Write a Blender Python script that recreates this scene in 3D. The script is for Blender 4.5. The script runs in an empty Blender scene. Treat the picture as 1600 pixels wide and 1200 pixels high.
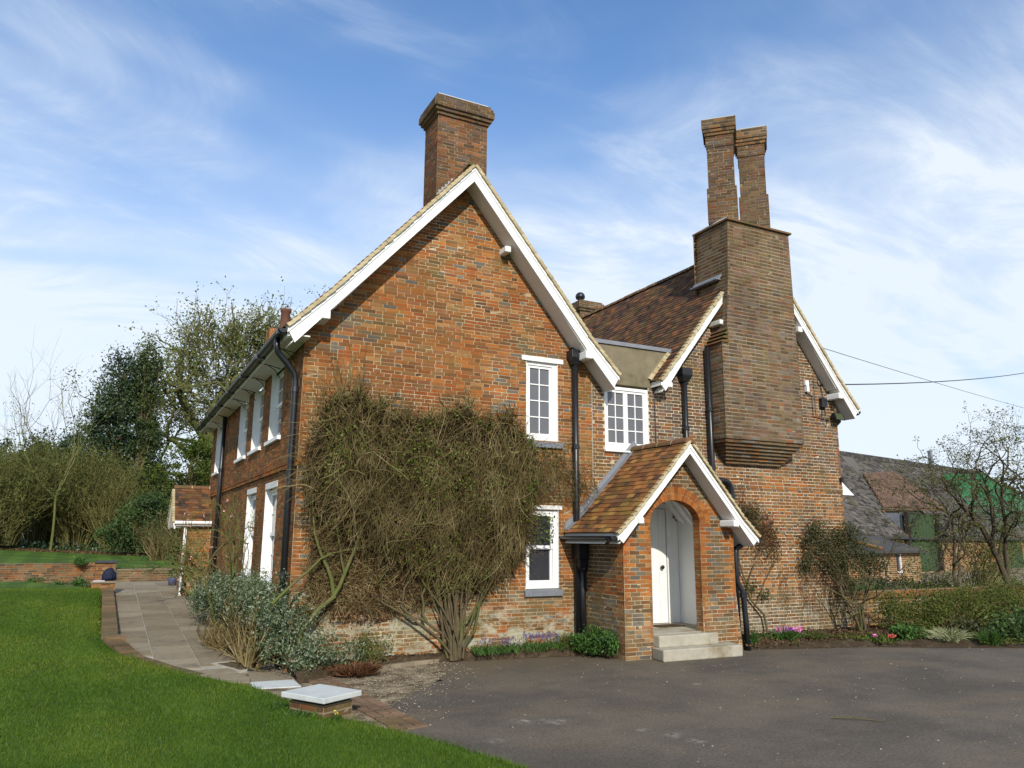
import bpy, math, random
import numpy as np
from mathutils import Matrix, Vector
R = math.radians
C = bpy.context.scene.collection
scn = bpy.context.scene

# ------------------------------------------------------------------ camera, sky, sun, exposure
CAMP = np.array([-2.3642, -11.4429, 1.848])
def _cam():
    cd = bpy.data.cameras.new('camera'); co = bpy.data.objects.new('camera', cd); C.objects.link(co)
    yaw, pit, rol = R(27.2), R(11.3), R(0.35)
    fw = np.array([math.sin(yaw)*math.cos(pit), math.cos(yaw)*math.cos(pit), math.sin(pit)])
    rt = np.array([math.cos(yaw), -math.sin(yaw), 0.0]); up = np.cross(rt, fw)
    r2 = math.cos(rol)*rt + math.sin(rol)*up; u2 = -math.sin(rol)*rt + math.cos(rol)*up
    m = Matrix.Identity(4)
    for i in range(3):
        m[i][0], m[i][1], m[i][2], m[i][3] = r2[i], u2[i], -fw[i], CAMP[i]
    co.matrix_world = m
    cd.sensor_width = 36; cd.sensor_fit = 'HORIZONTAL'; cd.lens = 27.0
    cd.clip_start = 0.1; cd.clip_end = 3000
    scn.camera = co
_cam()
SUN_EL, SUN_AZ = 31.0, 196.0        # azimuth clockwise from +y
scn.view_settings.view_transform = 'Standard'; scn.view_settings.look = 'None'
scn.view_settings.exposure = 0.15; scn.view_settings.gamma = 1.0
try: scn.view_settings.use_curve_mapping = False
except Exception: pass

class NT:
    """small node tree helper"""
    def __init__(s, tree): s.t = tree; s.n = tree.nodes; s.l = tree.links; s.n.clear()
    def add(s, typ, **kw):
        n = s.n.new(typ)
        ins = kw.pop('i', {})
        for k, v in kw.items(): setattr(n, k, v)
        for k, v in ins.items(): s.set(n.inputs[k], v)
        return n
    def set(s, sock, v):
        if hasattr(v, 'is_output') or isinstance(v, bpy.types.NodeSocket): s.l.new(v, sock)
        elif isinstance(v, bpy.types.Node): s.l.new(v.outputs[0], sock)
        else:
            if isinstance(v, (tuple, list)) and len(v) == 3 and sock.type == 'RGBA': v = (*v, 1)
            sock.default_value = v
    def math(s, op, a, b=0.0, clamp=False):
        n = s.add('ShaderNodeMath', operation=op, use_clamp=clamp); s.set(n.inputs[0], a); s.set(n.inputs[1], b); return n.outputs[0]
    def vmath(s, op, a, b=(0, 0, 0)):
        n = s.add('ShaderNodeVectorMath', operation=op); s.set(n.inputs[0], a); s.set(n.inputs[1], b); return n.outputs[1] if op in ('LENGTH', 'DISTANCE', 'DOT_PRODUCT') else n.outputs[0]
    def mix(s, f, a, b, blend='MIX'):
        n = s.add('ShaderNodeMix', data_type='RGBA', blend_type=blend); s.set(n.inputs[0], f); s.set(n.inputs[6], a); s.set(n.inputs[7], b); return n.outputs[2]
    def noise(s, vec, scale, detail=3, rough=.55, dist=0.0):
        n = s.add('ShaderNodeTexNoise', i={'Scale': scale, 'Detail': detail, 'Roughness': rough, 'Distortion': dist})
        if vec is not None: s.l.new(vec, n.inputs['Vector'])
        return n.outputs[0]
    def ramp(s, f, a, b, lo=0.0, hi=1.0):
        n = s.add('ShaderNodeMapRange', interpolation_type='SMOOTHSTEP', i={'Value': f, 'From Min': a, 'From Max': b, 'To Min': lo, 'To Max': hi}); return n.outputs[0]
    def scale(s, vec, v):
        n = s.add('ShaderNodeMapping', i={'Scale': v}); s.l.new(vec, n.inputs['Vector']); return n.outputs[0]

def _world():
    w = bpy.data.worlds.new('World'); scn.world = w; w.use_nodes = True
    t = NT(w.node_tree)
    sky = t.add('ShaderNodeTexSky', sky_type='NISHITA', sun_disc=False, sun_elevation=R(SUN_EL), sun_rotation=R(SUN_AZ))
    sky.air_density = 1.0; sky.dust_density = 0.6; sky.ozone_density = 2.5; sky.altitude = 50
    co = t.add('ShaderNodeTexCoord').outputs['Generated']
    sep = t.add('ShaderNodeSeparateXYZ'); t.l.new(co, sep.inputs[0])
    zz = t.math('ADD', t.math('MAXIMUM', sep.outputs[2], 0.0), 0.22)
    cx = t.math('DIVIDE', sep.outputs[0], zz); cy = t.math('DIVIDE', sep.outputs[1], zz)
    comb = t.add('ShaderNodeCombineXYZ'); t.l.new(cx, comb.inputs[0]); t.l.new(cy, comb.inputs[1])
    mp = t.add('ShaderNodeMapping', i={'Rotation': (0, 0, R(22)), 'Scale': (0.85, 1.35, 1), 'Location': (1.3, .4, 0)}); t.l.new(comb.outputs[0], mp.inputs['Vector'])
    big = t.noise(mp.outputs[0], 0.9, 4, .55, .5)
    mp2 = t.add('ShaderNodeMapping', i={'Rotation': (0, 0, R(35)), 'Scale': (1.0, 2.0, 1), 'Location': (.2, 2.4, 0)}); t.l.new(comb.outputs[0], mp2.inputs['Vector'])
    wisp = t.noise(mp2.outputs[0], 1.5, 8, .66, 1.0)
    f = t.math('MULTIPLY', t.ramp(big, .34, .62), t.ramp(wisp, .30, .74, .28, 1.0))
    f = t.math('ADD', f, t.ramp(wisp, .50, .85, 0, .30))
    haze = t.ramp(sep.outputs[2], 0.02, 0.62, .86, 0.08)
    f = t.math('MINIMUM', t.math('ADD', t.math('MULTIPLY', f, t.ramp(sep.outputs[2], .15, .6, .95, .72)), haze), .95, True)
    # clear-air blue, then thin ice cloud over it
    blue = t.mix(1.0, sky.outputs[0], (.58, 1.17, 1.60), 'MULTIPLY')
    col = t.mix(f, blue, (6.8, 7.45, 8.2))
    bg = t.add('ShaderNodeBackground', i={'Color': col, 'Strength': 0.115})
    out = t.add('ShaderNodeOutputWorld'); t.l.new(bg.outputs[0], out.inputs[0])
_world()
def _sun():
    sd = bpy.data.lights.new('sun', 'SUN'); so = bpy.data.objects.new('sun', sd); C.objects.link(so)
    sd.energy = 4.0; sd.angle = R(0.6); sd.color = (1.0, .93, .82)
    az, el = R(SUN_AZ), R(SUN_EL)
    d = Vector((math.sin(az)*math.cos(el), math.cos(az)*math.cos(el), math.sin(el)))
    so.rotation_euler = d.to_track_quat('Z', 'Y').to_euler(); so.location = (0, -20, 30)
_sun()

# ------------------------------------------------------------------ mesh helpers
def mesh_np(name, V, F, mat, col=None, smooth=False, mi=None):
    V = np.asarray(V, np.float32); F = np.asarray(F, np.int32)
    me = bpy.data.meshes.new(name); n, k = F.shape
    me.vertices.add(len(V)); me.vertices.foreach_set('co', V.ravel())
    me.loops.add(n*k); me.loops.foreach_set('vertex_index', F.ravel())
    me.polygons.add(n); me.polygons.foreach_set('loop_start', np.arange(0, n*k, k, dtype=np.int32))
    if mi is not None: me.polygons.foreach_set('material_index', np.asarray(mi, np.int32))
    me.polygons.foreach_set('use_smooth', np.full(n, bool(smooth)))
    if col is not None:
        a = me.attributes.new('tint', 'FLOAT_COLOR', 'POINT')
        c = np.ones((len(V), 4), np.float32); c[:, :3] = col; a.data.foreach_set('color', c.ravel())
    me.update(calc_edges=True)
    for m in (mat if isinstance(mat, (list, tuple)) else [mat]): me.materials.append(m)
    return me

class MB:
    """collects polygons"""
    def __init__(s): s.v = []; s.f = []; s.m = []
    def poly(s, pts, m=0):
        b = len(s.v); s.v += [tuple(map(float, p)) for p in pts]; s.f.append(tuple(range(b, b+len(pts)))); s.m.append(m)
    def hexa(s, p, m=0, skip=()):
        """8 points: bottom ring 0-3 (ccw seen from above), top ring 4-7"""
        b = len(s.v); s.v += [tuple(map(float, q)) for q in p]
        for k, q in enumerate(((3, 2, 1, 0), (4, 5, 6, 7), (0, 1, 5, 4), (1, 2, 6, 5), (2, 3, 7, 6), (3, 0, 4, 7))):
            if k in skip: continue
            s.f.append(tuple(b+i for i in q)); s.m.append(m)
    def box(s, x0, x1, y0, y1, z0, z1, m=0):
        s.hexa([(x0, y0, z0), (x1, y0, z0), (x1, y1, z0), (x0, y1, z0), (x0, y0, z1), (x1, y0, z1), (x1, y1, z1), (x0, y1, z1)], m)
    def fbox(s, fr, a0, a1, b0, b1, c0, c1, m=0):
        """box in a frame: a along u, b along v (up), c along the outward normal"""
        P = fr.p
        s.hexa([P(a0, b0, c1), P(a1, b0, c1), P(a1, b0, c0), P(a0, b0, c0), P(a0, b1, c1), P(a1, b1, c1), P(a1, b1, c0), P(a0, b1, c0)], m)
    def prism(s, pts, d, m=0):
        """polygon pts extruded by the vector d"""
        b = len(s.v); n = len(pts); d = np.array(d, float)
        s.v += [tuple(map(float, p)) for p in pts] + [tuple(np.array(p, float)+d) for p in pts]
        s.f.append(tuple(range(b, b+n))); s.f.append(tuple(range(b+2*n-1, b+n-1, -1))); s.m += [m, m]
        for i in range(n):
            j = (i+1) % n; s.f.append((b+i, b+n+i, b+n+j, b+j)); s.m.append(m)
    def tube(s, pts, r, k=8, m=0, cap=True):
        pts = [np.array(p, float) for p in pts]; n = len(pts); rs = r if isinstance(r, (list, tuple)) else [r]*n
        b = len(s.v); ref = None
        for i in range(n):
            t = pts[min(i+1, n-1)]-pts[max(i-1, 0)]; t = t/(np.linalg.norm(t)+1e-9)
            if ref is None:
                ref = np.array([0, 0, 1.]) if abs(t[2]) < .9 else np.array([1., 0, 0])
            e = np.cross(t, ref); e /= np.linalg.norm(e)+1e-9; g = np.cross(e, t); ref = g
            for j in range(k):
                a = 2*math.pi*j/k; s.v.append(tuple(pts[i]+rs[i]*(math.cos(a)*e+math.sin(a)*g)))
        for i in range(n-1):
            for j in range(k):
                j2 = (j+1) % k; s.f.append((b+i*k+j, b+i*k+j2, b+(i+1)*k+j2, b+(i+1)*k+j)); s.m.append(m)
        if cap:
            s.f.append(tuple(b+j for j in range(k-1, -1, -1))); s.f.append(tuple(b+(n-1)*k+j for j in range(k))); s.m += [m, m]
    def lathe(s, cx, cy, prof, k=16, m=0):
        b = len(s.v)
        for (r, z) in prof:
            for j in range(k):
                a = 2*math.pi*j/k; s.v.append((cx+r*math.cos(a), cy+r*math.sin(a), z))
        for i in range(len(prof)-1):
            for j in range(k):
                j2 = (j+1) % k; s.f.append((b+i*k+j, b+i*k+j2, b+(i+1)*k+j2, b+(i+1)*k+j)); s.m.append(m)
    def mesh(s, name, mats, smooth=False):
        me = bpy.data.meshes.new(name); me.from_pydata(s.v, [], s.f)
        for m in (mats if isinstance(mats, (list, tuple)) else [mats]): me.materials.append(m)
        me.polygons.foreach_set('material_index', s.m)
        if smooth:
            me.polygons.foreach_set('use_smooth', [True]*len(s.f))
        me.update(); return me
    def obj(s, name, mats, parent=None, smooth=False, bevel=0):
        o = link(name, s.mesh(name, mats, smooth), parent)
        if bevel:
            md = o.modifiers.new('edge', 'BEVEL'); md.width = bevel; md.segments = 2; md.limit_method = 'ANGLE'
        return o

class Frame:
    def __init__(s, o, u, v, n): s.o, s.u, s.v, s.n = (np.array(q, float) for q in (o, u, v, n))
    def p(s, a, b, c=0.0): return s.o+s.u*a+s.v*b+s.n*c
    def pv(s, A): A = np.asarray(A, float); return s.o+A[..., 0:1]*s.u+A[..., 1:2]*s.v+A[..., 2:3]*s.n

def link(name, data, parent=None):
    o = bpy.data.objects.new(name, data); C.objects.link(o)
    if parent is not None: o.parent = parent
    return o
def tag(o, label=None, cat=None, group=None, kind=None):
    if label: o['label'] = label
    if cat: o['category'] = cat
    if group: o['group'] = group
    if kind: o['kind'] = kind
    return o
def empty(name, label, cat, group=None, loc=(0, 0, 0)):
    o = link(name, None); o.location = loc; o.empty_display_size = .2
    return tag(o, label, cat, group)

# ------------------------------------------------------------------ materials
def mat(name, build):
    m = bpy.data.materials.new(name); m.use_nodes = True
    t = NT(m.node_tree); b = t.add('ShaderNodeBsdfPrincipled'); o = t.add('ShaderNodeOutputMaterial')
    t.l.new(b.outputs[0], o.inputs[0]); t.b = b
    b.inputs['Specular IOR Level'].default_value = .25
    t.pos = t.add('ShaderNodeNewGeometry').outputs['Position']
    build(t); return m
def rnd(t):
    g = t.add('ShaderNodeNewGeometry').outputs['Random Per Island']; oi = t.add('ShaderNodeObjectInfo').outputs['Random']
    return t.math('FRACT', t.math('ADD', g, oi))
def bump(t, h, dist=.01, st=.5):
    n = t.add('ShaderNodeBump', i={'Strength': st, 'Distance': dist}); t.l.new(h, n.inputs['Height']); t.l.new(n.outputs[0], t.b.inputs['Normal'])
def simple(name, base, rough=.7, var=.15, scale=6.0, spec=.25, bmp=0.0, second=None, s2=1.2, lo=.45, hi=.7, metal=0.0):
    def b(t):
        n = t.noise(t.pos, scale, 5, .6)
        c = t.mix(1.0, base, t.mix(n, (1-var*2,)*3, (1+var*2,)*3), 'MULTIPLY')
        if second is not None: c = t.mix(t.ramp(t.noise(t.pos, s2, 6, .65), lo, hi), c, second)
        t.set(t.b.inputs['Base Color'], c); t.b.inputs['Roughness'].default_value = rough
        t.b.inputs['Specular IOR Level'].default_value = spec; t.b.inputs['Metallic'].default_value = metal
        if bmp: bump(t, t.noise(t.pos, scale*6, 4, .7), bmp)
    return mat(name, b)

def brick_build(moss=0.25, lime=0.0, lichen=0.0, dark=0.0):
    def b(t):
        at = t.add('ShaderNodeAttribute', attribute_name='tint').outputs['Color']
        r = rnd(t)
        c = t.mix(1.0, at, t.mix(r, (.78, .77, .76), (1.18, 1.15, 1.10)), 'MULTIPLY')
        fine = t.noise(t.pos, 38, 4, .7)
        c = t.mix(1.0, c, t.mix(fine, (.68, .68, .68), (1.32, 1.32, 1.32)), 'MULTIPLY')
        n2 = t.noise(t.pos, 1.1, 6, .65)
        c = t.mix(1.0, c, t.mix(t.ramp(t.noise(t.scale(t.pos, (1, 1, .45)), .9, 6, .7), .3, .7), (.70, .68, .68), (1.16, 1.16, 1.14)), 'MULTIPLY')   # rain and soot staining
        if moss: c = t.mix(t.math('MULTIPLY', t.ramp(n2, .46, .70), moss*1.3), c, (.135, .10, .035))
        if dark: c = t.mix(t.math('MULTIPLY', t.ramp(t.noise(t.pos, .8, 5, .7), .42, .65), dark), c, (.06, .05, .04))
        z = t.add('ShaderNodeSeparateXYZ'); t.l.new(t.pos, z.inputs[0])
        if lime:
            k = t.math('MULTIPLY', t.ramp(t.noise(t.scale(t.pos, (1, 1, 2.2)), 2.3, 7, .74), .465, .56), t.ramp(z.outputs[2], .35, 1.10, 1, 0))
            c = t.mix(t.math('MULTIPLY', k, lime), c, (.40, .40, .30))
            k = t.math('MULTIPLY', t.ramp(t.noise(t.pos, 1.7, 6, .7), .42, .6), t.ramp(z.outputs[2], .5, 1.8, .6, 0))
            c = t.mix(k, c, (.135, .10, .042))
        if lichen:
            c = t.mix(t.math('MULTIPLY', t.ramp(t.noise(t.pos, 7, 6, .75), .60, .72), lichen), c, (.36, .34, .26))
            c = t.mix(t.math('MULTIPLY', t.ramp(t.noise(t.pos, 4.1, 6, .7), .58, .72), lichen*.8), c, (.17, .14, .04))
        t.set(t.b.inputs['Base Color'], c); t.b.inputs['Roughness'].default_value = .92
        t.b.inputs['Specular IOR Level'].default_value = .12
        bump(t, t.noise(t.pos, 70, 4, .7), .006, .6)
    return b
M = {}
M['brick'] = mat('brick_gable', brick_build(.55, .85, .08))
M['brick_wing'] = mat('brick_wing', brick_build(.45, .35, .18, .30))
M['brick_stack'] = mat('brick_stack', brick_build(.30, 0, .85, .30))
M['brick_porch'] = mat('brick_porch', brick_build(.06, .18))
M['brick_old'] = mat('brick_old', brick_build(.45, 0, .2, .3))
def mortar(t):
    n = t.noise(t.pos, 1.3, 5, .65)
    c = t.mix(t.ramp(n, .35, .65), (.33, .235, .12), (.47, .40, .27))
    c = t.mix(1.0, c, t.mix(t.noise(t.pos, 30, 4, .7), (.6,)*3, (1.35,)*3), 'MULTIPLY')
    t.set(t.b.inputs['Base Color'], c); t.b.inputs['Roughness'].default_value = .95
    bump(t, t.noise(t.pos, 60, 4, .7), .005, .6)
M['mortar'] = mat('lime_mortar', mortar)
def mortar2(a, b_):
    def f(t):
        c = t.mix(t.ramp(t.noise(t.pos, 1.3, 5, .65), .35, .65), a, b_); c = t.mix(1.0, c, t.mix(t.noise(t.pos, 30, 4, .7), (.6,)*3, (1.35,)*3), 'MULTIPLY')
        t.set(t.b.inputs['Base Color'], c); t.b.inputs['Roughness'].default_value = .95
    return f
M['mortar_old'] = mat('weathered_mortar', mortar2((.17, .125, .075), (.29, .235, .15))); M['mortar_mid'] = mat('buff_mortar', mortar2((.40, .31, .19), (.58, .50, .36)))
M['white'] = simple('white_gloss_paint', (.80, .80, .78), .5, .03, 5, .35, 0, (.64, .63, .58), 2.2, .52, .80)
M['soffit'] = simple('white_soffit_paint', (.72, .70, .66), .6, .05, 2, .25)
M['plaster'] = simple('white_limewashed_plaster', (.85, .845, .83), .8, .02, 5, .15, .003)
M['black'] = simple('black_gloss_iron', (.012, .013, .015), .35, .2, 12, .5)
M['lead'] = simple('grey_lead', (.20, .21, .23), .55, .15, 6, .4, .002)
M['render'] = simple('old_cement_render', (.20, .17, .11), .95, .22, 3, .1, .006, (.10, .085, .045), 1.6, .45, .72)
M['stone'] = simple('step_stone', (.36, .33, .26), .9, .15, 8, .15, .004, (.22, .18, .11), 2.2, .48, .7)
M['slab'] = None
M['sill'] = simple('grey_painted_sill', (.17, .18, .20), .6, .15, 8, .3, .002)
M['capstone'] = simple('pale_concrete_cap', (.50, .52, .50), .85, .06, 7, .2, .002, (.40, .42, .40), 3, .5, .7)
def glass(name, base, rough):
    def b(t):
        n = t.noise(t.pos, 3.0, 2, .5)
        t.set(t.b.inputs['Base Color'], t.mix(n, tuple(x*.8 for x in base), tuple(x*1.2 for x in base)))
        t.b.inputs['Roughness'].default_value = rough; t.b.inputs['Specular IOR Level'].default_value = .6
        bump(t, t.noise(t.pos, 2.5, 2, .5), .02, .12)
    return mat(name, b)
M['glass_grey'] = glass('window_glass_over_blind', (.115, .115, .125), .10)
M['glass_dark'] = glass('window_glass_dark_room', (.035, .036, .042), .08)
def tile_b(t):
    at = t.add('ShaderNodeAttribute', attribute_name='tint').outputs['Color']; r = rnd(t)
    c = t.mix(1.0, at, t.mix(r, (.50, .52, .55), (1.35, 1.3, 1.2)), 'MULTIPLY')
    c = t.mix(1.0, c, t.mix(t.noise(t.pos, 30, 4, .7), (.65,)*3, (1.35,)*3), 'MULTIPLY')
    c = t.mix(t.math('MULTIPLY', t.ramp(t.noise(t.pos, 2.0, 6, .7), .45, .68), .5), c, (.14, .105, .025))
    t.set(t.b.inputs['Base Color'], c); t.b.inputs['Roughness'].default_value = .85; t.b.inputs['Specular IOR Level'].default_value = .2
    bump(t, t.noise(t.pos, 50, 4, .7), .004, .5)
M['tile'] = mat('clay_tile', tile_b)
def verge_b(t):
    r = rnd(t)
    c = t.mix(r, (.36, .29, .16), (.52, .43, .27))
    c = t.mix(1.0, c, t.mix(t.noise(t.pos, 25, 4, .7), (.7,)*3, (1.3,)*3), 'MULTIPLY')
    t.set(t.b.inputs['Base Color'], c); t.b.inputs['Roughness'].default_value = .95
M['verge'] = mat('verge_mortar_and_tile_edge', verge_b)
def ramp_mat(name, cols, rough=.8, spec=.2, trans=0.0, vscale=0.0):
    def b(t):
        n = t.add('ShaderNodeValToRGB'); cr = n.color_ramp
        while len(cr.elements) < len(cols): cr.elements.new(.5)
        for i, cc in enumerate(cols): cr.elements[i].position = i/(len(cols)-1); cr.elements[i].color = (*cc, 1)
        f = rnd(t)
        if vscale: f = t.math('ADD', t.math('MULTIPLY', f, .55), t.ramp(t.noise(t.pos, vscale, 3, .5), .3, .7, 0, .45))
        t.l.new(f, n.inputs[0])
        t.set(t.b.inputs['Base Color'], n.outputs[0]); t.b.inputs['Roughness'].default_value = rough
        t.b.inputs['Specular IOR Level'].default_value = spec
        if trans:
            tr = t.add('ShaderNodeBsdfTranslucent'); t.l.new(n.outputs[0], tr.inputs[0])
            mx = t.add('ShaderNodeMixShader', i={0: trans}); t.l.new(t.b.outputs[0], mx.inputs[1]); t.l.new(tr.outputs[0], mx.inputs[2])
            out = [q for q in t.n if q.type == 'OUTPUT_MATERIAL'][0]; t.l.new(mx.outputs[0], out.inputs[0])
    return mat(name, b)
M['twig'] = ramp_mat('climber_twigs', [(.05, .034, .015), (.10, .075, .030), (.18, .14, .060), (.34, .27, .14)], .9, .1, 0, 2.6)
M['core'] = ramp_mat('gap_shade_twigs', [(.022, .013, .008), (.050, .029, .016), (.085, .052, .028)], .95, .05)  # dark tone stands in for shade deep inside the climber
M['bark'] = simple('grey_brown_bark', (.11, .085, .05), .95, .3, 14, .1, .01, (.09, .10, .03), 3, .45, .65)
M['bark_green'] = simple('mossy_bark', (.12, .11, .045), .95, .3, 10, .1, .01, (.10, .12, .03), 2, .4, .65)
M['bark_dark'] = simple('dark_lichened_bark', (.085, .068, .045), .95, .3, 10, .1, .01, (.11, .11, .05), 3, .5, .7)
M['leaf_climber'] = ramp_mat('climber_leaf', [(.045, .075, .008), (.095, .135, .015), (.16, .20, .028)], .6, .3, .25)
M['leaf_dead'] = ramp_mat('dead_leaf', [(.05, .028, .015), (.10, .056, .028), (.16, .10, .058)], .9, .1)
M['leaf_silver'] = ramp_mat('silver_leaf', [(.032, .058, .016), (.075, .11, .042), (.15, .185, .10), (.29, .32, .24)], .75, .2, .1)
M['leaf_holly'] = ramp_mat('evergreen_leaf', [(.010, .022, .010), (.022, .045, .018), (.045, .075, .028), (.07, .10, .035)], .45, .35, .1, .5)
M['leaf_ivy'] = ramp_mat('ivy_leaf', [(.02, .035, .01), (.05, .075, .02), (.11, .13, .035)], .5, .3, .15, .5)
M['leaf_spring'] = ramp_mat('spring_leaf', [(.10, .13, .035), (.17, .20, .06), (.28, .30, .12)], .7, .2, .45)
M['leaf_yew'] = ramp_mat('yew_leaf', [(.025, .042, .006), (.07, .10, .012), (.14, .17, .022)], .6, .25, .2, .6)
M['leaf_green'] = ramp_mat('green_leaf', [(.025, .06, .012), (.05, .12, .022), (.10, .19, .035)], .5, .3, .25)
M['leaf_hedge'] = ramp_mat('hedge_leaf', [(.03, .05, .010), (.06, .09, .014), (.10, .12, .02), (.13, .13, .03)], .7, .2, .2, 1.4)
M['leaf_olive'] = ramp_mat('olive_shrub_leaf', [(.05, .065, .016), (.10, .115, .03), (.17, .18, .05)], .8, .15, .25, .8)
M['leaf_dark'] = ramp_mat('dark_shrub_leaf', [(.018, .026, .008), (.045, .052, .016), (.085, .075, .03)], .6, .25, .1, 1.5)
M['leaf_mid'] = ramp_mat('mid_green_leaf', [(.022, .045, .012), (.05, .09, .022), (.095, .14, .035)], .55, .3, .2, .7)
M['leaf_pale'] = ramp_mat('pale_leaf', [(.20, .24, .09), (.34, .36, .18), (.45, .45, .28)], .7, .2, .2)
M['heather'] = ramp_mat('brown_heather', [(.05, .025, .014), (.10, .045, .022), (.16, .08, .04)], .9, .1)
def flower(name, c): return ramp_mat(name, [tuple(x*.7 for x in c), c, tuple(min(1, x*1.25) for x in c)], .7, .2, .2)
M['f_blue'] = flower('blue_petal', (.12, .11, .28)); M['f_pink'] = flower('pink_petal', (.75, .25, .50)); M['f_purple'] = flower('purple_petal', (.42, .08, .50))
M['f_blush'] = flower('blush_petal', (.75, .42, .38)); M['f_red'] = flower('red_petal', (.65, .12, .10)); M['f_yellow'] = flower('yellow_petal', (.75, .65, .08))

# ------------------------------------------------------------------ ground heights
def sst(x, a, b):
    t = np.clip((np.asarray(x, float)-a)/(b-a), 0, 1); return t*t*(3-2*t)
def h(x, y):
    x = np.asarray(x, float); y = np.asarray(y, float)
    left = 1-sst(x, 1.5, 10)
    z = .035*np.clip(y, 0, 13.4)*left + .2*sst(y, 6, 40)*(1-left)
    return z
def h_up(x, y):
    return .80+.022*(np.clip(y, 15.3, 34)-15.3)+.022*np.clip(-x-1.0, 0, 8)+.018*np.clip(-x-2.0, 0, 6)*sst(y, 15.3, 26)

def grid_mesh(name, X, Y, Z, mat, kind_label=None):
    n, m = X.shape
    V = np.stack([X, Y, Z], -1).reshape(-1, 3); idx = np.arange(n*m).reshape(n, m)
    F = np.stack([idx[:-1, :-1], idx[:-1, 1:], idx[1:, 1:], idx[1:, :-1]], -1).reshape(-1, 4)
    return mesh_np(name, V, F, mat, smooth=True)

def b_earth(t):
    c = t.mix(t.ramp(t.noise(t.pos, .35, 6, .6), .4, .6), (.045, .07, .018), (.08, .065, .035))
    c = t.mix(1.0, c, t.mix(t.noise(t.pos, 9, 4, .7), (.6,)*3, (1.4,)*3), 'MULTIPLY')
    t.set(t.b.inputs['Base Color'], c); t.b.inputs['Roughness'].default_value = 1
M['earth'] = mat('rough_earth_and_grass', b_earth)
def b_lawn(t):
    c = t.mix(t.ramp(t.noise(t.pos, .9, 5, .6), .35, .68), (.040, .088, .006), (.080, .140, .011))
    c = t.mix(t.math('MULTIPLY', t.ramp(t.noise(t.scale(t.pos, (1, .45, 1)), 1.7, 5, .65), .56, .74), .7), c, (.11, .12, .012))
    sx = t.add('ShaderNodeSeparateXYZ'); t.l.new(t.pos, sx.inputs[0])
    st = t.math('SINE', t.math('MULTIPLY', t.math('ADD', sx.outputs[0], t.math('MULTIPLY', sx.outputs[1], .04)), 7.0))
    c = t.mix(1.0, c, t.mix(t.ramp(st, -.3, .3), (.88,)*3, (1.12,)*3), 'MULTIPLY')   # mowing stripes
    c = t.mix(1.0, c, t.mix(t.noise(t.pos, 45, 4, .75), (.45,)*3, (1.55,)*3), 'MULTIPLY')
    t.set(t.b.inputs['Base Color'], c); t.b.inputs['Roughness'].default_value = .9
    bump(t, t.noise(t.pos, 60, 3, .7), .03, .7)
M['lawn'] = mat('mown_lawn', b_lawn)
M['blade'] = ramp_mat('grass_blade', [(.036, .082, .005), (.066, .13, .009), (.108, .175, .014), (.22, .22, .032)], .6, .25, .35, .55)
def b_asphalt(t):
    c = t.mix(t.ramp(t.noise(t.pos, .55, 6, .6), .35, .66), (.078, .066, .053), (.125, .103, .076))
    c = t.mix(t.math('MULTIPLY', t.ramp(t.noise(t.scale(t.pos, (.5, 1.3, 1)), .9, 5, .6), .5, .75), .6), c, (.145, .112, .072))
    sp = t.noise(t.pos, 90, 3, .8)
    c = t.mix(1.0, c, t.mix(sp, (.40,)*3, (1.7,)*3), 'MULTIPLY')
    c = t.mix(1.0, c, t.mix(t.noise(t.pos, 4, 6, .75), (.72,)*3, (1.3,)*3), 'MULTIPLY')
    c = t.mix(1.0, c, t.mix(t.ramp(t.noise(t.pos, 34, 3, .7), .3, .7), (.74,)*3, (1.28,)*3), 'MULTIPLY')
    c = t.mix(t.ramp(t.noise(t.pos, 30, 2, .5), .70, .76, 0, .7), c, (.30, .27, .22))
    sx = t.add('ShaderNodeSeparateXYZ'); t.l.new(t.pos, sx.inputs[0])
    # spilt chalky marks on the tarmac
    for (x, y, r) in ((1.60, -4.02, .20), (1.88, -4.16, .22), (2.48, -4.9, .14), (2.62, -5.15, .16), (2.68, -5.42, .14), (1.0, -4.6, .12), (4.6, -3.2, .10)):
        d = t.vmath('DISTANCE', t.pos, (x, y, 0.0))
        k = t.math('MULTIPLY', t.ramp(d, 0, r, 1, 0), t.ramp(t.noise(t.pos, 9, 6, .8), .44, .66))
        c = t.mix(t.math('MULTIPLY', k, .75), c, (.42, .39, .32))
    # brown washed-in silt along the beds
    k = t.ramp(t.math('ADD', sx.outputs[1], t.math('MULTIPLY', t.noise(t.pos, 1.1, 5, .6), 2.2)), -.9, .6, 0, .75)
    c = t.mix(k, c, (.125, .092, .055))
    t.set(t.b.inputs['Base Color'], c); t.b.inputs['Roughness'].default_value = .9
    bump(t, sp, .008, .6)
M['asphalt'] = mat('worn_tarmac', b_asphalt)
def b_gravel(t):
    c = t.mix(t.ramp(t.noise(t.pos, 3.5, 6, .75), .36, .64), (.085, .06, .034), (.34, .27, .175))
    c = t.mix(1.0, c, t.mix(t.ramp(t.noise(t.pos, 38, 4, .8), .3, .7), (.5,)*3, (1.5,)*3), 'MULTIPLY')
    t.set(t.b.inputs['Base Color'], c); t.b.inputs['Roughness'].default_value = 1
    bump(t, t.noise(t.pos, 55, 3, .7), .02, .7)
M['gravel'] = mat('dirty_gravel', b_gravel)
M['soil'] = simple('bare_soil', (.06, .042, .025), 1, .35, 20, .1, .02, (.10, .075, .045), 5, .45, .7)
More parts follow.
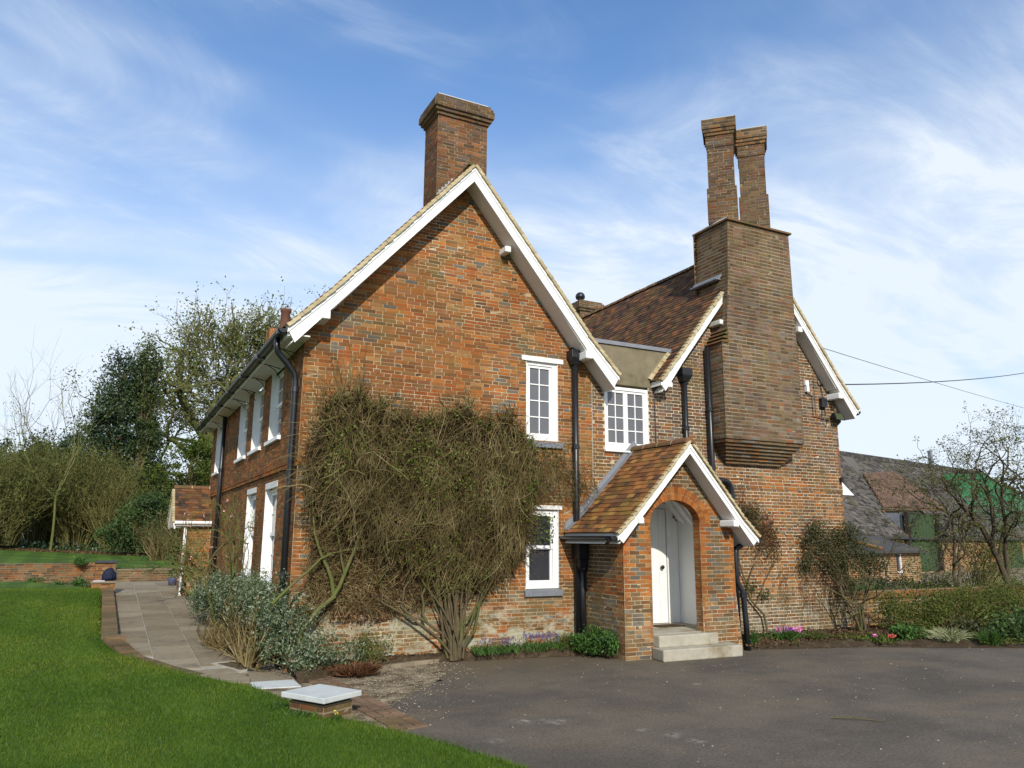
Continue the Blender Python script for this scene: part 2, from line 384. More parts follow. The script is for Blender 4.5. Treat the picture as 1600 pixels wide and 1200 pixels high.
def b_slab(t):
    r = rnd(t)
    c = t.mix(r, (.20, .158, .10), (.30, .25, .175))
    c = t.mix(1.0, c, t.mix(t.noise(t.pos, 14, 5, .7), (.6,)*3, (1.35,)*3), 'MULTIPLY')
    c = t.mix(t.ramp(t.noise(t.pos, 2.0, 6, .7), .5, .72, 0, .7), c, (.085, .075, .05))
    t.set(t.b.inputs['Base Color'], c); t.b.inputs['Roughness'].default_value = .85
    bump(t, t.noise(t.pos, 40, 4, .7), .005, .5)
M['slab'] = mat('concrete_paving', b_slab)
M['joint'] = simple('pale_joint_mortar', (.36, .33, .27), .95, .2, 8, .1)
M['pebble'] = ramp_mat('pale_pebbles', [(.10, .08, .055), (.24, .195, .135), (.46, .40, .30)], .9, .15)

# ------------------------------------------------------------------ the ground
def _ground():
    xs = np.concatenate([np.linspace(-400, -40, 10), np.linspace(-35, 60, 64), np.linspace(70, 400, 10)])
    ys = np.concatenate([np.linspace(-120, -16, 6), np.linspace(-14, 60, 60), np.linspace(70, 800, 14)])
    X, Y = np.meshgrid(xs, ys)
    up = np.clip(h_up(X, Y), 0, 1.9)
    k = sst(Y, 15.6, 16.4)*(1-sst(X, 2, 9))
    Z = h(X, Y)*(1-k)+up*k-.10
    tag(link('ground', grid_mesh('ground', X, Y, Z, M['earth'])), kind='structure')
_ground()
EDGE = [(-7.0, 1.05), (-5.4, .78), (-4.56, .54), (-3.75, .21), (-3.0, -.12), (-1.88, -.42), (-1.09, -.58), (-.21, -1.0), (.76, -1.48), (1.64, -1.83), (2.4, -2.07), (3.05, -2.30), (10.95, -2.36), (11.3, -2.36)]
EY, EX = np.array([e[0] for e in EDGE]), np.array([e[1] for e in EDGE])
def edge_x(y): return np.interp(y, EY, EX)
def lawn_z(x, y):
    d = edge_x(y)-x
    s = sst(y, 1.6, 3.2)
    return h(x, y)+.012+(.055+.09*s)*sst(d, -.02, .45-.35*s)+.02*np.sin(x*1.3+y*.7)*sst(d, 0, 1.5)
def _lawn():
    ys = np.concatenate([np.linspace(-14, -7, 10), np.linspace(-6.8, 11.2, 90)]); t = np.concatenate([np.linspace(0, 1, 40)**.5])
    Y = np.repeat(ys[:, None], len(t), 1); e = np.interp(ys, EY, EX)
    e[ys < -7] = 1.05+(-7-ys[ys < -7])*.28
    X = -16+(e[:, None]+16)*t[None, :]
    Z = np.where(Y < -7, .012+.067*sst(e[:, None]-X, 0, .4), lawn_z(X, Y))
    tag(link('lawn', grid_mesh('lawn', X, Y, Z, M['lawn'])), kind='structure')
    # near corner strip left of the low wall
    ys = np.linspace(11.2, 13.35, 10); Y = np.repeat(ys[:, None], 20, 1); X = np.repeat(np.linspace(-16, -4.3, 20)[None, :], 10, 0)
    X = -16+(np.interp(ys, [11.2, 13.35], [-2.7, -4.3])[:, None]+16)*np.linspace(0, 1, 20)[None, :]
    tag(link('lawn', grid_mesh('lawn_end', X, Y, h(X, Y)+.155, M['lawn'])), kind='structure')
    ys = np.linspace(15.62, 36, 40); xs = np.concatenate([np.linspace(-30, -8, 12), np.linspace(-7.5, 1.6, 30)])
    X, Y = np.meshgrid(xs, ys)
    tag(link('upper_lawn', grid_mesh('upper_lawn', X, Y, h_up(X, Y)+.02, M['lawn'])), kind='structure')
    rng = np.random.default_rng(3)
    # blades: dense near the camera, thinner with distance
    N = 330000
    y = -7+18.2*rng.random(N)**1.75; w = 3.2+.16*(y+7)
    x = edge_x(y)+.03*rng.standard_normal(N)-w*1.25*rng.random(N)
    keep = x < edge_x(y)+.03
    x, y = x[keep], y[keep]; n = len(x)
    z = lawn_z(x, y)
    L = (.016+.022*rng.random(n))*(1+.5*(rng.random(n) < .05)+1.1*(edge_x(y)-x < .07)*rng.random(n)); d = np.hypot(x-CAMP[0], y-CAMP[1])
    wd = (.0022+.0016*rng.random(n))*np.clip(d/6, 1, 2.6); a = rng.random(n)*2*np.pi; ln = L*(.2+.6*rng.random(n)); b = rng.random(n)*2*np.pi
    P = np.stack([x, y, z-.004], -1); s = np.stack([np.cos(a), np.sin(a), 0*a], -1)*wd[:, None]
    tip = P+np.stack([np.cos(b)*ln, np.sin(b)*ln, L], -1)
    V = np.stack([P-s, P+s, tip], 1).reshape(-1, 3)
    tag(link('grass', mesh_np('grass', V, np.arange(3*n).reshape(-1, 3), M['blade'])), kind='stuff')
_lawn()
def _drive():
    # tarmac sheet: left edge follows the gravel patch, far side runs under the beds
    pts = [(1.3, -14), (1.05, -7), (.78, -5.4), (.56, -4.56), (.30, -3.9), (.45, -3.2), (.62, -2.75), (1.0, -2.25), (1.40, -1.85), (1.78, -1.35), (2.1, -.7), (2.45, -.05), (4.6, .1), (8.5, .1), (13, .1), (40, .1), (40, -14)]
    rj = random.Random(3); fine = []
    for k, (p, q) in enumerate(zip(pts, pts[1:]+pts[:1])):
        n_ = 14 if 2 <= k <= 11 else 1
        for i in range(n_):
            t = i/n_; fine.append((p[0]+(q[0]-p[0])*t+(rj.gauss(0, .035) if n_ > 1 else 0), p[1]+(q[1]-p[1])*t+(rj.gauss(0, .025) if n_ > 1 else 0)))
    pts = fine
    mb = MB(); mb.poly([(x, y, 0.0) for x, y in pts]); tag(mb.obj('driveway', M['asphalt']), kind='structure')
    mb = MB(); mb.poly([(-1.0, -6, -.006), (2.6, -6, -.006), (2.9, .3, -.006), (-.6, .4, -.006)]); tag(mb.obj('gravel_patch', M['gravel']), kind='structure')
    rng = np.random.default_rng(5); n = 7500
    x = .25+2.2*rng.random(n); y = -3.9+4.0*rng.random(n); lim = np.interp(y, [-3.9, -2.25, -1.35, 0], [.35, 1.2, 2.0, 2.7])
    ok = (x < lim+.25*rng.standard_normal(n)) & (x > np.interp(y, [-3.9, -1.2, 0], [.3, .35, .5])); x, y = x[ok], y[ok]
    xe, ye = 1.2+10*rng.random(1500), -7.2+7.2*rng.random(1500); x = np.concatenate([x, xe]); y = np.concatenate([y, ye])
    blobs('pebbles', np.stack([x, y, 0*x+.002], -1), .003+.010*rng.random(len(x))**3, M['pebble'], rng, .6)
def blobs(name, P, r, mat_, rng, flat=1.0, parent=None):
    o = np.array([[1, 0, 0], [0, 1, 0], [-1, 0, 0], [0, -1, 0], [0, 0, 1], [0, 0, -1]], float)
    f = np.array([[0, 1, 4], [1, 2, 4], [2, 3, 4], [3, 0, 4], [1, 0, 5], [2, 1, 5], [3, 2, 5], [0, 3, 5]])
    n = len(P); a = rng.random(n)*6.28; c, s = np.cos(a), np.sin(a)
    q = o[None]*(.7+.6*rng.random((n, 6, 1))); q[..., 2] *= flat
    q = np.stack([q[..., 0]*c[:, None]-q[..., 1]*s[:, None], q[..., 0]*s[:, None]+q[..., 1]*c[:, None], q[..., 2]], -1)
    V = (P[:, None]+q*np.asarray(r)[:, None, None]).reshape(-1, 3)
    F = (f[None]+6*np.arange(n)[:, None, None]).reshape(-1, 3)
    ob = link(name, mesh_np(name, V, F, mat_), parent); tag(ob, kind='stuff'); return ob
_drive()
def _beds():
    # raised soil beds along the front, with a rough surface
    rng = np.random.default_rng(8)
    def bed(x0, x1, front, top, name='flower_bed'):
        xs = np.linspace(x0, x1, max(6, int((x1-x0)/.06))); t = np.linspace(0, 1, 16)
        X = np.repeat(xs[:, None], 16, 1); yf = np.interp(xs, [p[0] for p in front], [p[1] for p in front])
        yb = -.004
        Y = yf[:, None]*(1-t)+yb*t
        Z = .004+top*np.minimum(1, t*5)+.018*rng.standard_normal(X.shape)*(t > .02)
        return tag(link(name, grid_mesh(name, X, Y, Z, M['soil'])), kind='structure')
    bed(-.03, 4.86, [(-.03, -1.0), (.6, -.62), (1.03, -.40), (1.79, -.14), (2.1, -.12), (4.86, -.55)], .10)
    bed(7.2, 18, [(7.2, -1.0), (8.3, -1.40), (9.6, -1.75), (10.6, -2.3), (12, -3.0), (18, -4.5)], .07)
    mb = MB()
    pts = [(1.0, -.48), (1.4, -.30), (1.8, -.17), (2.15, -.10), (2.5, -.04)]
    for (a, b) in zip(pts, pts[1:]):
        a, b = np.array(a), np.array(b); d = (b-a)/np.linalg.norm(b-a); nn = np.array([-d[1], d[0]])*.05; b = b-d*.012
        mb.prism([(*(a-nn), .045), (*(b-nn), .045), (*(b+nn), .045), (*(a+nn), .045)], (0, 0, -.1))
    tag(mb.obj('kerb', M['slab'], bevel=.01), kind='structure')
    for k in range(0):
        x0 = 8.2+k*.9; y0 = np.interp(x0, [7.2, 8.3, 9.6, 10.6, 12, 18], [-1.0, -1.44, -1.79, -2.34, -3.04, -4.5]); y1 = np.interp(x0+.88, [7.2, 8.3, 9.6, 10.6, 12, 18], [-1.0, -1.44, -1.79, -2.34, -3.04, -4.5])
        if k < 2: mb.prism([(x0, y0, .05), (x0+.88, y1, .05), (x0+.88, y1+.07, .05), (x0, y0+.07, .05)], (0, 0, -.08))
_beds()
def _path():
    """the paved path: every slab a piece, on a bed of jointing"""
    ys = np.linspace(-1.3, 15.3, 40); mb = MB()
    base = link('path', None); base.empty_display_size = .2; tag(base, kind='structure')
    def q(x, y, dz): return (x, y, float(h(x, y))+dz)
    for a, b in zip(ys, ys[1:]):
        l0, l1 = (edge_x(min(v, 10.9))+.0 for v in (a, b)); r = lambda v: np.interp(v, [-1.3, .45, .46, 3.2, 5.1, 9.5, 15.3], [-.03, 0, -.0, -.25, -.1, -.3, -.3])
        mb.poly([q(l0-.03, a, -.012), q(r(a), a, -.012), q(r(b), b, -.012), q(l1-.03, b, -.012)])
    jo = mb.obj('path_joint', M['joint'], base)
    xs = [-2.30, -1.60, -1.02, -.42, .06]
    rng = random.Random(4)
    def slab(poly, lift=0.0, mt='slab'):
        mb = MB(); top = [q(x, y, .004+lift) for x, y in poly]; mb.prism(top, (0, 0, -.05)); return mb.obj('slab', M[mt], base)
    def clip_left(x0, x1, y0, y1):
        # quad cut by the curved lawn edge
        e0, e1 = edge_x(y0)+.02, edge_x(y1)+.02
        if x1 <= min(e0, e1)+.05: return None
        a, b = max(x0, e0), max(x0, e1)
        if a >= x1-.03 or b >= x1-.03:
            if a >= x1-.03 and b >= x1-.03: return None
            if a >= x1-.03:
                ym = y0+(y1-y0)*.5; return [(x1, ym), (x1, y1), (b, y1)]
            return None
        return [(a, y0), (x1, y0), (x1, y1), (b, y1)]
    g = .020
    for c in range(4):
        y = .5+rng.random()*.3 if c != 3 else 1.2
        if c == 0: y = 1.9
        while y < 15.1:
            L = rng.choice([.45, .6, .6, .75, .9]); y1 = min(y+L, 15.25)
            p = clip_left(xs[c]+g/2, xs[c+1]-g/2, y+g/2, y1-g/2)
            if p and not (c == 3 and y > 1.9 and y < 9.3): slab(p, rng.uniform(-.004, .003))
            y = y1
    # corner slabs round the drain cover, then the pale one by the pier
    slab([(-1.36, .50), (-.60, .52), (-.62, .20), (-1.22, .18)]); slab([(-1.15, .16), (-.62, .17), (-.52, -.30), (-.95, -.28)])
    slab([(-.48, .14), (.0, .40), (-.01, -.66), (-.55, -.62)]); slab([(-.57, -.65), (-.03, -.69), (-.04, -1.19), (-.60, -1.10)], .003, 'capstone')
    slab([(-.95, -.31), (-.52, -.33), (-.57, -.62), (-.66, -.62)])
    mb = MB()
    cor = [(-.87, .93), (-.57, .22), (-.10, .44), (-.38, 1.06)]
    ce = np.mean(cor, 0); ins = [tuple(ce+(np.array(p)-ce)*.86) for p in cor]
    for k in range(4):
        j = (k+1) % 4; mb.prism([q(*cor[k], .010), q(*cor[j], .010), q(*ins[j], .010), q(*ins[k], .010)], (0, 0, -.05))
    o = mb.obj('drain_rim', M['joint'], base)
    mb = MB(); mb.prism([q(*p, .003) for p in ins], (0, 0, -.04)); mb.obj('drain_cover', simple('brown_drain_cover', (.10, .075, .045), .9, .25, 18, .1, .004), base)
    # brick edging band between path and gravel
    mb = MB(); rr = random.Random(9); bb = []
    a, b = np.array([.03, .40]), np.array([.30, -3.95]); n = 56; d = (b-a)/n; w = np.array([.30, .06])
    bp = empty('brick_edging', None, None); tag(bp, kind='structure')
    cols = [(.215, .14, .09), (.20, .135, .09), (.235, .15, .098), (.19, .135, .092)]
    meshes = []
    for cc in cols:
        m2 = MB(); m2.prism([(0, 0, 0), (.11, 0, 0), (.11, .068, 0), (0, .068, 0)], (0, 0, -.05)); me = m2.mesh('edging_brick', M['brick_old'])
        at = me.attributes.new('tint', 'FLOAT_COLOR', 'POINT')
        for v in at.data: v.color = (*cc, 1)
        meshes.append(me)
    an = math.atan2(d[1], d[0])+math.pi/2
    for k in range(n):
        for s in range(3):
            o = link('brick', rr.choice(meshes), bp); p = a+d*k+w*s*.40
            o.location = (p[0], p[1], .010+rr.uniform(-.004, .004)); o.rotation_euler = (0, 0, an+rr.uniform(-.03, .03))
_path()

# ------------------------------------------------------------------ brickwork
PAL = [(.335, .125, .032), (.285, .090, .026), (.255, .100, .032), (.195, .085, .032), (.135, .070, .036), (.150, .132, .112), (.108, .098, .088),
       (.33, .17, .065), (.185, .118, .062), (.145, .106, .062), (.24, .125, .052), (.098, .066, .042),
       (.165, .088, .060), (.118, .080, .066), (.19, .130, .100), (.24, .098, .045), (.165, .060, .034)]
SW, HW, BH = .218, .105, .0525
_brick_mesh = {}
def brick_mesh(kind, ci, m):
    key = (kind, ci, m.name)
    if key not in _brick_mesh:
        w = SW if kind == 'S' else HW
        V = [(0, 0, 0), (w, 0, 0), (w, BH, 0), (0, BH, 0), (0, 0, -.05), (w, 0, -.05), (w, BH, -.05), (0, BH, -.05)]
        F = [(0, 1, 2, 3), (1, 0, 4, 5), (2, 1, 5, 6), (3, 2, 6, 7), (0, 3, 7, 4)]
        _brick_mesh[key] = mesh_np('brick', V, F, m, PAL[ci])
    return _brick_mesh[key]
class Bricks:
    """the bricks and the mortar face of one part of the house"""
    all = []
    def __init__(s, part, m, mm='mortar'):
        s.mm = mm; s.part, s.m, s.b, s.mort = part, m, [], MB(); s.frames = []; Bricks.all.append(s)
    def lay(s, fr, ints, z0, z1, pal, seed=0, course=.064, single=None, stretch=.35, mort=True, shrink=.005, gap=.011):
        rng = random.Random(seed); fi = len(s.frames); s.frames.append(fr)
        n = max(1, int(round((z1-z0)/course))); ch = (z1-z0)/n
        for k in range(n):
            b0 = z0+k*ch; zm = b0+ch/2
            lst = ints(zm)
            all_s = rng.random() < stretch
            off = rng.choice((0, .06, .12, .18)) if all_s else (0 if k % 2 else .17)
            for (p, q) in lst:
                if q-p < .02: continue
                if mort: s.mort.poly([fr.p(p-.006, b0, -shrink*.5), fr.p(q+.006, b0, -shrink*.5), fr.p(q+.006, b0+ch, -shrink*.5), fr.p(p-.006, b0+ch, -shrink*.5)])
                a = math.floor((p-2)/.346)*.346+off; hd = 0
                while a < q:
                    w = SW if (all_s or hd == 0) else HW; hd ^= 1
                    a0, a1 = max(a, p), min(a+w, q)
                    if a1-a0 > .035:
                        full = abs(a1-a0-w) < .002
                        ci = pal((a0+a1)/2, zm, rng, w == HW)
                        s.b.append((fi, a0, a1, b0+gap*.5, b0+gap*.5+min(BH, ch-gap), rng.uniform(-.0005, .0028), ci, ('S' if w == SW else 'H') if full else '', bool(single and single((a0+a1)/2, zm))))
                    a += w+gap
    def box4(s, x0, x1, y0, y1, z0, z1, pal, seed=0, faces='fblr', cap=True, single=None, stretch=.35, mat_i=0):
        FR = {'f': (Frame((x0, y0, 0), (1, 0, 0), (0, 0, 1), (0, -1, 0)), x1-x0), 'b': (Frame((x1, y1, 0), (-1, 0, 0), (0, 0, 1), (0, 1, 0)), x1-x0),
              'l': (Frame((x0, y1, 0), (0, -1, 0), (0, 0, 1), (-1, 0, 0)), y1-y0), 'r': (Frame((x1, y0, 0), (0, 1, 0), (0, 0, 1), (1, 0, 0)), y1-y0)}
        for i, k in enumerate(faces):
            fr, w = FR[k]; s.lay(fr, lambda z, w=w: [(0.0, w)], z0, z1, pal, seed+i, single=single if k == 'f' else None, stretch=stretch)
        if cap:
            s.mort.poly([(x0, y0, z1), (x1, y0, z1), (x1, y1, z1), (x0, y1, z1)]); s.mort.poly([(x0, y1, z0), (x1, y1, z0), (x1, y0, z0), (x0, y0, z0)])
    def extra(s, pts8, ci): s.ex = getattr(s, 'ex', []); s.ex.append((pts8, ci))
    def finish(s, chosen):
        jr = np.random.default_rng(len(s.b))
        s.part.data = s.mort.mesh(s.part.name, M[s.mm])
        rest = []
        for r in s.b:
            if id(r) in chosen:
                fr = s.frames[r[0]]; o = link('brick', brick_mesh(r[7], r[6], s.m), s.part)
                p = fr.p(r[1], r[3], r[5]); mt = Matrix.Identity(4)
                for i in range(3): mt[i][0], mt[i][1], mt[i][2], mt[i][3] = fr.u[i], fr.v[i], fr.n[i], p[i]
                o.matrix_world = mt
            else: rest.append(r)
        V = []; col = []; N = 0
        for fi, fr in enumerate(s.frames):
            A = np.array([r[1:6] for r in rest if r[0] == fi]); 
            if not len(A): continue
            ci = [r[6] for r in rest if r[0] == fi]; n = len(A)
            a0, a1, b0, b1, c = A.T; z = -.05+0*c
            q = np.stack([np.stack(t, -1) for t in ((a0, b0, c), (a1, b0, c), (a1, b1, c), (a0, b1, c), (a0, b0, z), (a1, b0, z), (a1, b1, z), (a0, b1, z))], 1)
            jit = .0016*jr.standard_normal((n, 4, 3)); q[:, :4] += jit; q[:, 4:, :2] += jit[:, :, :2]
            V.append(fr.pv(q).reshape(-1, 3)); col.append(np.repeat(np.array(PAL)[ci], 8, 0)); N += n
        for pts, ci in getattr(s, 'ex', []):
            V.append(np.array(pts, float)); col.append(np.repeat(np.array([PAL[ci]]), 8, 0)); N += 1
        if N:
            f = np.array([(0, 1, 2, 3), (1, 0, 4, 5), (2, 1, 5, 6), (3, 2, 6, 7), (0, 3, 7, 4)])
            F = (f[None]+8*np.arange(N)[:, None, None]).reshape(-1, 4)
            tag(link('brick', mesh_np('brick', np.concatenate(V), F, s.m, np.concatenate(col)), s.part), kind='stuff')
def choose_bricks(nmax=300):
    cand = []
    for s in Bricks.all:
        for r in s.b:
            if r[8] and r[7]:
                fr = s.frames[r[0]]; p = fr.p((r[1]+r[2])/2, (r[3]+r[4])/2); d = CAMP-p; L = np.linalg.norm(d)
                f = float(d@fr.n)/L
                if f > .1: cand.append(((r[2]-r[1])*f/L**2, id(r)))
    cand.sort(reverse=True); return {c[1] for c in cand[:nmax]}
def pick(weights):
    ks, ws = zip(*weights)
    def f(rng): return rng.choices(ks, ws)[0]
    return f
P_gable = pick([(0, 6), (1, 6), (2, 6), (3, 4), (4, 1.0), (5, .5), (6, .2), (7, 2.2), (10, 3), (15, 3)])
P_gable_old = pick([(0, 2), (1, 3), (2, 4), (3, 5), (4, 3), (5, 2), (8, 3), (10, 2)])
P_wing = pick([(1, .5), (2, .7), (3, 1.5), (4, 2), (5, 2.2), (8, 1.5), (9, 2), (11, 1.5), (12, 5), (13, 4), (14, 4), (15, 2)])
P_wing_low = pick([(0, 2.5), (2, 5), (3, 3), (7, 1.5), (8, 3), (10, 5), (15, 3)])
P_breast = pick([(3, .8), (4, 2), (5, 2), (8, 1.2), (9, 3), (11, 3), (12, 5), (13, 6), (14, 4), (15, 1)])
P_stack = pick([(3, 2), (4, 4), (5, 1), (9, 3), (11, 5), (12, 4), (13, 4), (16, 2)])
P_mainst = pick([(15, 4), (3, 3), (4, 4), (16, 4), (11, 3), (12, 4), (13, 2)])
P_blue = pick([(5, 4), (6, 2), (9, 3), (4, 2), (8, 2)])
P_orange = pick([(0, 6), (1, 4), (2, 2), (7, 1.5)])
P_porchbase = pick([(2, 3), (3, 4), (4, 3), (5, 2), (10, 3), (7, 1)])
def patchy(a, z, s=0):   # cheap smooth pseudo-noise for patches of like bricks
    return math.sin(a*1.9+s)+math.sin(z*2.3+1.7*s+a*.6)+.8*math.sin(a*4.1-z*3.3+s*2.1)
def pal_gable(a, z, rng, hd):
    if z < 1.15: return P_gable_old(rng)
    if hd and rng.random() < .14: return rng.choice((5, 9, 5, 4))
    if patchy(a, z, 1) > 1.3 and rng.random() < .40: return rng.choice((5, 13, 4, 9, 5))
    return P_gable(rng)
def pal_wing(a, z, rng, hd):
    if z < 3.25 and z > .6:
        if hd and rng.random() < .62: return rng.choice((9, 8, 5, 13))
        return P_wing_low(rng)
    if hd and rng.random() < .45: return rng.choice((5, 9, 13, 14, 8))
    if a < 6.4 and rng.random() < .55: return P_gable(rng)
    return P_wing(rng)
def pal_left(a, z, rng, hd): return rng.choice((1, 2, 3, 3, 10, 2, 4, 0))

# ------------------------------------------------------------------ the house
house = empty('brick_house', 'old two storey brick house with white bargeboards, tiled roofs and tall chimneys beside the driveway', 'house')
TA = .70       # upper edge of wall under the rake
RAKE_L = [(-.34, 4.86), (.25, 5.46), (2.58, 8.08)]; RAKE_R = [(5.46, 4.72), (4.90, 5.29), (2.58, 8.08)]
WING_L = [(6.46, 4.74), (7.0, 5.38), (9.10, 8.0)]; WING_R = [(11.76, 4.62), (11.25, 5.22), (9.10, 8.0)]
PORCH_L = [(4.54, 1.93), (4.86, 2.22), (6.02, 3.44)]; PORCH_R = [(7.42, 1.90), (7.10, 2.20), (6.02, 3.44)]
def span(pl, pr, z, d):
    """x-interval of a gable wall at height z, d below the tile line"""
    zz = z+d
    def inv(p):
        xs, zs = [q[0] for q in p], [q[1] for q in p]; return float(np.interp(zz, zs, xs))
    return inv(pl), inv(pr)
def cut(lst, holes):
    out = list(lst)
    for (p, q) in holes:
        nx = []
        for (a, b) in out:
            if q <= a or p >= b: nx.append((a, b)); continue
            if p > a: nx.append((a, p))
            if q < b: nx.append((q, b))
        out = nx
    return out
FRONT = Frame((0, 0, 0), (1, 0, 0), (0, 0, 1), (0, -1, 0))
LEFT = Frame((0, 11.5, 0), (0, -1, 0), (0, 0, 1), (-1, 0, 0))
OPEN_G = [(3.79, 4.43, 3.48, 4.86), (3.79, 4.43, 1.02, 2.31)]        # x0,x1,z0,z1
OPEN_M = [(5.40, 6.39, 3.42, 4.58)]
OPEN_L = [(11.5-2.68, 11.5-1.54, 3.50, 4.72), (11.5-4.59, 11.5-3.40, 3.50, 4.72), (11.5-6.48, 11.5-5.25, 3.50, 4.72), (11.5-10.7, 11.5-9.56, 3.50, 4.72),
          (11.5-2.56, 11.5-1.45, 1.10, 2.64), (11.5-4.60, 11.5-3.50, 1.10, 2.64)]
def holes(ops, z): return [(o[0], o[1]) for o in ops if o[2]-.02 < z < o[3]+.02]

def core(name, polys, m, parent=house):
    mb = MB()
    for p, d in polys: mb.prism(p, d)
    return mb.obj(name, m, parent)
# wall bodies: solid, set 60 mm behind the faces so that the recessed openings read as reveals
def wall_body(name, poly_xz, y0, y1, ops):
    """front wall body behind the brick face, in vertical strips round the openings"""
    return None
gable_wall = link('gable_wall', bpy.data.meshes.new('wall_face'), house); wing_wall = link('wing_wall', bpy.data.meshes.new('wall_face'), house); side_wall = link('side_wall', bpy.data.meshes.new('wall_face'), house)
bg = Bricks(gable_wall, M['brick'], 'mortar'); bw = Bricks(wing_wall, M['brick_wing'], 'mortar_mid'); bl = Bricks(side_wall, M['brick'], 'mortar_old')
def int_gable(z):
    if z < 4.62: base = [(0.0, 5.125)]
    else:
        a, b = span(RAKE_L, RAKE_R, z, .13); base = [(max(a, 0.0), min(b, 5.125))]
    return cut(base, holes(OPEN_G, z))
bg.lay(FRONT, int_gable, 0, 7.98, pal_gable, 1, course=.059, single=lambda a, z: z > 4.1 or (a > 4.45 and z > 3))
def int_wing(z):
    if z < 4.62: base = [(5.145, 11.45)]
    else:
        a, b = span(WING_L, WING_R, z, .12); base = [(max(a, 6.45), min(b, 11.45))]
    h2 = holes(OPEN_M, z)
    if z > 3.75 and z < 7.6: h2 = h2+[(8.02, 9.78)]
    if z < 2.1: h2 = h2+[(5.02, 7.0)]
    elif z < 3.16: h2 = h2+[(max(5.02, span(PORCH_L, PORCH_R, z, .24)[0]), min(7.0, span(PORCH_L, PORCH_R, z, .24)[1]))]
    return cut(base, h2)
bw.lay(FRONT, int_wing, -.16, 7.88, pal_wing, 2, stretch=.06, gap=.0125, single=lambda a, z: z > 3.6 or (a > 7.7 and z > 1))
bl.lay(LEFT, lambda z: cut([(0.0, 11.5)], holes(OPEN_L, z)), 0, 4.80, pal_left, 3, course=.059)
# string courses, two oversailing bricks high
for k in range(2):
    zz = 2.86+k*.072
    bl.lay(Frame((-.035+.012*k, 11.5, 0), (0, -1, 0), (0, 0, 1), (-1, 0, 0)), lambda z: [(0.0, 11.5)], zz, zz+.072, pal_left, 40+k, mort=False)
    bw.lay(Frame((0, -.016+.006*k, 0), (1, 0, 0), (0, 0, 1), (0, -1, 0)), lambda z: [(7.3, 11.45)], zz-.03, zz+.034, pal_wing, 44+k)
# closing backs of the walls (rear, right and inner faces), kept behind the brick faces
core('wall_core', [([(.30, .14, 0), (5.1, .14, 0), (5.1, .14, 4.9), (2.58, .14, 7.6), (.30, .14, 4.9)], (0, 11.3, 0)),
                   ([(5.2, .12, -.3), (11.35, .12, -.3), (11.35, .12, 4.7), (9.1, .12, 7.5), (6.9, .12, 4.9), (5.2, .12, 4.9)], (0, 9.8, 0))], M['mortar'])
Bricks_r = Frame((11.45, 0, 0), (0, 1, 0), (0, 0, 1), (1, 0, 0))
bw.lay(Bricks_r, lambda z: [(0.0, 10.0)], -.16, 4.60, pal_wing, 5)
# rendered panel (the parapet) between the two gables, lead covered
mb = MB(); mb.box(5.15, 6.90, -.004, .30, 4.62, 5.40); mb.obj('render_panel', M['render'], house, bevel=.01)
mb = MB(); mb.box(5.02, 6.95, -.03, .40, 5.401, 5.43); mb.box(5.02, 6.95, -.036, -.028, 5.36, 5.432); mb.obj('lead_capping', M['lead'], house)
mb = MB(); mb.box(5.128, 5.142, -.004, .05, 0, 4.62); mb.obj('mortar_seam', M['joint'], gable_wall)

# ------------------------------------------------------------------ roofs
TPAL = [(.27, .115, .038), (.20, .085, .034), (.14, .066, .034), (.085, .048, .030), (.29, .165, .05), (.05, .035, .028)]
T_main = pick([(0, 3), (1, 4), (2, 3), (3, 1), (4, 1)]); T_wing = pick([(0, .3), (1, 1.5), (2, 6), (3, 5), (5, 1)]); T_porch = pick([(0, 5), (1, 4), (2, 2.4), (4, 2), (3, .6)])
ROOF = lambda s, z, t: (s, t, z)
LEANMAP = lambda s, z, t: (t, s, z)
_tile_mesh = {}
def tile_mesh(ci, w, L):
    key = (ci, round(w, 3), round(L, 3))
    if key not in _tile_mesh:
        t = .013
        V = [(0, 0, .017), (w, 0, .017), (w, L, .002), (0, L, .002), (0, 0, .017+t), (w, 0, .017+t), (w, L, .002+t), (0, L, .002+t)]
        F = [(3, 2, 1, 0), (4, 5, 6, 7), (0, 1, 5, 4), (1, 2, 6, 5), (2, 3, 7, 6), (3, 0, 4, 7)]
        _tile_mesh[key] = mesh_np('tile', V, F, M['tile'], TPAL[ci])
    return _tile_mesh[key]
def arcpts(prof):
    P = np.array(prof, float); d = np.concatenate([[0], np.cumsum(np.linalg.norm(np.diff(P, axis=0), axis=1))]); return P, d
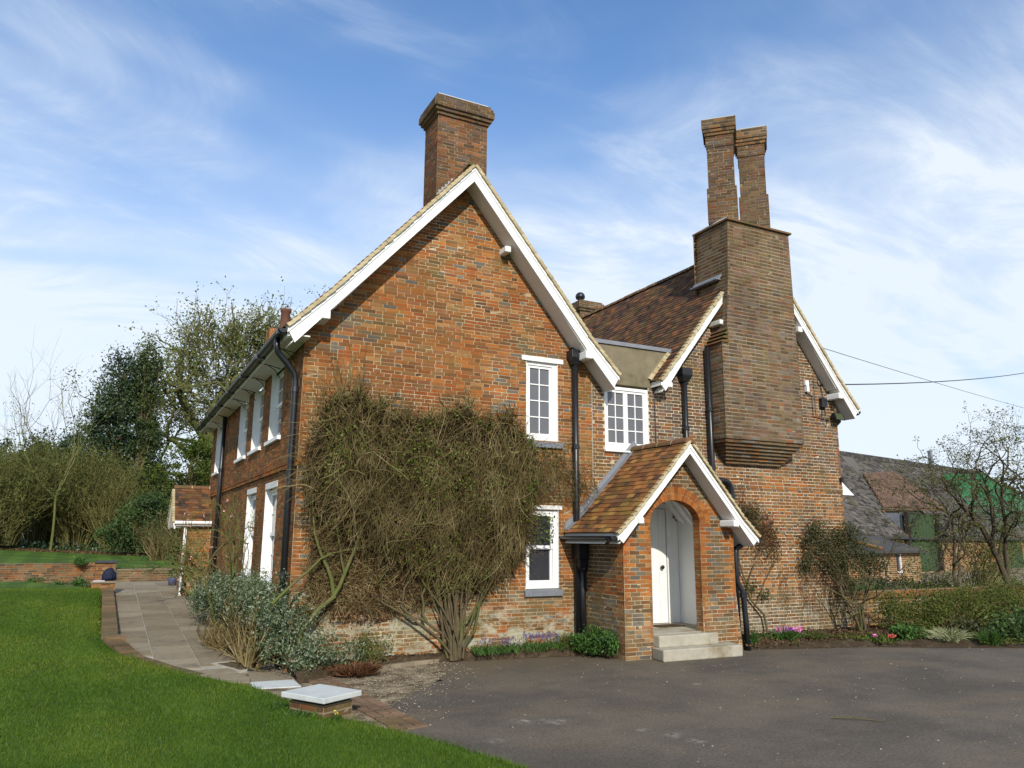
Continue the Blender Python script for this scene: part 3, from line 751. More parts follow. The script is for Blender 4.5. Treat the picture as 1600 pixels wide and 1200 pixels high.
def roof_slope(part, prof, t0, t1, pal, mp=ROOF, gauge=.10, singles=0, seed=0, thick=.09, keep=None, tw=.165):
    """slab plus tiles of one slope; prof runs from the eave to the ridge"""
    P, D = arcpts(prof); mb = MB()
    for a, b in zip(P, P[1:]):
        mb.prism([mp(a[0], a[1]-.02, t0), mp(b[0], b[1]-.02, t0), mp(b[0], b[1]-.02-thick, t0), mp(a[0], a[1]-.02-thick, t0)], np.array(mp(0, 0, t1))-np.array(mp(0, 0, t0)))
    mb.obj('roof_deck', M['soffit'], part)
    rng = random.Random(seed); n = int(D[-1]/gauge); items = []
    sgn = 1 if P[-1, 0] > P[0, 0] else -1
    for i in range(n):
        d = i*gauge-.02
        k = min(max(int(np.searchsorted(D, d, 'right'))-1, 0), len(P)-2)
        tg = (P[k+1]-P[k])/(D[k+1]-D[k]); p = P[k]+tg*(d-D[k]); nm = np.array([-tg[1]*sgn, abs(tg[0])])
        L = min(.165, D[-1]-d)
        off = (i % 2)*tw/2; t = t0-off
        while t < t1-.01:
            a0, a1 = max(t, t0), min(t+tw-.003, t1)
            if a1-a0 > .02 and (keep is None or keep(p[0], p[1], (a0+a1)/2)):
                items.append((p+nm*rng.uniform(-.001, .005), tg, nm, a0, a1, L, pal(rng), abs(a1-a0-(tw-.003)) < .001 and abs(L-.165) < .001))
            t += tw
    out = []
    ns = 0
    rest = []
    for it in items:
        if ns < singles and it[7]:
            ns += 1; o = link('tile', tile_mesh(it[6], tw-.003, .165), part)
            ax = np.array(mp(0, 0, 1))-np.array(mp(0, 0, 0)); up = np.array(mp(it[1][0], it[1][1], 0))-np.array(mp(0, 0, 0)); nn = np.array(mp(it[2][0], it[2][1], 0))-np.array(mp(0, 0, 0))
            p = np.array(mp(it[0][0], it[0][1], it[3]), float)
            if np.dot(np.cross(ax, up), nn) < 0: ax = -ax; p = np.array(mp(it[0][0], it[0][1], it[4]), float)
            mt = Matrix.Identity(4); a = (rng.random()-.5)*.02
            for r_ in range(3): mt[r_][0], mt[r_][1], mt[r_][2], mt[r_][3] = ax[r_], up[r_], nn[r_], p[r_]
            o.matrix_world = mt @ Matrix.Rotation(a, 4, 'Z')
        else: rest.append(it)
    V = []; col = []
    for (p, tg, nm, a0, a1, L, ci, full) in rest:
        th = .013; l0, l1 = p+nm*.017, p+nm*.002+tg*L
        j = rng.uniform(-.004, .004)
        V += [mp(*l0, a0), mp(*(l0+tg*j), a1), mp(*l1, a1), mp(*l1, a0)]; l0 = l0+nm*th; l1 = l1+nm*th
        V += [mp(*l0, a0), mp(*(l0+tg*j), a1), mp(*l1, a1), mp(*l1, a0)]; col += [TPAL[ci]]*8
    if rest:
        f = np.array([(3, 2, 1, 0), (4, 5, 6, 7), (0, 1, 5, 4), (1, 2, 6, 5), (2, 3, 7, 6), (3, 0, 4, 7)])
        F = (f[None]+8*np.arange(len(rest))[:, None, None]).reshape(-1, 4)
        tag(link('tile', mesh_np('tile', V, F, M['tile'], np.array(col)), part), kind='stuff')
def ridge(part, x, z, t0, t1, mp=ROOF, r=.11):
    n = int((t1-t0)/.32); L = (t1-t0)/n; rng = random.Random(n)
    def piece(a, b_, rr, m, mb):
        ring = [(x+rr*1.05*math.cos(q), z-.07+rr*math.sin(q)) for q in np.linspace(math.pi*.98, .02*math.pi, 9)]
        for (p, q) in zip(ring, ring[1:]): mb.poly([mp(*p, a), mp(*p, b_), mp(*q, b_), mp(*q, a)], m)
        mb.poly([mp(*p, a) for p in ring], m)
    mb = MB(); piece(t0, t0+L-.02, r, 0, mb); piece(t0+L-.02, t0+L, r*.985, 1, mb); me = mb.mesh('ridge_tile', [M['ridge'], M['verge']])
    for k in range(n):
        o = link('ridge_tile', me, part); o.location = np.array(mp(0, 0, k*L))-np.array(mp(0, 0, 0))+np.array([0, 0, rng.uniform(-.006, .006)])
M['ridge'] = simple('ridge_clay', (.17, .085, .045), .85, .3, 12, .15, .004, (.10, .085, .03), 3, .45, .65)
def barge(part, prof, y, deep=.25, name='bargeboard', wall_y=0.0, sof=True, mp=ROOF, cutfoot=True, keep=None, vt=.046):
    P, D = arcpts(prof); s = 1 if P[-1, 0] > P[0, 0] else -1
    mb = MB(); z1, z2 = .065, .065+deep
    for k, (a, b) in enumerate(zip(P, P[1:])):
        a0 = a.copy()
        bot = [mp(a[0]+(s*.11 if k == 0 and cutfoot else 0), a[1]-z2+(.06 if k == 0 and cutfoot else 0), y), mp(b[0], b[1]-z2, y)]
        mb.prism([mp(a[0], a[1]-z1, y)]+bot+[mp(b[0], b[1]-z1, y)], np.array(mp(0, 0, .035))-np.array(mp(0, 0, 0)))
        # fillet along the top edge
        mb.prism([mp(a[0], a[1]-z1+.002, y-.016), mp(a[0], a[1]-z1-.055, y-.016), mp(b[0], b[1]-z1-.055, y-.016), mp(b[0], b[1]-z1+.002, y-.016)], np.array(mp(0, 0, .015))-np.array(mp(0, 0, 0)))
    o = mb.obj(name, M['white'], part)
    if sof:
        mb = MB()
        for a, b in zip(P, P[1:]):
            q = z2-.045
            mb.prism([mp(a[0]+s*.06, a[1]-q+.02, y+.036), mp(a[0]+s*.06, a[1]-q-.0, y+.036), mp(b[0], b[1]-q, y+.036), mp(b[0], b[1]-q+.02, y+.036)], np.array(mp(0, 0, wall_y-y-.038))-np.array(mp(0, 0, 0)))
        mb.obj('soffit', M['soffit'], part)
    # bedded verge: one wedge of mortar and tile edge per course
    mb = MB(); n = int(D[-1]/.10); rng = random.Random(7)
    for i in range(n):
        d = i*.10-.02; k = min(max(int(np.searchsorted(D, d, 'right'))-1, 0), len(P)-2)
        tg = (P[k+1]-P[k])/(D[k+1]-D[k]); nm = np.array([-tg[1]*s, abs(tg[0])]); p = P[k]+tg*(d-D[k])
        if keep and not keep(p[0]): continue
        e = rng.uniform(-.004, .004)
        lo = p+nm*(.012+e); hi = p+tg*.118+nm*(-.006+e)
        ya, yb = y-.05+e*2, y+.12
        mb.hexa([mp(*(lo-nm*vt), ya), mp(*(hi-nm*vt*.8), ya), mp(*(hi-nm*vt*.8), yb), mp(*(lo-nm*vt), yb), mp(*(lo+nm*.012), ya), mp(*(hi+nm*.010), ya), mp(*(hi+nm*.010), yb), mp(*(lo+nm*.012), yb)])
    tag(mb.obj('verge_tile', M['verge'], part), kind='stuff')
main_roof = link('gable_roof', None, house); wing_roof = link('wing_roof', None, house); porch_roof = link('porch_roof', None, house)
YV = -.39
roof_slope(main_roof, RAKE_L, YV+.02, 11.8, T_main, seed=1)
roof_slope(main_roof, RAKE_R, YV+.02, 11.8, T_main, seed=2)
ridge(main_roof, 2.58, 8.10, YV-.02, 11.8)
barge(main_roof, RAKE_L, YV); barge(main_roof, RAKE_R, YV)
roof_slope(wing_roof, [(6.46, 4.74), (7.0, 5.38), (9.10, 8.0)], -.27, 10.2, T_wing, seed=3, singles=0)
roof_slope(wing_roof, WING_R, -.27, 10.2, T_wing, seed=4)
ridge(wing_roof, 9.10, 8.02, .45, 10.2)
outer = lambda x: not (8.0 < x < 9.95)
barge(wing_roof, WING_L, -.30, .20, keep=outer); barge(wing_roof, WING_R, -.30, .20, keep=outer)
# back slope down to the valley behind the parapet
roof_slope(porch_roof, PORCH_L, -1.55, -.01, T_porch, seed=5, singles=300, thick=.05)
roof_slope(porch_roof, PORCH_R, -1.55, -.01, T_porch, seed=6)
ridge(porch_roof, 6.02, 3.47, -1.57, -.02, r=.10)
barge(porch_roof, PORCH_L, -1.56, .15, wall_y=-1.255, vt=.028); barge(porch_roof, PORCH_R, -1.56, .15, wall_y=-1.255, vt=.028)
# mortar fillet where the wing roof meets the parapet face
mb = MB()
for k in range(9):
    t = k/9; t2 = (k+1)/9; x0, x1 = 6.42+.47*t, 6.42+.47*t2; z0, z1 = 4.80+.56*t, 4.80+.56*t2; o = (-.035 if k % 2 else -.045)
    mb.hexa([(x0-.04, o, z0), (x0+.05, o, z0-.03), (x0+.05, .02, z0-.03), (x0-.04, .02, z0), (x1-.04, o, z1), (x1+.05, o, z1-.03), (x1+.05, .02, z1-.03), (x1-.04, .02, z1)])
mb.obj('mortar_fillet', M['verge'], wing_roof)
# purlin ends
def purlin(x, z, y0, y1, w=.13, part=house):
    mb = MB(); mb.box(x-w/2, x+w/2, y0, y1, z-w/2, z+w/2); mb.obj('purlin_end', M['white'], part, bevel=.018)
purlin(.20, 5.08, YV-.03, .02, part=main_roof); purlin(3.31, 6.74, -.24, .02, .11, main_roof); purlin(4.83, 5.00, YV-.03, .02, .14, main_roof)
purlin(8.0, 6.05, -.33, .02, .10, wing_roof); purlin(10.17, 6.18, -.33, .02, .12, wing_roof); purlin(11.25, 4.86, -.33, .02, .13, wing_roof); purlin(6.68, 4.66, -.32, .02, .10, wing_roof)
purlin(4.98, 2.12, -1.60, -1.24, .10, porch_roof); purlin(6.92, 2.10, -1.60, -1.24, .11, porch_roof)
# boxed eaves along the left side, gutter and its iron brackets
mb = MB(); mb.box(-.30, -.005, YV+.04, 11.75, 4.72, 4.74); mb.box(-.33, -.30, YV+.04, 11.75, 4.70, 4.84); mb.obj('eaves_soffit', M['soffit'], house)
def gutter(x, y0, y1, z, part, r=.062):
    mb = MB(); ring = [(x+r*math.cos(a), z+r*math.sin(a)) for a in np.linspace(math.pi, 2*math.pi, 9)]
    for (p, q) in zip(ring, ring[1:]):
        mb.poly([(p[0], y0, p[1]), (q[0], y0, q[1]), (q[0], y1, q[1]), (p[0], y1, p[1])])
    inner = [(x+(r-.006)*math.cos(a), z+(r-.006)*math.sin(a)) for a in np.linspace(math.pi, 2*math.pi, 9)]
    for (p, q) in zip(inner, inner[1:]):
        mb.poly([(q[0], y0, q[1]), (p[0], y0, p[1]), (p[0], y1, p[1]), (q[0], y1, q[1])])
    for yy in (y0, y1): mb.poly([(p[0], yy, p[1]) for p in ring])
    for sx in (-1, 1): mb.box(x+sx*r-.006, x+sx*r+.006, y0, y1, z-.008, z+.006)
    for k in range(int((y1-y0)/1.8)+1): mb.box(x-r-.01, x+r+.01, y0+.05+k*1.8, y0+.13+k*1.8, z-r-.008, z+.004)
    return mb.obj('gutter', M['black'], part)
gutter(-.40, YV+.02, 11.8, 4.80, house); gutter(11.82, -.28, 10.0, 4.57, house)
gutter(4.485, -1.54, -.02, 1.875, house, .06); gutter(7.475, -1.54, -.02, 1.845, house, .06)
for k in range(9):
    y = .55+k*1.27; mb = MB(); mb.tube([(-.40, y, 4.73), (-.20, y, 4.70), (-.01, y, 4.66)], .008, 5); mb.tube([(-.22, y, 4.70), (-.10, y, 4.62), (-.01, y, 4.50)], .007, 5)
    mb.obj('gutter_bracket', M['black'], house)
# lead flashing where the porch roof meets the house
mb = MB()
for prof in (PORCH_L, PORCH_R):
    P, D = arcpts(prof)
    for a, b in zip(P, P[1:]):
        mb.prism([(a[0], -.022, a[1]), (b[0], -.022, b[1]), (b[0], -.022, b[1]+.16), (a[0], -.022, a[1]+.16)], (0, .012, 0))
        s = 1 if b[0] > a[0] else -1
        mb.prism([(a[0], -.13, a[1]+.040), (b[0], -.13, b[1]+.040), (b[0], -.13, b[1]+.052), (a[0], -.13, a[1]+.052)], (0, .118, 0))
mb.obj('lead_flashing', M['lead'], porch_roof)

# ------------------------------------------------------------------ chimneys
chim = link('chimney', bpy.data.meshes.new('wall_face'), house); tag(chim, 'broad brick stack with oversailing cap behind the gable peak')
bc = Bricks(chim, M['brick_stack'], 'mortar_old')
pm = lambda a, z, r, hd: P_mainst(r)
bc.box4(2.28, 3.26, .60, 1.26, 7.0, 9.45, pm, 60)
for k, (o, z0, z1) in enumerate([(.03, 9.45, 9.515), (.07, 9.515, 9.58), (.105, 9.58, 9.71), (.085, 9.71, 9.775), (.05, 9.775, 9.84)]):
    bc.box4(2.28-o, 3.26+o, .60-o, 1.26+o, z0, z1, lambda a, z, r, hd: r.choice((9, 11, 4, 11, 13, 4)), 64+k)
mb = MB(); mb.box(2.26, 3.28, .58, 1.28, 9.841, 9.88); mb.obj('cement_flaunching', M['capstone'], chim, bevel=.015)
mb = MB()
for k in range(11):   # stepped lead up the near face
    x = 2.28+k*.03; zz = 8.08-1.12*(2.58-x); mb.box(x, x+.028 if k < 10 else 2.60, .585, .592, zz-.1, zz+.16+.03*(k % 2))
mb.obj('lead_flashing', simple('pale_old_lead', (.34, .33, .33), .6, .15, 8, .3), chim)

breast = link('chimney_breast', bpy.data.meshes.new('wall_face'), house); tag(breast, 'massive projecting brick chimney breast carried on corbels on the right gable')
bb_ = Bricks(breast, M['brick_stack'], 'mortar_old')
pb = lambda a, z, r, hd: (P_breast(r) if not hd or r.random() < .5 else r.choice((9, 5, 8)))
pb2 = lambda a, z, r, hd: (r.choice((8, 14, 9, 12, 9, 4)) if not hd else r.choice((4, 9, 11, 8)))
for k in range(7):
    t = k/6; z0 = 3.29+k*.062
    bb_.box4(8.16-.28*t, 9.62+.28*t, -.085-.33*t, .05, z0, z0+.062, lambda a, z, r, hd: r.choice((4, 9, 3, 8, 9, 5)), 80+k, 'flr')
def tapered(z0, z1, xa0, xa1, xb0, xb1, y0, y1, pal, seed):
    n = int((z1-z0)/.072)
    for k in range(n):
        t = (k+.5)/n; za, zb = z0+(z1-z0)*k/n, z0+(z1-z0)*(k+1)/n
        bb_.box4(xa0+(xa1-xa0)*t, xb0+(xb1-xb0)*t, y0, y1, za, zb, pal, seed+k*7, 'flr', cap=False)
tapered(3.725, 5.62, 7.86, 7.87, 9.90, 9.89, -.45, .10, pb, 100)
tapered(5.62, 6.9, 7.99, 8.10, 9.89, 9.87, -.45, .40, pb, 900)
tapered(6.9, 8.17, 8.10, 8.17, 9.87, 9.85, -.45, .52, pb2, 1500)
bb_.box4(8.10, 9.85, .40, .52, 6.4, 8.17, pb2, 1900, 'b')
# tiled weathering on the shoulder
mb = MB()
for k in range(4): mb.hexa([(7.82+.05*k, -.47, 5.60+.085*k), (8.02, -.47, 5.60+.085*k), (8.02, .0, 5.60+.085*k), (7.82+.05*k, .0, 5.60+.085*k), (7.85+.05*k, -.47, 5.64+.085*k), (8.02, -.47, 5.66+.085*k), (8.02, .0, 5.66+.085*k), (7.85+.05*k, .0, 5.64+.085*k)])
mb.obj('weathering_tile', M['ridge'], breast)
mb = MB(); mb.box(8.12, 9.90, -.50, .57, 8.175, 8.215); mb.obj('tile_capping', M['ridge'], breast)
mb = MB(); mb.hexa([(8.13, -.49, 8.216), (9.89, -.49, 8.216), (9.89, .56, 8.216), (8.13, .56, 8.216), (8.22, -.36, 8.29), (9.83, -.36, 8.29), (9.83, .5, 8.29), (8.22, .5, 8.29)]); mb.obj('cement_flaunching', M['capstone'], breast)
mb = MB(); mb.box(7.98, 8.10, -.24, .56, 6.96, 6.985); mb.prism([(8.02, -.28, 6.94), (8.095, -.28, 7.04), (8.095, -.28, 7.08), (7.99, -.28, 6.95)], (0, .82, 0)); mb.obj('lead_apron', M['lead'], breast)
def twin(x0, x1, y0, y1, z1, lab, seed, pal):
    st = link('chimney_stack', bpy.data.meshes.new('wall_face'), house); tag(st, lab); b = Bricks(st, M['brick_stack'], 'mortar_old')
    zb = 8.28; cx, cy = (x0+x1)/2, (y0+y1)/2; q = math.sqrt(.5)
    def turned(o, za, zc, pl, sd):     # square stack set diagonally on the breast
        w = .535+2*o; c = np.array([cx, cy, 0]); dirs = [np.array([-q, -q, 0]), np.array([q, -q, 0]), np.array([q, q, 0]), np.array([-q, q, 0])]
        cor = []
        for i_, n_ in enumerate(dirs):
            u_ = np.array([-n_[1], n_[0], 0]); b.lay(Frame(c+n_*w/2-u_*w/2, u_, (0, 0, 1), n_), lambda z: [(0.0, w)], za, zc, pl, sd+i_); cor.append(c+n_*w/2-u_*w/2)
        b.mort.poly([(*p[:2], zc) for p in cor]); b.mort.poly([(*p[:2], za) for p in cor[::-1]]); return cor
    turned(.03, zb, zb+.78, pal, seed); turned(-.005, zb+.78, z1-.62, pal, seed+5); turned(.01, z1-.62, z1-.36, pal, seed+10)
    for k, (o, a, c) in enumerate([(.035, .36, .29), (.06, .29, .22), (.08, .22, 0)]): cor = turned(o, z1-a, z1-c, lambda a, z, r, hd: r.choice((9, 8, 11, 10)), seed+20+k)
    ctr = np.array([cx, cy, 0])
    mb = MB(); mb.prism([tuple((ctr+(p-ctr)*.92)[:2])+(z1+.028,) for p in cor], (0, 0, -.025)); mb.obj('cement_flaunching', M['capstone'], st)
ps = lambda a, z, r, hd: P_stack(r)
twin(8.22, 8.88, -.27, .39, 10.62, 'taller of the twin square stacks, near the ridge', 2000, ps)
twin(9.11, 9.77, -.27, .39, 10.62, 'outer of the twin square stacks', 2100, lambda a, z, r, hd: r.choice((8, 12, 9, 13, 4, 11)))
sc_ = link('small_chimney', bpy.data.meshes.new('wall_face'), house); b = Bricks(sc_, M['brick_stack'])
b.box4(9.50, 10.20, 7.2, 7.8, 6.8, 8.50, ps, 2200); b.box4(9.46, 10.24, 7.16, 7.84, 8.50, 8.58, ps, 2210); b.box4(9.41, 10.29, 7.11, 7.89, 8.58, 8.76, ps, 2214); b.box4(9.46, 10.24, 7.16, 7.84, 8.76, 8.82, ps, 2218)
mb = MB(); mb.lathe(9.62, 7.4, [(.07, 8.82), (.07, 8.90), (.13, 8.92), (.15, 8.99), (.13, 9.06), (.08, 9.11), (.0, 9.12)], 14); mb.obj('chimney_cowl', M['black'], sc_, smooth=True)
pc = link('pot_chimney', bpy.data.meshes.new('wall_face'), house); b = Bricks(pc, M['brick'])
b.box4(1.20, 1.90, 10.7, 11.3, 6.2, 7.72, lambda a, z, r, hd: P_orange(r), 2300)
mb = MB(); mb.lathe(1.66, 11.0, [(.17, 7.721), (.15, 7.80), (.13, 8.30), (.16, 8.33), (.16, 8.40), (.12, 8.40), (.11, 8.0)], 14); mb.obj('chimney_pot', simple('dark_terracotta', (.13, .06, .04), .8, .2, 10, .2), pc, smooth=True)

# ------------------------------------------------------------------ porch
porch = link('porch', bpy.data.meshes.new('wall_face'), house); tag(porch, 'small brick entrance porch with a round arch and steep tiled roof')
bp = Bricks(porch, M['brick_porch'])
PX0, PX1, PY = 4.87, 7.15, -1.25
AX, AW, AZ, AR = 5.915, .515, 2.10, .37       # arch centre, half width, springing, rise
PF = Frame((0, PY, 0), (1, 0, 0), (0, 0, 1), (0, -1, 0)); PL = Frame((PX0, 0, 0), (0, -1, 0), (0, 0, 1), (-1, 0, 0)); PR = Frame((PX1, PY, 0), (0, 1, 0), (0, 0, 1), (1, 0, 0))
def pal_porch(a, z, rng, hd):
    if z < .95: return rng.choice((3, 2, 4, 10, 1, 7, 5)) if abs(a-5.13) > .1 or rng.random() < .4 else rng.choice((5, 9, 4))
    if z > AZ+.15: return rng.choice((9, 5, 4, 9, 8, 3)) if abs(a-AX) < .62 or z > 2.6 else P_orange(rng)
    for c in (5.115, 6.80):
        if abs(a-c) < .105+.03*((int(z/.072)) % 2): return P_blue(rng)
    return P_orange(rng)
def pal_pside(a, z, rng, hd):
    if a > 1.05 or a < .17: return P_orange(rng) if rng.random() < .8 else 3
    if .98 < z < 1.2: return rng.choice((2, 3, 1, 4))
    return P_blue(rng) if rng.random() < .75 else rng.choice((9, 4, 8))
def int_pf(z):
    a, b = span(PORCH_L, PORCH_R, z, .10)
    bat = .10*(1-min(1, max(z, 0)/.95)) if z < .95 else 0
    lst = [(max(a, PX0), min(b, PX1+(bat if z < .95 else 0)))]
    if z < AZ: hl = [(AX-AW, AX+AW)]
    elif z < AZ+AR+.2: 
        w = (AW+.225)*math.sqrt(max(0, 1-((z-AZ)/(AR+.225))**2)); hl = [(AX-w, AX+w)] if w > 0 else []
    else: hl = []
    if z < .36: hl = [(AX-AW, AX+AW)]
    return cut(lst, hl)
bp.lay(PF, int_pf, 0, .95, pal_porch, 200, single=lambda a, z: True, stretch=.25)
fi = len(bp.frames); bp.frames.append(PF); rp = random.Random(206); npc = int(round((AZ-.95)/.064)); chp = (AZ-.95)/npc
for k in range(npc):
    b0 = .95+k*chp
    for (p, q) in int_pf(b0+chp/2):
        bp.mort.poly([PF.p(p-.006, b0, -.0025), PF.p(q+.006, b0, -.0025), PF.p(q+.006, b0+chp, -.0025), PF.p(p-.006, b0+chp, -.0025)])
        w = q-p; wl, wr = ((.220, .106) if k % 2 else (.106, .220)); mid = w-wl-wr-.02
        segs = [(p, p+wl, 0), (p+wl+.01, p+wl+.01+mid, 1), (q-wr, q, 0)]
        if mid > .19: segs = segs[:1]+[(p+wl+.01, p+wl+.005+mid/2, 1), (p+wl+.015+mid/2, p+wl+.01+mid, 1)]+segs[2:]
        for a0, a1, g in segs:
            fl_ = 'S' if abs(a1-a0-SW) < .002 else ('H' if abs(a1-a0-HW) < .002 else '')
            bp.b.append((fi, a0, a1, b0+.005, b0+chp-.0045, rp.uniform(0, .003), P_blue(rp) if g and rp.random() < .9 else P_orange(rp), fl_ if chp > .0635 else fl_, True))
bp.lay(PF, int_pf, AZ, 3.34, pal_porch, 203, single=lambda a, z: True, stretch=.25)
bp.lay(PL, lambda z: [(0.0, 1.25)], 0, 1.98, pal_pside, 210, single=lambda a, z: z > .6)
bp.lay(PR, lambda z: [(0.0, 1.25)], 0, 1.98, pal_pside, 220)
# jamb reveals of the archway
TH = .17
JL = Frame((AX-AW, PY, 0), (0, 1, 0), (0, 0, 1), (1, 0, 0)); JR = Frame((AX+AW, PY+TH, 0), (0, -1, 0), (0, 0, 1), (-1, 0, 0))
for i, fr in enumerate((JL, JR)): bp.lay(fr, lambda z: [(0.0, TH)], .30, AZ, lambda a, z, r, hd: P_orange(r), 230+i)
# arch ring of voussoirs, two half-brick rings
def arch_pt(r, th): return (AX+(AW+r)*math.cos(th), AZ+(AR+r)*math.sin(th))
rg = random.Random(12)
for ring, (r0, r1, n) in enumerate(((.0, .108, 24), (.116, .222, 30))):
    for k in range(n):
        t0, t1 = math.pi*(k+.06)/n, math.pi*(k+.94)/n
        a, b, c, d = arch_pt(r0, t1), arch_pt(r0, t0), arch_pt(r1, t0), arch_pt(r1, t1); o = rg.uniform(.001, .007)
        yb = PY+(TH if ring == 0 else .05)
        bp.extra([(a[0], PY-o, a[1]), (b[0], PY-o, b[1]), (c[0], PY-o, c[1]), (d[0], PY-o, d[1]), (a[0], yb, a[1]), (b[0], yb, b[1]), (c[0], yb, c[1]), (d[0], yb, d[1])], rg.choice((0, 1, 0, 1, 2)))
for k in range(40):
    t0, t1 = math.pi*k/40, math.pi*(k+1)/40
    a, b, c, d = arch_pt(.006, t0), arch_pt(.006, t1), arch_pt(.235, t1), arch_pt(.235, t0)
    bp.mort.poly([(a[0], PY+.004, a[1]), (b[0], PY+.004, b[1]), (c[0], PY+.004, c[1]), (d[0], PY+.004, d[1])][::-1])
    bp.mort.poly([(a[0], PY+.004, a[1]), (b[0], PY+.004, b[1]), (b[0], PY+TH, b[1]), (a[0], PY+TH, a[1])])
# plastered inside of the porch
mb = MB()
mb.box(6.98, 7.09, PY+TH, -.002, .34, 2.30); mb.box(4.93, 5.04, PY+TH, -.002, .34, 2.30)
for (x0, x1) in ((5.041, AX-AW-.004), (AX+AW+.004, 6.979)): mb.box(x0, x1, PY+TH-.05, PY+TH+.004, .34, 2.18)
for prof in (PORCH_L, PORCH_R):
    P, D = arcpts(prof)
    for a, b in zip(P, P[1:]): mb.prism([(a[0], PY+.05, a[1]-.15), (b[0], PY+.05, b[1]-.15), (b[0], PY+.05, b[1]-.17), (a[0], PY+.05, a[1]-.17)], (0, 1.19, 0))
mb.box(5.041, 5.60, .0, .012, .36, 2.20); mb.prism([(5.041, .0, 2.201), (5.60, .0, 2.201), (5.60, .0, 2.481), (6.86, .0, 2.481), (6.86, .0, 2.201), (6.979, .0, 2.201), (6.02, .0, 3.22)], (0, .012, 0)); mb.box(6.86, 6.979, .0, .012, .36, 2.20)
mb.obj('plaster_lining', M['plaster'], porch)
for k in range(5):
    y = PY+.22+k*.2
    for prof in (PORCH_L, PORCH_R):
        P, D = arcpts(prof); a, b = P[1], P[2]; mb = MB()
        mb.prism([(a[0], y, a[1]-.172), (b[0], y, b[1]-.172), (b[0], y, b[1]-.25), (a[0], y, a[1]-.25)], (0, .06, 0)); mb.obj('rafter', M['white'], porch)
# steps
mb = MB(); mb.box(5.04, 6.979, PY+.06, .0, .18, .362); mb.obj('porch_floor', M['stone'], porch)
def step(pts, z0, z1):
    mb = MB(); mb.prism([(x, y, z1) for x, y in pts], (0, 0, z0-z1)); mb.obj('step', M['stone'], porch, bevel=.018)
step([(5.40, PY+.055), (5.40, -1.40), (6.60, -1.40), (6.63, PY-.012), (6.43, PY-.012), (6.43, PY+.055)], .175, .355)
step([(5.36, PY-.006), (5.30, -1.62), (6.86, -1.66), (6.93, PY-.012)], 0, .178)
# front door
door = link('door', None, house); tag(door, 'white boarded front door with a round dark knob')
mb = MB(); mb.box(5.70, 6.70, .015, .05, .365, 2.38); 
mb.obj('door_leaf', M['white'], door)
for k in range(6):
    mb = MB(); mb.box(5.705+k*.166, 5.705+k*.166+.161, .004, .0145, .37, 2.375); mb.obj('door_board', M['white'], door, bevel=.004)
mb = MB(); mb.box(5.60, 5.70, -.012, .05, .365, 2.48); mb.box(6.712, 6.86, -.012, .05, .365, 2.48); mb.box(5.70, 6.712, -.012, .05, 2.39, 2.48); mb.obj('door_frame', M['white'], door)
mb = MB(); mb.tube([(6.57, .004, 1.34), (6.57, -.03, 1.34)], .016, 10); mb.tube([(6.57, -.03, 1.34), (6.57, -.045, 1.34), (6.57, -.062, 1.34), (6.57, -.07, 1.34)], [.022, .038, .034, .012], 14); mb.obj('door_knob', M['black'], door, smooth=True)
mb = MB(); mb.box(6.1, 6.62, -.55, -.25, .363, .378); mb.obj('door_mat', M['soil'], porch)

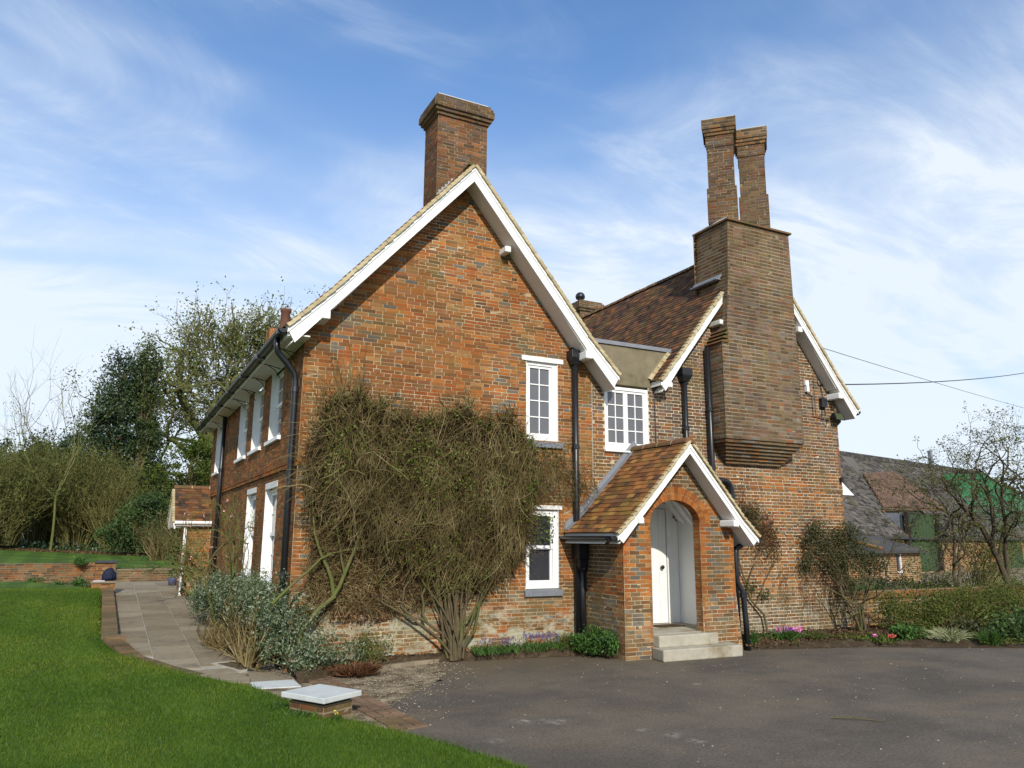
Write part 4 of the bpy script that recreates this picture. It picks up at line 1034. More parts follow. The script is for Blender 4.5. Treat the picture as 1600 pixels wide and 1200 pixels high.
# ------------------------------------------------------------------ windows
def window(label, fr, x0, x1, z0, z1, kind, lintel=None, sill=None, dep=.055, glass_m='glass_grey', right_extra=.0):
    """fr: frame of the wall face; kind: list of sashes (a0,a1,b0,b1,nx,nz) as fractions"""
    w = link('window', None, house); tag(w, label)
    W, H = x1-x0, z1-z0; f = .055
    mb = MB(); B = lambda a0, a1, b0, b1, c0, c1: mb.fbox(fr, x0+a0, x0+a1, z0+b0, z0+b1, c0, c1)
    c0, c1 = -dep-.055, -dep+.02
    B(0, f, 0, H, c0, c1); B(W-f-right_extra, W, 0, H, c0, c1); B(f, W-f-right_extra, H-f, H, c0, c1); B(f, W-f-right_extra, 0, f*1.3, c0, c1)
    for (aa, ab) in ((0.0, .012), (W-.012, W)): B(aa, ab, 0, H, c1+.001, -.003)     # painted reveals
    mb.obj('window_frame', M['white'], w)
    iw, ih = W-2*f-right_extra, H-2.3*f
    for (a0, a1, b0, b1, nx, nz, off) in kind:
        sa0, sa1, sb0, sb1 = f+a0*iw+.002, f+a1*iw-.002, f*1.3+b0*ih+.002, f*1.3+b1*ih-.002
        st = .045; mb = MB(); c0s, c1s = -dep-.045+off, -dep+off
        B(sa0, sa0+st, sb0, sb1, c0s, c1s); B(sa1-st, sa1, sb0, sb1, c0s, c1s); B(sa0+st, sa1-st, sb0, sb0+st*1.25, c0s, c1s); B(sa0+st, sa1-st, sb1-st, sb1, c0s, c1s)
        ga0, ga1, gb0, gb1 = sa0+st, sa1-st, sb0+st*1.25, sb1-st
        for i in range(1, nx):
            x = ga0+(ga1-ga0)*i/nx; B(x-.009, x+.009, gb0, gb1, c0s+.012, c1s-.006)
        for j in range(1, nz):
            z = gb0+(gb1-gb0)*j/nz; B(ga0, ga1, z-.009, z+.009, c0s+.013, c1s-.008)
        mb.obj('sash', M['white'], w)
        for i in range(nx):
            for j in range(nz):
                mb = MB(); xa, xb = ga0+(ga1-ga0)*i/nx, ga0+(ga1-ga0)*(i+1)/nx; za, zb = gb0+(gb1-gb0)*j/nz, gb0+(gb1-gb0)*(j+1)/nz
                t = random.Random(i*7+j*3+int(x0*100)).uniform(-.0015, .0015)
                P = lambda a, b, c: fr.p(x0+a, z0+b, c)
                mb.hexa([P(xa, za, c0s+.022+t), P(xb, za, c0s+.022-t), P(xb, za, c0s+.016), P(xa, za, c0s+.016), P(xa, zb, c0s+.022-t), P(xb, zb, c0s+.022+t), P(xb, zb, c0s+.016), P(xa, zb, c0s+.016)])
                mb.obj('pane', M[glass_m], w)
    if lintel:
        mb = MB(); mb.fbox(fr, lintel[0], lintel[1], lintel[2], lintel[3], -.05, .022); mb.obj('lintel', M['white'], w, bevel=.006)
    if sill:
        mb = MB(); q = sill; mb.hexa([fr.p(q[0], q[2], .055), fr.p(q[1], q[2], .055), fr.p(q[1], q[2], -dep-.03), fr.p(q[0], q[2], -dep-.03), fr.p(q[0], q[3]-.02, .055), fr.p(q[1], q[3]-.02, .055), fr.p(q[1], q[3], -dep), fr.p(q[0], q[3], -dep)]); mb.obj('sill', M[q[4]], w, bevel=.006)
    return w
ONE = [(0, 1, 0, 1, 2, 4, 0)]
window('narrow eight pane window with a grey sill above the climber', FRONT, 3.79, 4.43, 3.48, 4.86, ONE, (3.70, 4.53, 4.865, 4.95), (3.74, 4.50, 3.36, 3.475, 'sill'), right_extra=.05)
window('tall one over one sash window beside the porch', FRONT, 3.79, 4.43, 1.02, 2.31, [(0, 1, 0, .52, 1, 1, -.012), (0, 1, .49, 1, 1, 1, .012)], (3.72, 4.49, 2.315, 2.385), (3.76, 4.48, .90, 1.015, 'sill'), glass_m='glass_dark', right_extra=.04)
window('two light casement window with sixteen small panes over the porch', FRONT, 5.40, 6.39, 3.42, 4.58, [(0, .5, 0, 1, 2, 4, 0), (.5, 1, 0, 1, 2, 4, 0)], None, (5.38, 6.41, 3.37, 3.418, 'white'), dep=.04, glass_m='glass_grey')
for i, (a0, a1, b0, b1) in enumerate(OPEN_L):
    sash = [(0, 1, 0, .51, 2, 2, -.012), (0, 1, .48, 1, 2, 2, .012)]
    window(('white sash window close under the eaves', 'white sash window behind the bare shrub')[i > 3], LEFT, a0, a1, b0, b1, sash, None, (a0-.05, a1+.05, b0-.09, b0-.003, 'white'), dep=.12)
    mb = MB(); mb.fbox(LEFT, a0, a1, b1, min(b1+.10, 4.74), -.06, .006); mb.obj('window_head', M['soffit'], house)
choose = choose_bricks(300)

# ------------------------------------------------------------------ rainwater pipes
def pipe(label, pts, r=.048, hopper=None, collars=()):
    p = link('downpipe', None, house)
    if label: tag(p, label)
    mb = MB(); mb.tube(pts, r, 12); mb.obj('pipe', M['black'], p, smooth=True)
    for c in collars:
        mb = MB(); c = np.array(c, float); mb.tube([c-(0, 0, .035), c+(0, 0, .035)], r+.014, 12); mb.tube([c+(0, 0, .036), c+(0, 0, .05)], r+.007, 12); mb.obj('collar', M['black'], p, smooth=False)
    if hopper:
        x, y, z, w, hh = hopper; mb = MB(); d = w*.42
        mb.hexa([(x-w*.26, y-d*.5, z), (x+w*.26, y-d*.5, z), (x+w*.26, y+d, z), (x-w*.26, y+d, z), (x-w*.5, y-d, z+hh*.45), (x+w*.5, y-d, z+hh*.45), (x+w*.5, y+d, z+hh*.45), (x-w*.5, y+d, z+hh*.45)])
        mb.box(x-w*.5, x+w*.5, y-d, y+d, z+hh*.451, z+hh); mb.obj('hopper', M['black'], p, bevel=.008)
pipe('straight downpipe with a hopper beside the upper gable window', [(4.73, -.09, 4.95), (4.73, -.09, 2.5), (4.74, -.09, .10)], .052, (4.73, -.095, 4.86, .25, .26), [(4.73, -.09, 3.4), (4.735, -.09, 2.05)])
mb = MB(); mb.tube([(4.73, -.09, 5.11), (4.73, -.06, 5.17), (4.73, .02, 5.19)], .04, 10); mb.obj('rain_spout', M['black'], house, smooth=True)
pipe('downpipe with a hopper beside the casement window', [(7.20, -.085, 4.9), (7.20, -.085, 3.2), (7.2, -.085, 2.5)], .048, (7.20, -.095, 4.80, .24, .26), [(7.20, -.085, 3.9)])
pipe('soil pipe against the chimney breast that steps round the porch roof', [(7.79, -.10, 5.55), (7.79, -.10, 3.10), (7.81, -.10, 3.0), (7.88, -.10, 2.955), (8.10, -.10, 2.94), (8.19, -.10, 2.90), (8.24, -.10, 2.80), (8.24, -.10, 1.6), (8.24, -.10, .05)], .055, None, [(7.79, -.10, 4.3), (7.79, -.10, 3.18), (8.24, -.10, 2.66)])
pipe('stout pipe and rain head under the porch gutter', [(4.80, -.15, 1.55), (4.80, -.15, .9), (4.81, -.15, .10)], .052, (4.80, -.14, 1.28, .2, .22), [(4.80, -.15, 1.36)])
mb = MB(); mb.box(4.66, 4.94, -.26, -.03, 1.50, 1.86); mb.obj('rain_head', M['black'], house, bevel=.01)
pipe('cranked pipe at the open side of the porch', [(7.46, -1.18, 1.83), (7.42, -1.15, 1.74), (7.32, -1.13, 1.68), (7.30, -1.13, 1.60), (7.30, -1.13, 1.2), (7.32, -1.13, 1.1), (7.40, -1.16, .95), (7.42, -1.17, .5), (7.43, -1.18, .0)], .048, None, [(7.30, -1.13, 1.26), (7.40, -1.16, .90)])
pipe('corner downpipe with a swan neck under the left eaves', [(-.40, .06, 4.74), (-.40, .06, 4.62), (-.37, .07, 4.53), (-.22, .10, 4.38), (-.11, .12, 4.25), (-.085, .12, 4.12), (-.085, .12, 2.6), (-.085, .12, .05)], .046, None, [(-.085, .12, 4.0), (-.085, .12, 2.72), (-.085, .12, 1.3)])
pipe('downpipe between the upper windows of the shaded side', [(-.085, 8.45, 4.72), (-.085, 8.45, 3.0), (-.085, 8.45, .3)], .05, None, [(-.085, 8.45, 3.4)])
pipe(None, [(11.82, .25, 4.5), (11.82, .25, 4.42), (11.76, .3, 4.34), (11.56, .34, 4.2), (11.53, .34, 4.1), (11.53, .34, -.1)], .045)
mb = MB(); mb.tube([(6.52, -.012, 4.62), (6.53, -.012, 4.0), (6.53, -.012, 3.2)], .009, 6); mb.obj('conduit', M['black'], house)

# ------------------------------------------------------------------ side porch on the left wall
lean = link('side_porch', bpy.data.meshes.new('wall_face'), house); tag(lean, 'little tiled brick lobby against the left side wall')
bq = Bricks(lean, M['brick'])
LY0, LY1, LX = 10.3, 12.0, -.58
bq.lay(Frame((LX, LY0, 0), (1, 0, 0), (0, 0, 1), (0, -1, 0)), lambda z: [(0.0, .575)], .34, 2.24, lambda a, z, r, hd: r.choice((0, 7, 2, 10, 0)), 300)
bq.lay(Frame((LX, LY1, 0), (0, -1, 0), (0, 0, 1), (-1, 0, 0)), lambda z: [(0.0, 1.7)] if z < 2.24 else [((z-2.24)*.95, 1.7-(z-2.24)*.95)], .34, 3.0, lambda a, z, r, hd: r.choice((0, 1, 2, 3)), 301)
bq.lay(Frame((0, LY1, 0), (-1, 0, 0), (0, 0, 1), (0, 1, 0)), lambda z: [(0.0, .575)], .34, 2.24, lambda a, z, r, hd: r.choice((0, 1, 2, 3)), 302)
roof_slope(lean, [(10.12, 2.20), (11.15, 3.12)], -.90, -.01, T_wing, LEANMAP, seed=9)
roof_slope(lean, [(12.18, 2.20), (11.15, 3.12)], -.90, -.01, T_wing, LEANMAP, seed=10)
ridge(lean, 11.15, 3.15, -.92, -.02, LEANMAP, .09)
barge(lean, [(10.12, 2.20), (11.15, 3.12)], -.91, .12, wall_y=LX, mp=LEANMAP, cutfoot=False); barge(lean, [(12.18, 2.20), (11.15, 3.12)], -.91, .12, wall_y=LX, mp=LEANMAP, cutfoot=False)
mb = MB(); mb.tube([(-.90, 10.09, 2.17), (-.02, 10.09, 2.17)], .045, 8); mb.obj('gutter', M['white'], lean)
mb = MB(); mb.tube([(-.62, 10.24, 2.14), (-.62, 10.24, 1.2), (-.62, 10.24, .36)], .04, 8); mb.obj('drainpipe', M['white'], lean)
# white painted boards of a low lean-to beyond the far corner
mb = MB(); mb.prism([(11.47, 1.0, 2.86), (13.05, 1.0, 2.86), (11.47, 1.0, 4.05)], (0, 1.6, 0)); mb.obj('lean_to_boarding', M['white'], house)

for s in Bricks.all: s.finish(choose)

# ------------------------------------------------------------------ fittings on the right gable
def on_wall(name, label, cat, build, m, group=None):
    mb = MB(); build(mb); o = mb.obj(name, m, bevel=.006); tag(o, label, cat, group); return o
on_wall('alarm_sensor', 'small white sensor box high on the right gable wall', 'sensor', lambda b: (b.box(10.50, 10.60, -.07, -.006, 5.06, 5.17), b.box(10.515, 10.585, -.085, -.006, 4.92, 5.055)), M['white'])
on_wall('junction_box', 'black weatherproof box on the right gable wall below the cable', 'junction box', lambda b: b.box(10.93, 11.09, -.09, -.006, 4.62, 4.82), M['black'])
fl = empty('floodlight', 'black floodlight at the right corner of the house under the eaves', 'floodlight', loc=(11.32, -.01, 4.42))
mb = MB(); mb.hexa([(11.20, -.20, 4.35), (11.47, -.20, 4.35), (11.45, -.06, 4.39), (11.22, -.06, 4.39), (11.20, -.14, 4.52), (11.47, -.14, 4.52), (11.45, -.05, 4.50), (11.22, -.05, 4.50)]); o = mb.obj('housing', M['black']); o.parent = fl; o.matrix_parent_inverse = fl.matrix_world.inverted()
mb = MB(); mb.prism([(11.225, -.203, 4.365), (11.445, -.203, 4.365), (11.445, -.150, 4.505), (11.225, -.150, 4.505)], (0, .004, 0)); o = mb.obj('lens', simple('olive_lens', (.06, .075, .03), .3, .1, 5, .5)); o.parent = fl
mb = MB(); mb.tube([(11.33, -.09, 4.45), (11.33, -.005, 4.45)], .02, 8); o = mb.obj('bracket', M['black']); o.parent = fl
for ch in fl.children: ch.location = (-11.32, .01, -4.42); ch.matrix_parent_inverse = Matrix.Identity(4)
mb = MB()
for pts in ([(10.55, -.012, 4.92), (10.72, -.012, 4.85), (10.72, -.012, 4.40), (11.2, -.012, 4.36)], [(10.80, -.012, 5.30), (10.80, -.012, 4.44), (10.98, -.012, 4.42), (11.0, -.02, 4.62)], [(10.92, -.012, 5.30), (10.93, -.012, 5.15), (11.0, -.02, 5.08), (11.05, -.03, 4.82)], [(11.06, -.03, 4.62), (11.10, -.012, 4.45), (11.0, -.012, 4.28), (11.08, -.012, 4.22), (11.13, -.012, 4.35)]): mb.tube(pts, .008, 5)
tag(mb.obj('wall_cable', M['black']), 'thin black cables looping down the right gable wall', 'cable')
on_wall('corner_light', 'tiny black lamp on the right corner of the house at mid height', 'lamp', lambda b: (b.tube([(11.40, -.06, 3.05), (11.40, -.06, 3.15)], .04, 10), b.box(11.39, 11.41, -.06, -.004, 3.12, 3.14)), M['black'])
def cable(name, label, a, b, sag, r, m=None):
    mb = MB(); a, b = np.array(a, float), np.array(b, float)
    mb.tube([a+(b-a)*t-np.array([0, 0, sag*4*t*(1-t)]) for t in np.linspace(0, 1, 24)], r, 5); tag(mb.obj(name, m or M['black']), label, 'cable')
cable('overhead_cable', 'black overhead cable running out from the right gable', (10.98, -.04, 5.12), (46.6, 10.96, 12.3), .45, .014)
cable('telephone_wire', 'thin grey wire sloping down behind the right gable', (10.4, .5, 6.30), (53.9, 17.0, 9.95), .1, .010, M['lead'])

# ------------------------------------------------------------------ plants: builders
def strand_mesh(P, Rr, sides=3):
    """P (N,K,3), Rr (N,K): tubes in one go"""
    N, K, _ = P.shape
    T = np.gradient(P, axis=1); T /= np.linalg.norm(T, axis=2, keepdims=True)+1e-9
    ref = np.where(np.abs(T[:, :1, 2:3]) > .85, np.array([1., 0, 0]), np.array([0, 0, 1.])); ref = np.repeat(ref, K, 1)
    e = np.cross(T, ref); e /= np.linalg.norm(e, axis=2, keepdims=True)+1e-9; g = np.cross(e, T)
    a = np.arange(sides)*2*np.pi/sides
    V = P[:, :, None]+Rr[:, :, None, None]*(np.cos(a)[None, None, :, None]*e[:, :, None]+np.sin(a)[None, None, :, None]*g[:, :, None])
    idx = np.arange(N*K*sides).reshape(N, K, sides)
    j2 = (np.arange(sides)+1) % sides
    F = np.stack([idx[:, :-1], idx[:, :-1][:, :, j2], idx[:, 1:][:, :, j2], idx[:, 1:]], -1).reshape(-1, 4)
    return V.reshape(-1, 3), F
def leaf_mesh(Cn, size, rng, asp=.5, up=.0, nrm=None):
    N = len(Cn); d = rng.standard_normal((N, 3)); d[:, 2] += up; d /= np.linalg.norm(d, axis=1, keepdims=True)
    r = rng.standard_normal((N, 3)); 
    if nrm is not None: r = .6*r+np.asarray(nrm)
    s = np.cross(d, r); s /= np.linalg.norm(s, axis=1, keepdims=True)+1e-9; n = np.cross(s, d)
    L = np.asarray(size)[:, None]*np.ones((N, 1)); W = L*asp*.5
    base = Cn-d*L*.5; mid = Cn+n*L*.08
    V = np.stack([base, mid+s*W-n*L*.05, base+d*L, mid-s*W-n*L*.05], 1).reshape(-1, 3)
    return V, np.arange(4*N).reshape(-1, 4)
def leaves(name, Cn, size, m, rng, parent, asp=.5, up=0., nrm=None):
    V, F = leaf_mesh(np.asarray(Cn), size, rng, asp, up, nrm); o = link(name, mesh_np(name, V, F, m), parent); return tag(o, kind='stuff')
def strands(name, P, Rr, m, parent, sides=3, kind='stuff'):
    V, F = strand_mesh(P, Rr, sides); o = link(name, mesh_np(name, V, F, m, smooth=sides > 4), parent)
    return tag(o, kind=kind) if kind else o
def blob_points(rng, c, r, n, shell=.55):
    """points in an ellipsoid, more of them near its surface"""
    d = rng.standard_normal((n, 3)); d /= np.linalg.norm(d, axis=1, keepdims=True)
    t = (shell+(1-shell)*rng.random((n, 1)))*rng.random((n, 1))**.12
    return np.array(c)+d*t*np.array(r)
def clumps(rng, c, r, ncl, nper, spread, low=.0):
    """clump centres over an uneven crown, then leaf points round each"""
    cc = blob_points(rng, c, r, ncl, .45); cc += .10*np.array(r)*rng.standard_normal(cc.shape)
    if low: cc = cc[cc[:, 2] > low]
    s = spread*(.5+rng.random((len(cc), 1, 1))*1.0)
    p = cc[:, None]+s*rng.standard_normal((len(cc), nper, 3))*np.array([1, 1, .8])
    return cc, p.reshape(-1, 3)
def grow(rng, p, d, L, r, depth, out, tips, spread=.55, kids=(2, 3), shrink=.72, grav=0.0, wig=.16, rs=.62, twigs=True):
    K = 6; pts = [np.array(p, float)]; dd = np.array(d, float)
    for k in range(K-1):
        dd = dd+rng.standard_normal(3)*wig+np.array([0, 0, grav]); dd /= np.linalg.norm(dd); pts.append(pts[-1]+dd*L/(K-1))
    r1 = r*rs if depth > 0 else r*.3
    out.append((np.array(pts), np.linspace(r, r1, K)))
    if depth == 0: tips.append(pts[-1]); tips.append(pts[3]); return
    n = rng.integers(kids[0], kids[1]+1)
    for i in range(n):
        at = pts[-1] if i < 2 else pts[rng.integers(2, K)]
        nd = dd+rng.standard_normal(3)*spread; nd /= np.linalg.norm(nd)
        grow(rng, at, nd, L*shrink*(.75+.5*rng.random()), r1*(.95 if i == 0 else .75), depth-1, out, tips, spread, kids, shrink, grav, wig, rs)
def tree_obj(name, label, cat, base, parts, group=None):
    o = empty(name, label, cat, group, loc=base); return o
def add_wood(root, out, m, thick=.035, names=('trunk', 'twig'), sides=6):
    b = np.array(root.location)
    big = [(P, r) for P, r in out if r[0] >= thick]; sm = [(P, r) for P, r in out if r[0] < thick]
    if big: strands(names[0], np.stack([P for P, _ in big])-b, np.stack([r for _, r in big]), m, root, sides, None)
    if sm: strands(names[1], np.stack([P for P, _ in sm])-b, np.stack([r for _, r in sm]), m, root, 3)
def bush(name, label, cat, base, blobs_, m, ncl, nper, size, spread, rng, stems=0, stem_m=None, asp=.5, group=None, low=None, up=.2, stem_r=.012, stem_name='stem'):
    """blobs_: list of (centre, radii) relative to the base"""
    root = empty(name, label, cat, group, loc=base); b = np.array(base, float)
    vol = np.array([np.prod(r) for _, r in blobs_])**.67; vol = vol/vol.sum()
    allp = []; cen = []
    for (c, r), v in zip(blobs_, vol):
        cc, p = clumps(rng, np.array(c, float), np.array(r, float), max(4, int(ncl*v)), nper, spread); allp.append(p); cen.append(cc)
    p = np.concatenate(allp); cen = np.concatenate(cen); p = p[p[:, 2] > (.02 if low is None else low)]
    leaves('leaf', p, size*(.6+.8*rng.random(len(p))), m, rng, root, asp, up)
    if stems:
        k = rng.choice(len(cen), min(stems, len(cen)), replace=False); e = cen[k]; st = np.zeros_like(e); st[:, :2] = .12*e[:, :2]+.04*rng.standard_normal((len(e), 2))
        t = np.linspace(0, 1, 7)[None, :, None]; P = st[:, None]*(1-t)+e[:, None]*t
        P[:, :, 2] = st[:, None, 2]+(e[:, None, 2]-st[:, None, 2])*t[:, :, 0]**.8; P[:, 1:-1] += .035*rng.standard_normal((len(e), 5, 3))*np.linalg.norm(e, axis=1)[:, None, None]
        strands(stem_name, P, stem_r*np.linspace(1, .4, 7)[None]*(.6+.7*rng.random((len(e), 1))), stem_m or M['bark'], root, 4)
    return root

# ------------------------------------------------------------------ the climber on the gable
def _climber():
    rng = np.random.default_rng(21)
    root = empty('climber', 'huge tangled leafless climber covering the lower half of the gable wall', 'climbing plant', loc=(2.5, -.15, .10)); b = np.array(root.location)
    top = np.array([(-.05, 2.9), (.15, 3.35), (.45, 3.9), (.6, 4.06), (.9, 3.98), (1.25, 3.88), (1.5, 3.76), (1.9, 3.74), (2.3, 3.84), (2.62, 4.02), (2.85, 3.82), (3.1, 3.74), (3.42, 3.96), (3.6, 3.7), (3.70, 3.60), (3.82, 3.42), (4.3, 3.36), (4.7, 3.28), (5.0, 3.05), (5.2, 2.85)])
    bot = np.array([(-.05, 2.35), (.4, 2.0), (.9, 1.75), (1.4, 1.5), (1.9, 1.2), (2.3, 1.0), (3.0, 1.05), (3.4, 1.32), (3.72, 1.75), (3.80, 2.42), (4.5, 2.45), (4.9, 2.35), (5.2, 2.6)])
    def zt(x): return np.interp(x, top[:, 0], top[:, 1])+.07*np.sin(np.asarray(x)*17)+.05*np.sin(np.asarray(x)*31+1)
    def zb(x): return np.interp(x, bot[:, 0], bot[:, 1])
    def thick(x, z): # how far the mass stands off the wall
        u = np.clip((z-zb(x))/(zt(x)-zb(x)+1e-6), 0, 1); return (.06+.40*np.sin(np.pi*np.clip(u*.9+.08, 0, 1))**.7)*np.interp(x, [-.1, .5, 3.4, 3.85, 4.1, 5.2], [.35, 1, 1, .75, .35, .15])
    # hanging strands, looping outward
    N = 12500; K = 8
    x = rng.choice([0, 1], N, p=[.88, .12]); x = np.where((x == 0) | (rng.random(N) < .5), .05+3.72*rng.random(N), 3.8+1.4*rng.random(N)**1.3)
    u = rng.random(N)**.85; z = zb(x)+(zt(x)-zb(x))*u
    th = thick(x, z)*(.10+1.0*rng.random(N)**.8)
    L = (.30+.60*rng.random(N))*np.where(x > 3.8, .6, 1)
    ang = np.where(rng.random(N) < .80, -np.pi/2+.36*rng.standard_normal(N), rng.random(N)*2*np.pi)
    d = np.stack([np.cos(ang), -.12*rng.standard_normal(N), np.sin(ang)], -1)
    P = np.zeros((N, K, 3)); P[:, 0] = np.stack([x, -th, z], -1)
    cur = .20*rng.standard_normal((N, 3))
    for k in range(1, K):
        d = d+cur*.5+.17*rng.standard_normal((N, 3))+np.array([0, 0, -.05]); d[:, 1] *= .6; d /= np.linalg.norm(d, axis=1, keepdims=True)
        P[:, k] = P[:, k-1]+d*(L/(K-1))[:, None]
    P[:, :, 1] = np.minimum(P[:, :, 1], -.02)
    cx_, cz_ = P[:, 0, 0], P[:, 0, 2]; pn = np.sin(cx_*5.1+cz_*1.3)+np.sin(cz_*4.7-cx_*2.2+1)+.8*np.sin(cx_*11+cz_*7.3)+.6*np.sin(cz_*13-cx_*6)
    fade = np.clip(np.minimum(u/.22, (1-u)/.16), .35, 1); P = P[(rng.random(N) < fade*(.40+.25*(pn+1.2))) & ((P[:, 0, 0] > .42) | (rng.random(N) < .25+.4*np.clip(P[:, 0, 0]/.42, 0, 1)))]
    low = P[:, :, 2] < zb(P[:, :, 0])-.05
    keep = low.mean(1) < .35; P = P[keep]; n = len(P)
    # keep the window lights clear except for a few strays
    inwin = ((P[:, :, 0] > 3.80) & (P[:, :, 0] < 4.42) & (((P[:, :, 2] > 3.50) & (P[:, :, 2] < 4.9)) | ((P[:, :, 2] > 1.0) & (P[:, :, 2] < 2.3)))).mean(1)
    keep = (inwin < .2) | (rng.random(n) < .05); P = P[keep]; n = len(P)
    rr = (.0026+.0030*rng.random(n)+.0045*(rng.random(n) < .06)*rng.random(n))[:, None]*np.linspace(1, .5, K)[None]
    strands('twig', P-b, rr, M['twig'], root)
    # a denser core against the wall, coloured dark as shade in the gaps
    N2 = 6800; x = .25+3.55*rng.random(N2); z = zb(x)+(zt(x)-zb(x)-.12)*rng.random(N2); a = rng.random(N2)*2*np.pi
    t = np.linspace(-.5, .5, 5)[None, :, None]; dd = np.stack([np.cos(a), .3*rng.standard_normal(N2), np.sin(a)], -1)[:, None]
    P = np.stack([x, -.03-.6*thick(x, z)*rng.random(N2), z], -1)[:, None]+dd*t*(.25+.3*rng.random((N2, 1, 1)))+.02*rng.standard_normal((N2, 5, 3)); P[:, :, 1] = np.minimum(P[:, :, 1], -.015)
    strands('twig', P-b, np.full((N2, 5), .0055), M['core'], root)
    # fraying edges: fine shoots that leave the outline
    NW = 1000; x = rng.choice([0, 1, 2], NW, p=[.55, .2, .25]); kk = x
    xe = np.where(kk == 0, .15+3.6*rng.random(NW), np.where(kk == 1, .35+.3*rng.random(NW), 3.6+1.3*rng.random(NW))); ze = np.where(kk == 0, zt(xe)-.12, np.where(kk == 1, 1.6+2*rng.random(NW), np.where(xe > 3.85, 2.5+.7*rng.random(NW), 1.3+.9*rng.random(NW))))
    a = np.where(kk == 0, np.pi/2+.9*rng.standard_normal(NW), np.where(kk == 1, np.pi+.7*rng.standard_normal(NW), -.5+.8*rng.standard_normal(NW))); L = .08+.34*rng.random(NW)**1.8; L = np.where((kk == 2) & (xe < 3.85), L*.45, L); tt = np.linspace(0, 1, 6)[None, :, None]
    P = np.stack([xe, -.05-.25*rng.random(NW), ze], -1)[:, None]+np.stack([np.cos(a)*L, -.05*rng.standard_normal(NW), np.sin(a)*L], -1)[:, None]*tt; P[:, :, 2] -= .10*(tt[..., 0]**2)*L[:, None]; P[:, 1:] += .012*rng.standard_normal((NW, 5, 3)); P[:, :, 1] = np.minimum(P[:, :, 1], -.015)
    strands('shoot', P-b, np.full((NW, 6), .0026), M['twig'], root)
    # thick stems from the ground
    S = []
    def stem(pts, r0, r1):
        pts = np.array(pts, float); s = np.linspace(0, len(pts)-1, 10); q = np.stack([np.interp(s, np.arange(len(pts)), pts[:, i]) for i in range(3)], -1); q[1:-1] += .015*rng.standard_normal((8, 3)); S.append((q, np.linspace(r0, r1, 10)))
    for k in range(18):
        x0, y0 = 2.47+.06*rng.standard_normal(), -.20+.05*rng.standard_normal(); x2 = x0+(.50*rng.standard_normal()); z2 = 1.0+.8*rng.random()
        x1 = x0+(x2-x0)*.35+.06*rng.standard_normal()
        stem([(x0, y0, .05), (x1, y0-.03, .45+.1*rng.random()), (x2, -.12-.1*rng.random(), z2), (x2+.25*rng.standard_normal(), -.2, z2+.7), (x2+.4*rng.standard_normal(), -.2, z2+1.3)], .010+.014*rng.random(), .005)
    for k in range(4): stem([(2.42+.035*k, -.2, .02), (2.40+.045*k+.04*(k % 2), -.18, .4), (2.18+.16*k, -.14, .85), (2.1+.24*k, -.16, 1.4), (1.6+.5*k, -.2, 2.6)], .042, .018)
    stem([(2.25, -.18, .42), (1.95, -.17, .62), (1.72, -.16, .70), (1.60, -.15, .85), (1.68, -.14, 1.15), (1.85, -.16, 1.4)], .024, .016)
    stem([(2.0, -.2, .60), (1.93, -.18, 1.0), (2.1, -.16, 1.3), (2.3, -.16, 1.5)], .022, .014)
    strands('trunk', np.stack([s[0] for s in S])-b, np.stack([s[1] for s in S]), M['bark'], root, 6, None)
    # sparse green leaves
    n = 11000; x = .3+3.6*rng.random(n)+.7*(rng.random(n) < .06); z = zb(x)+(zt(x)-zb(x))*rng.random(n)**.9; w = np.sin(x*3.1+1.3)+np.sin(z*4.3+x)+.7*np.sin(x*7-z*5)
    keep = (w > .15) | (rng.random(n) < .16) | (z > zt(x)-.16); x, z = x[keep], z[keep]
    p = np.stack([x, -thick(x, z)*(.5+.6*rng.random(len(x)))-.02, z], -1)+.02*rng.standard_normal((len(x), 3)); p[:, 1] = np.minimum(p[:, 1], -.03)
    ok = ~((p[:, 0] > 3.8) & (p[:, 0] < 4.44) & (((p[:, 2] > 3.5)) | (p[:, 2] < 2.3))); p = p[ok]
    leaves('leaf', p-b, .026+.034*rng.random(len(p)), M['leaf_climber'], rng, root, .6, .2)
    # leaf clusters trailing across the lower window
    n = 260; p = np.stack([3.85+.42*rng.random(n)**1.5, -.10-.12*rng.random(n), 1.75+.5*rng.random(n)], -1); leaves('leaf', p-b, .03+.03*rng.random(n), M['leaf_climber'], rng, root, .6)
    # bare shoots up the wall above the mass
    N3 = 150; x = np.concatenate([.1+.9*rng.random(80), .8+3*rng.random(70)]); L = np.concatenate([.2+.7*rng.random(80), .1+.3*rng.random(70)]); t = np.linspace(0, 1, 6)[None, :, None]
    P = np.stack([x, -.02+0*x, zt(x)-.15], -1)[:, None]+np.stack([.12*rng.standard_normal(N3), 0*x-.01, L], -1)[:, None]*t+.012*rng.standard_normal((N3, 6, 3)); P[:, :, 1] = np.minimum(P[:, :, 1], -.012)
    strands('shoot', P-b, np.full((N3, 6), .0032), M['twig'], root)
_climber()
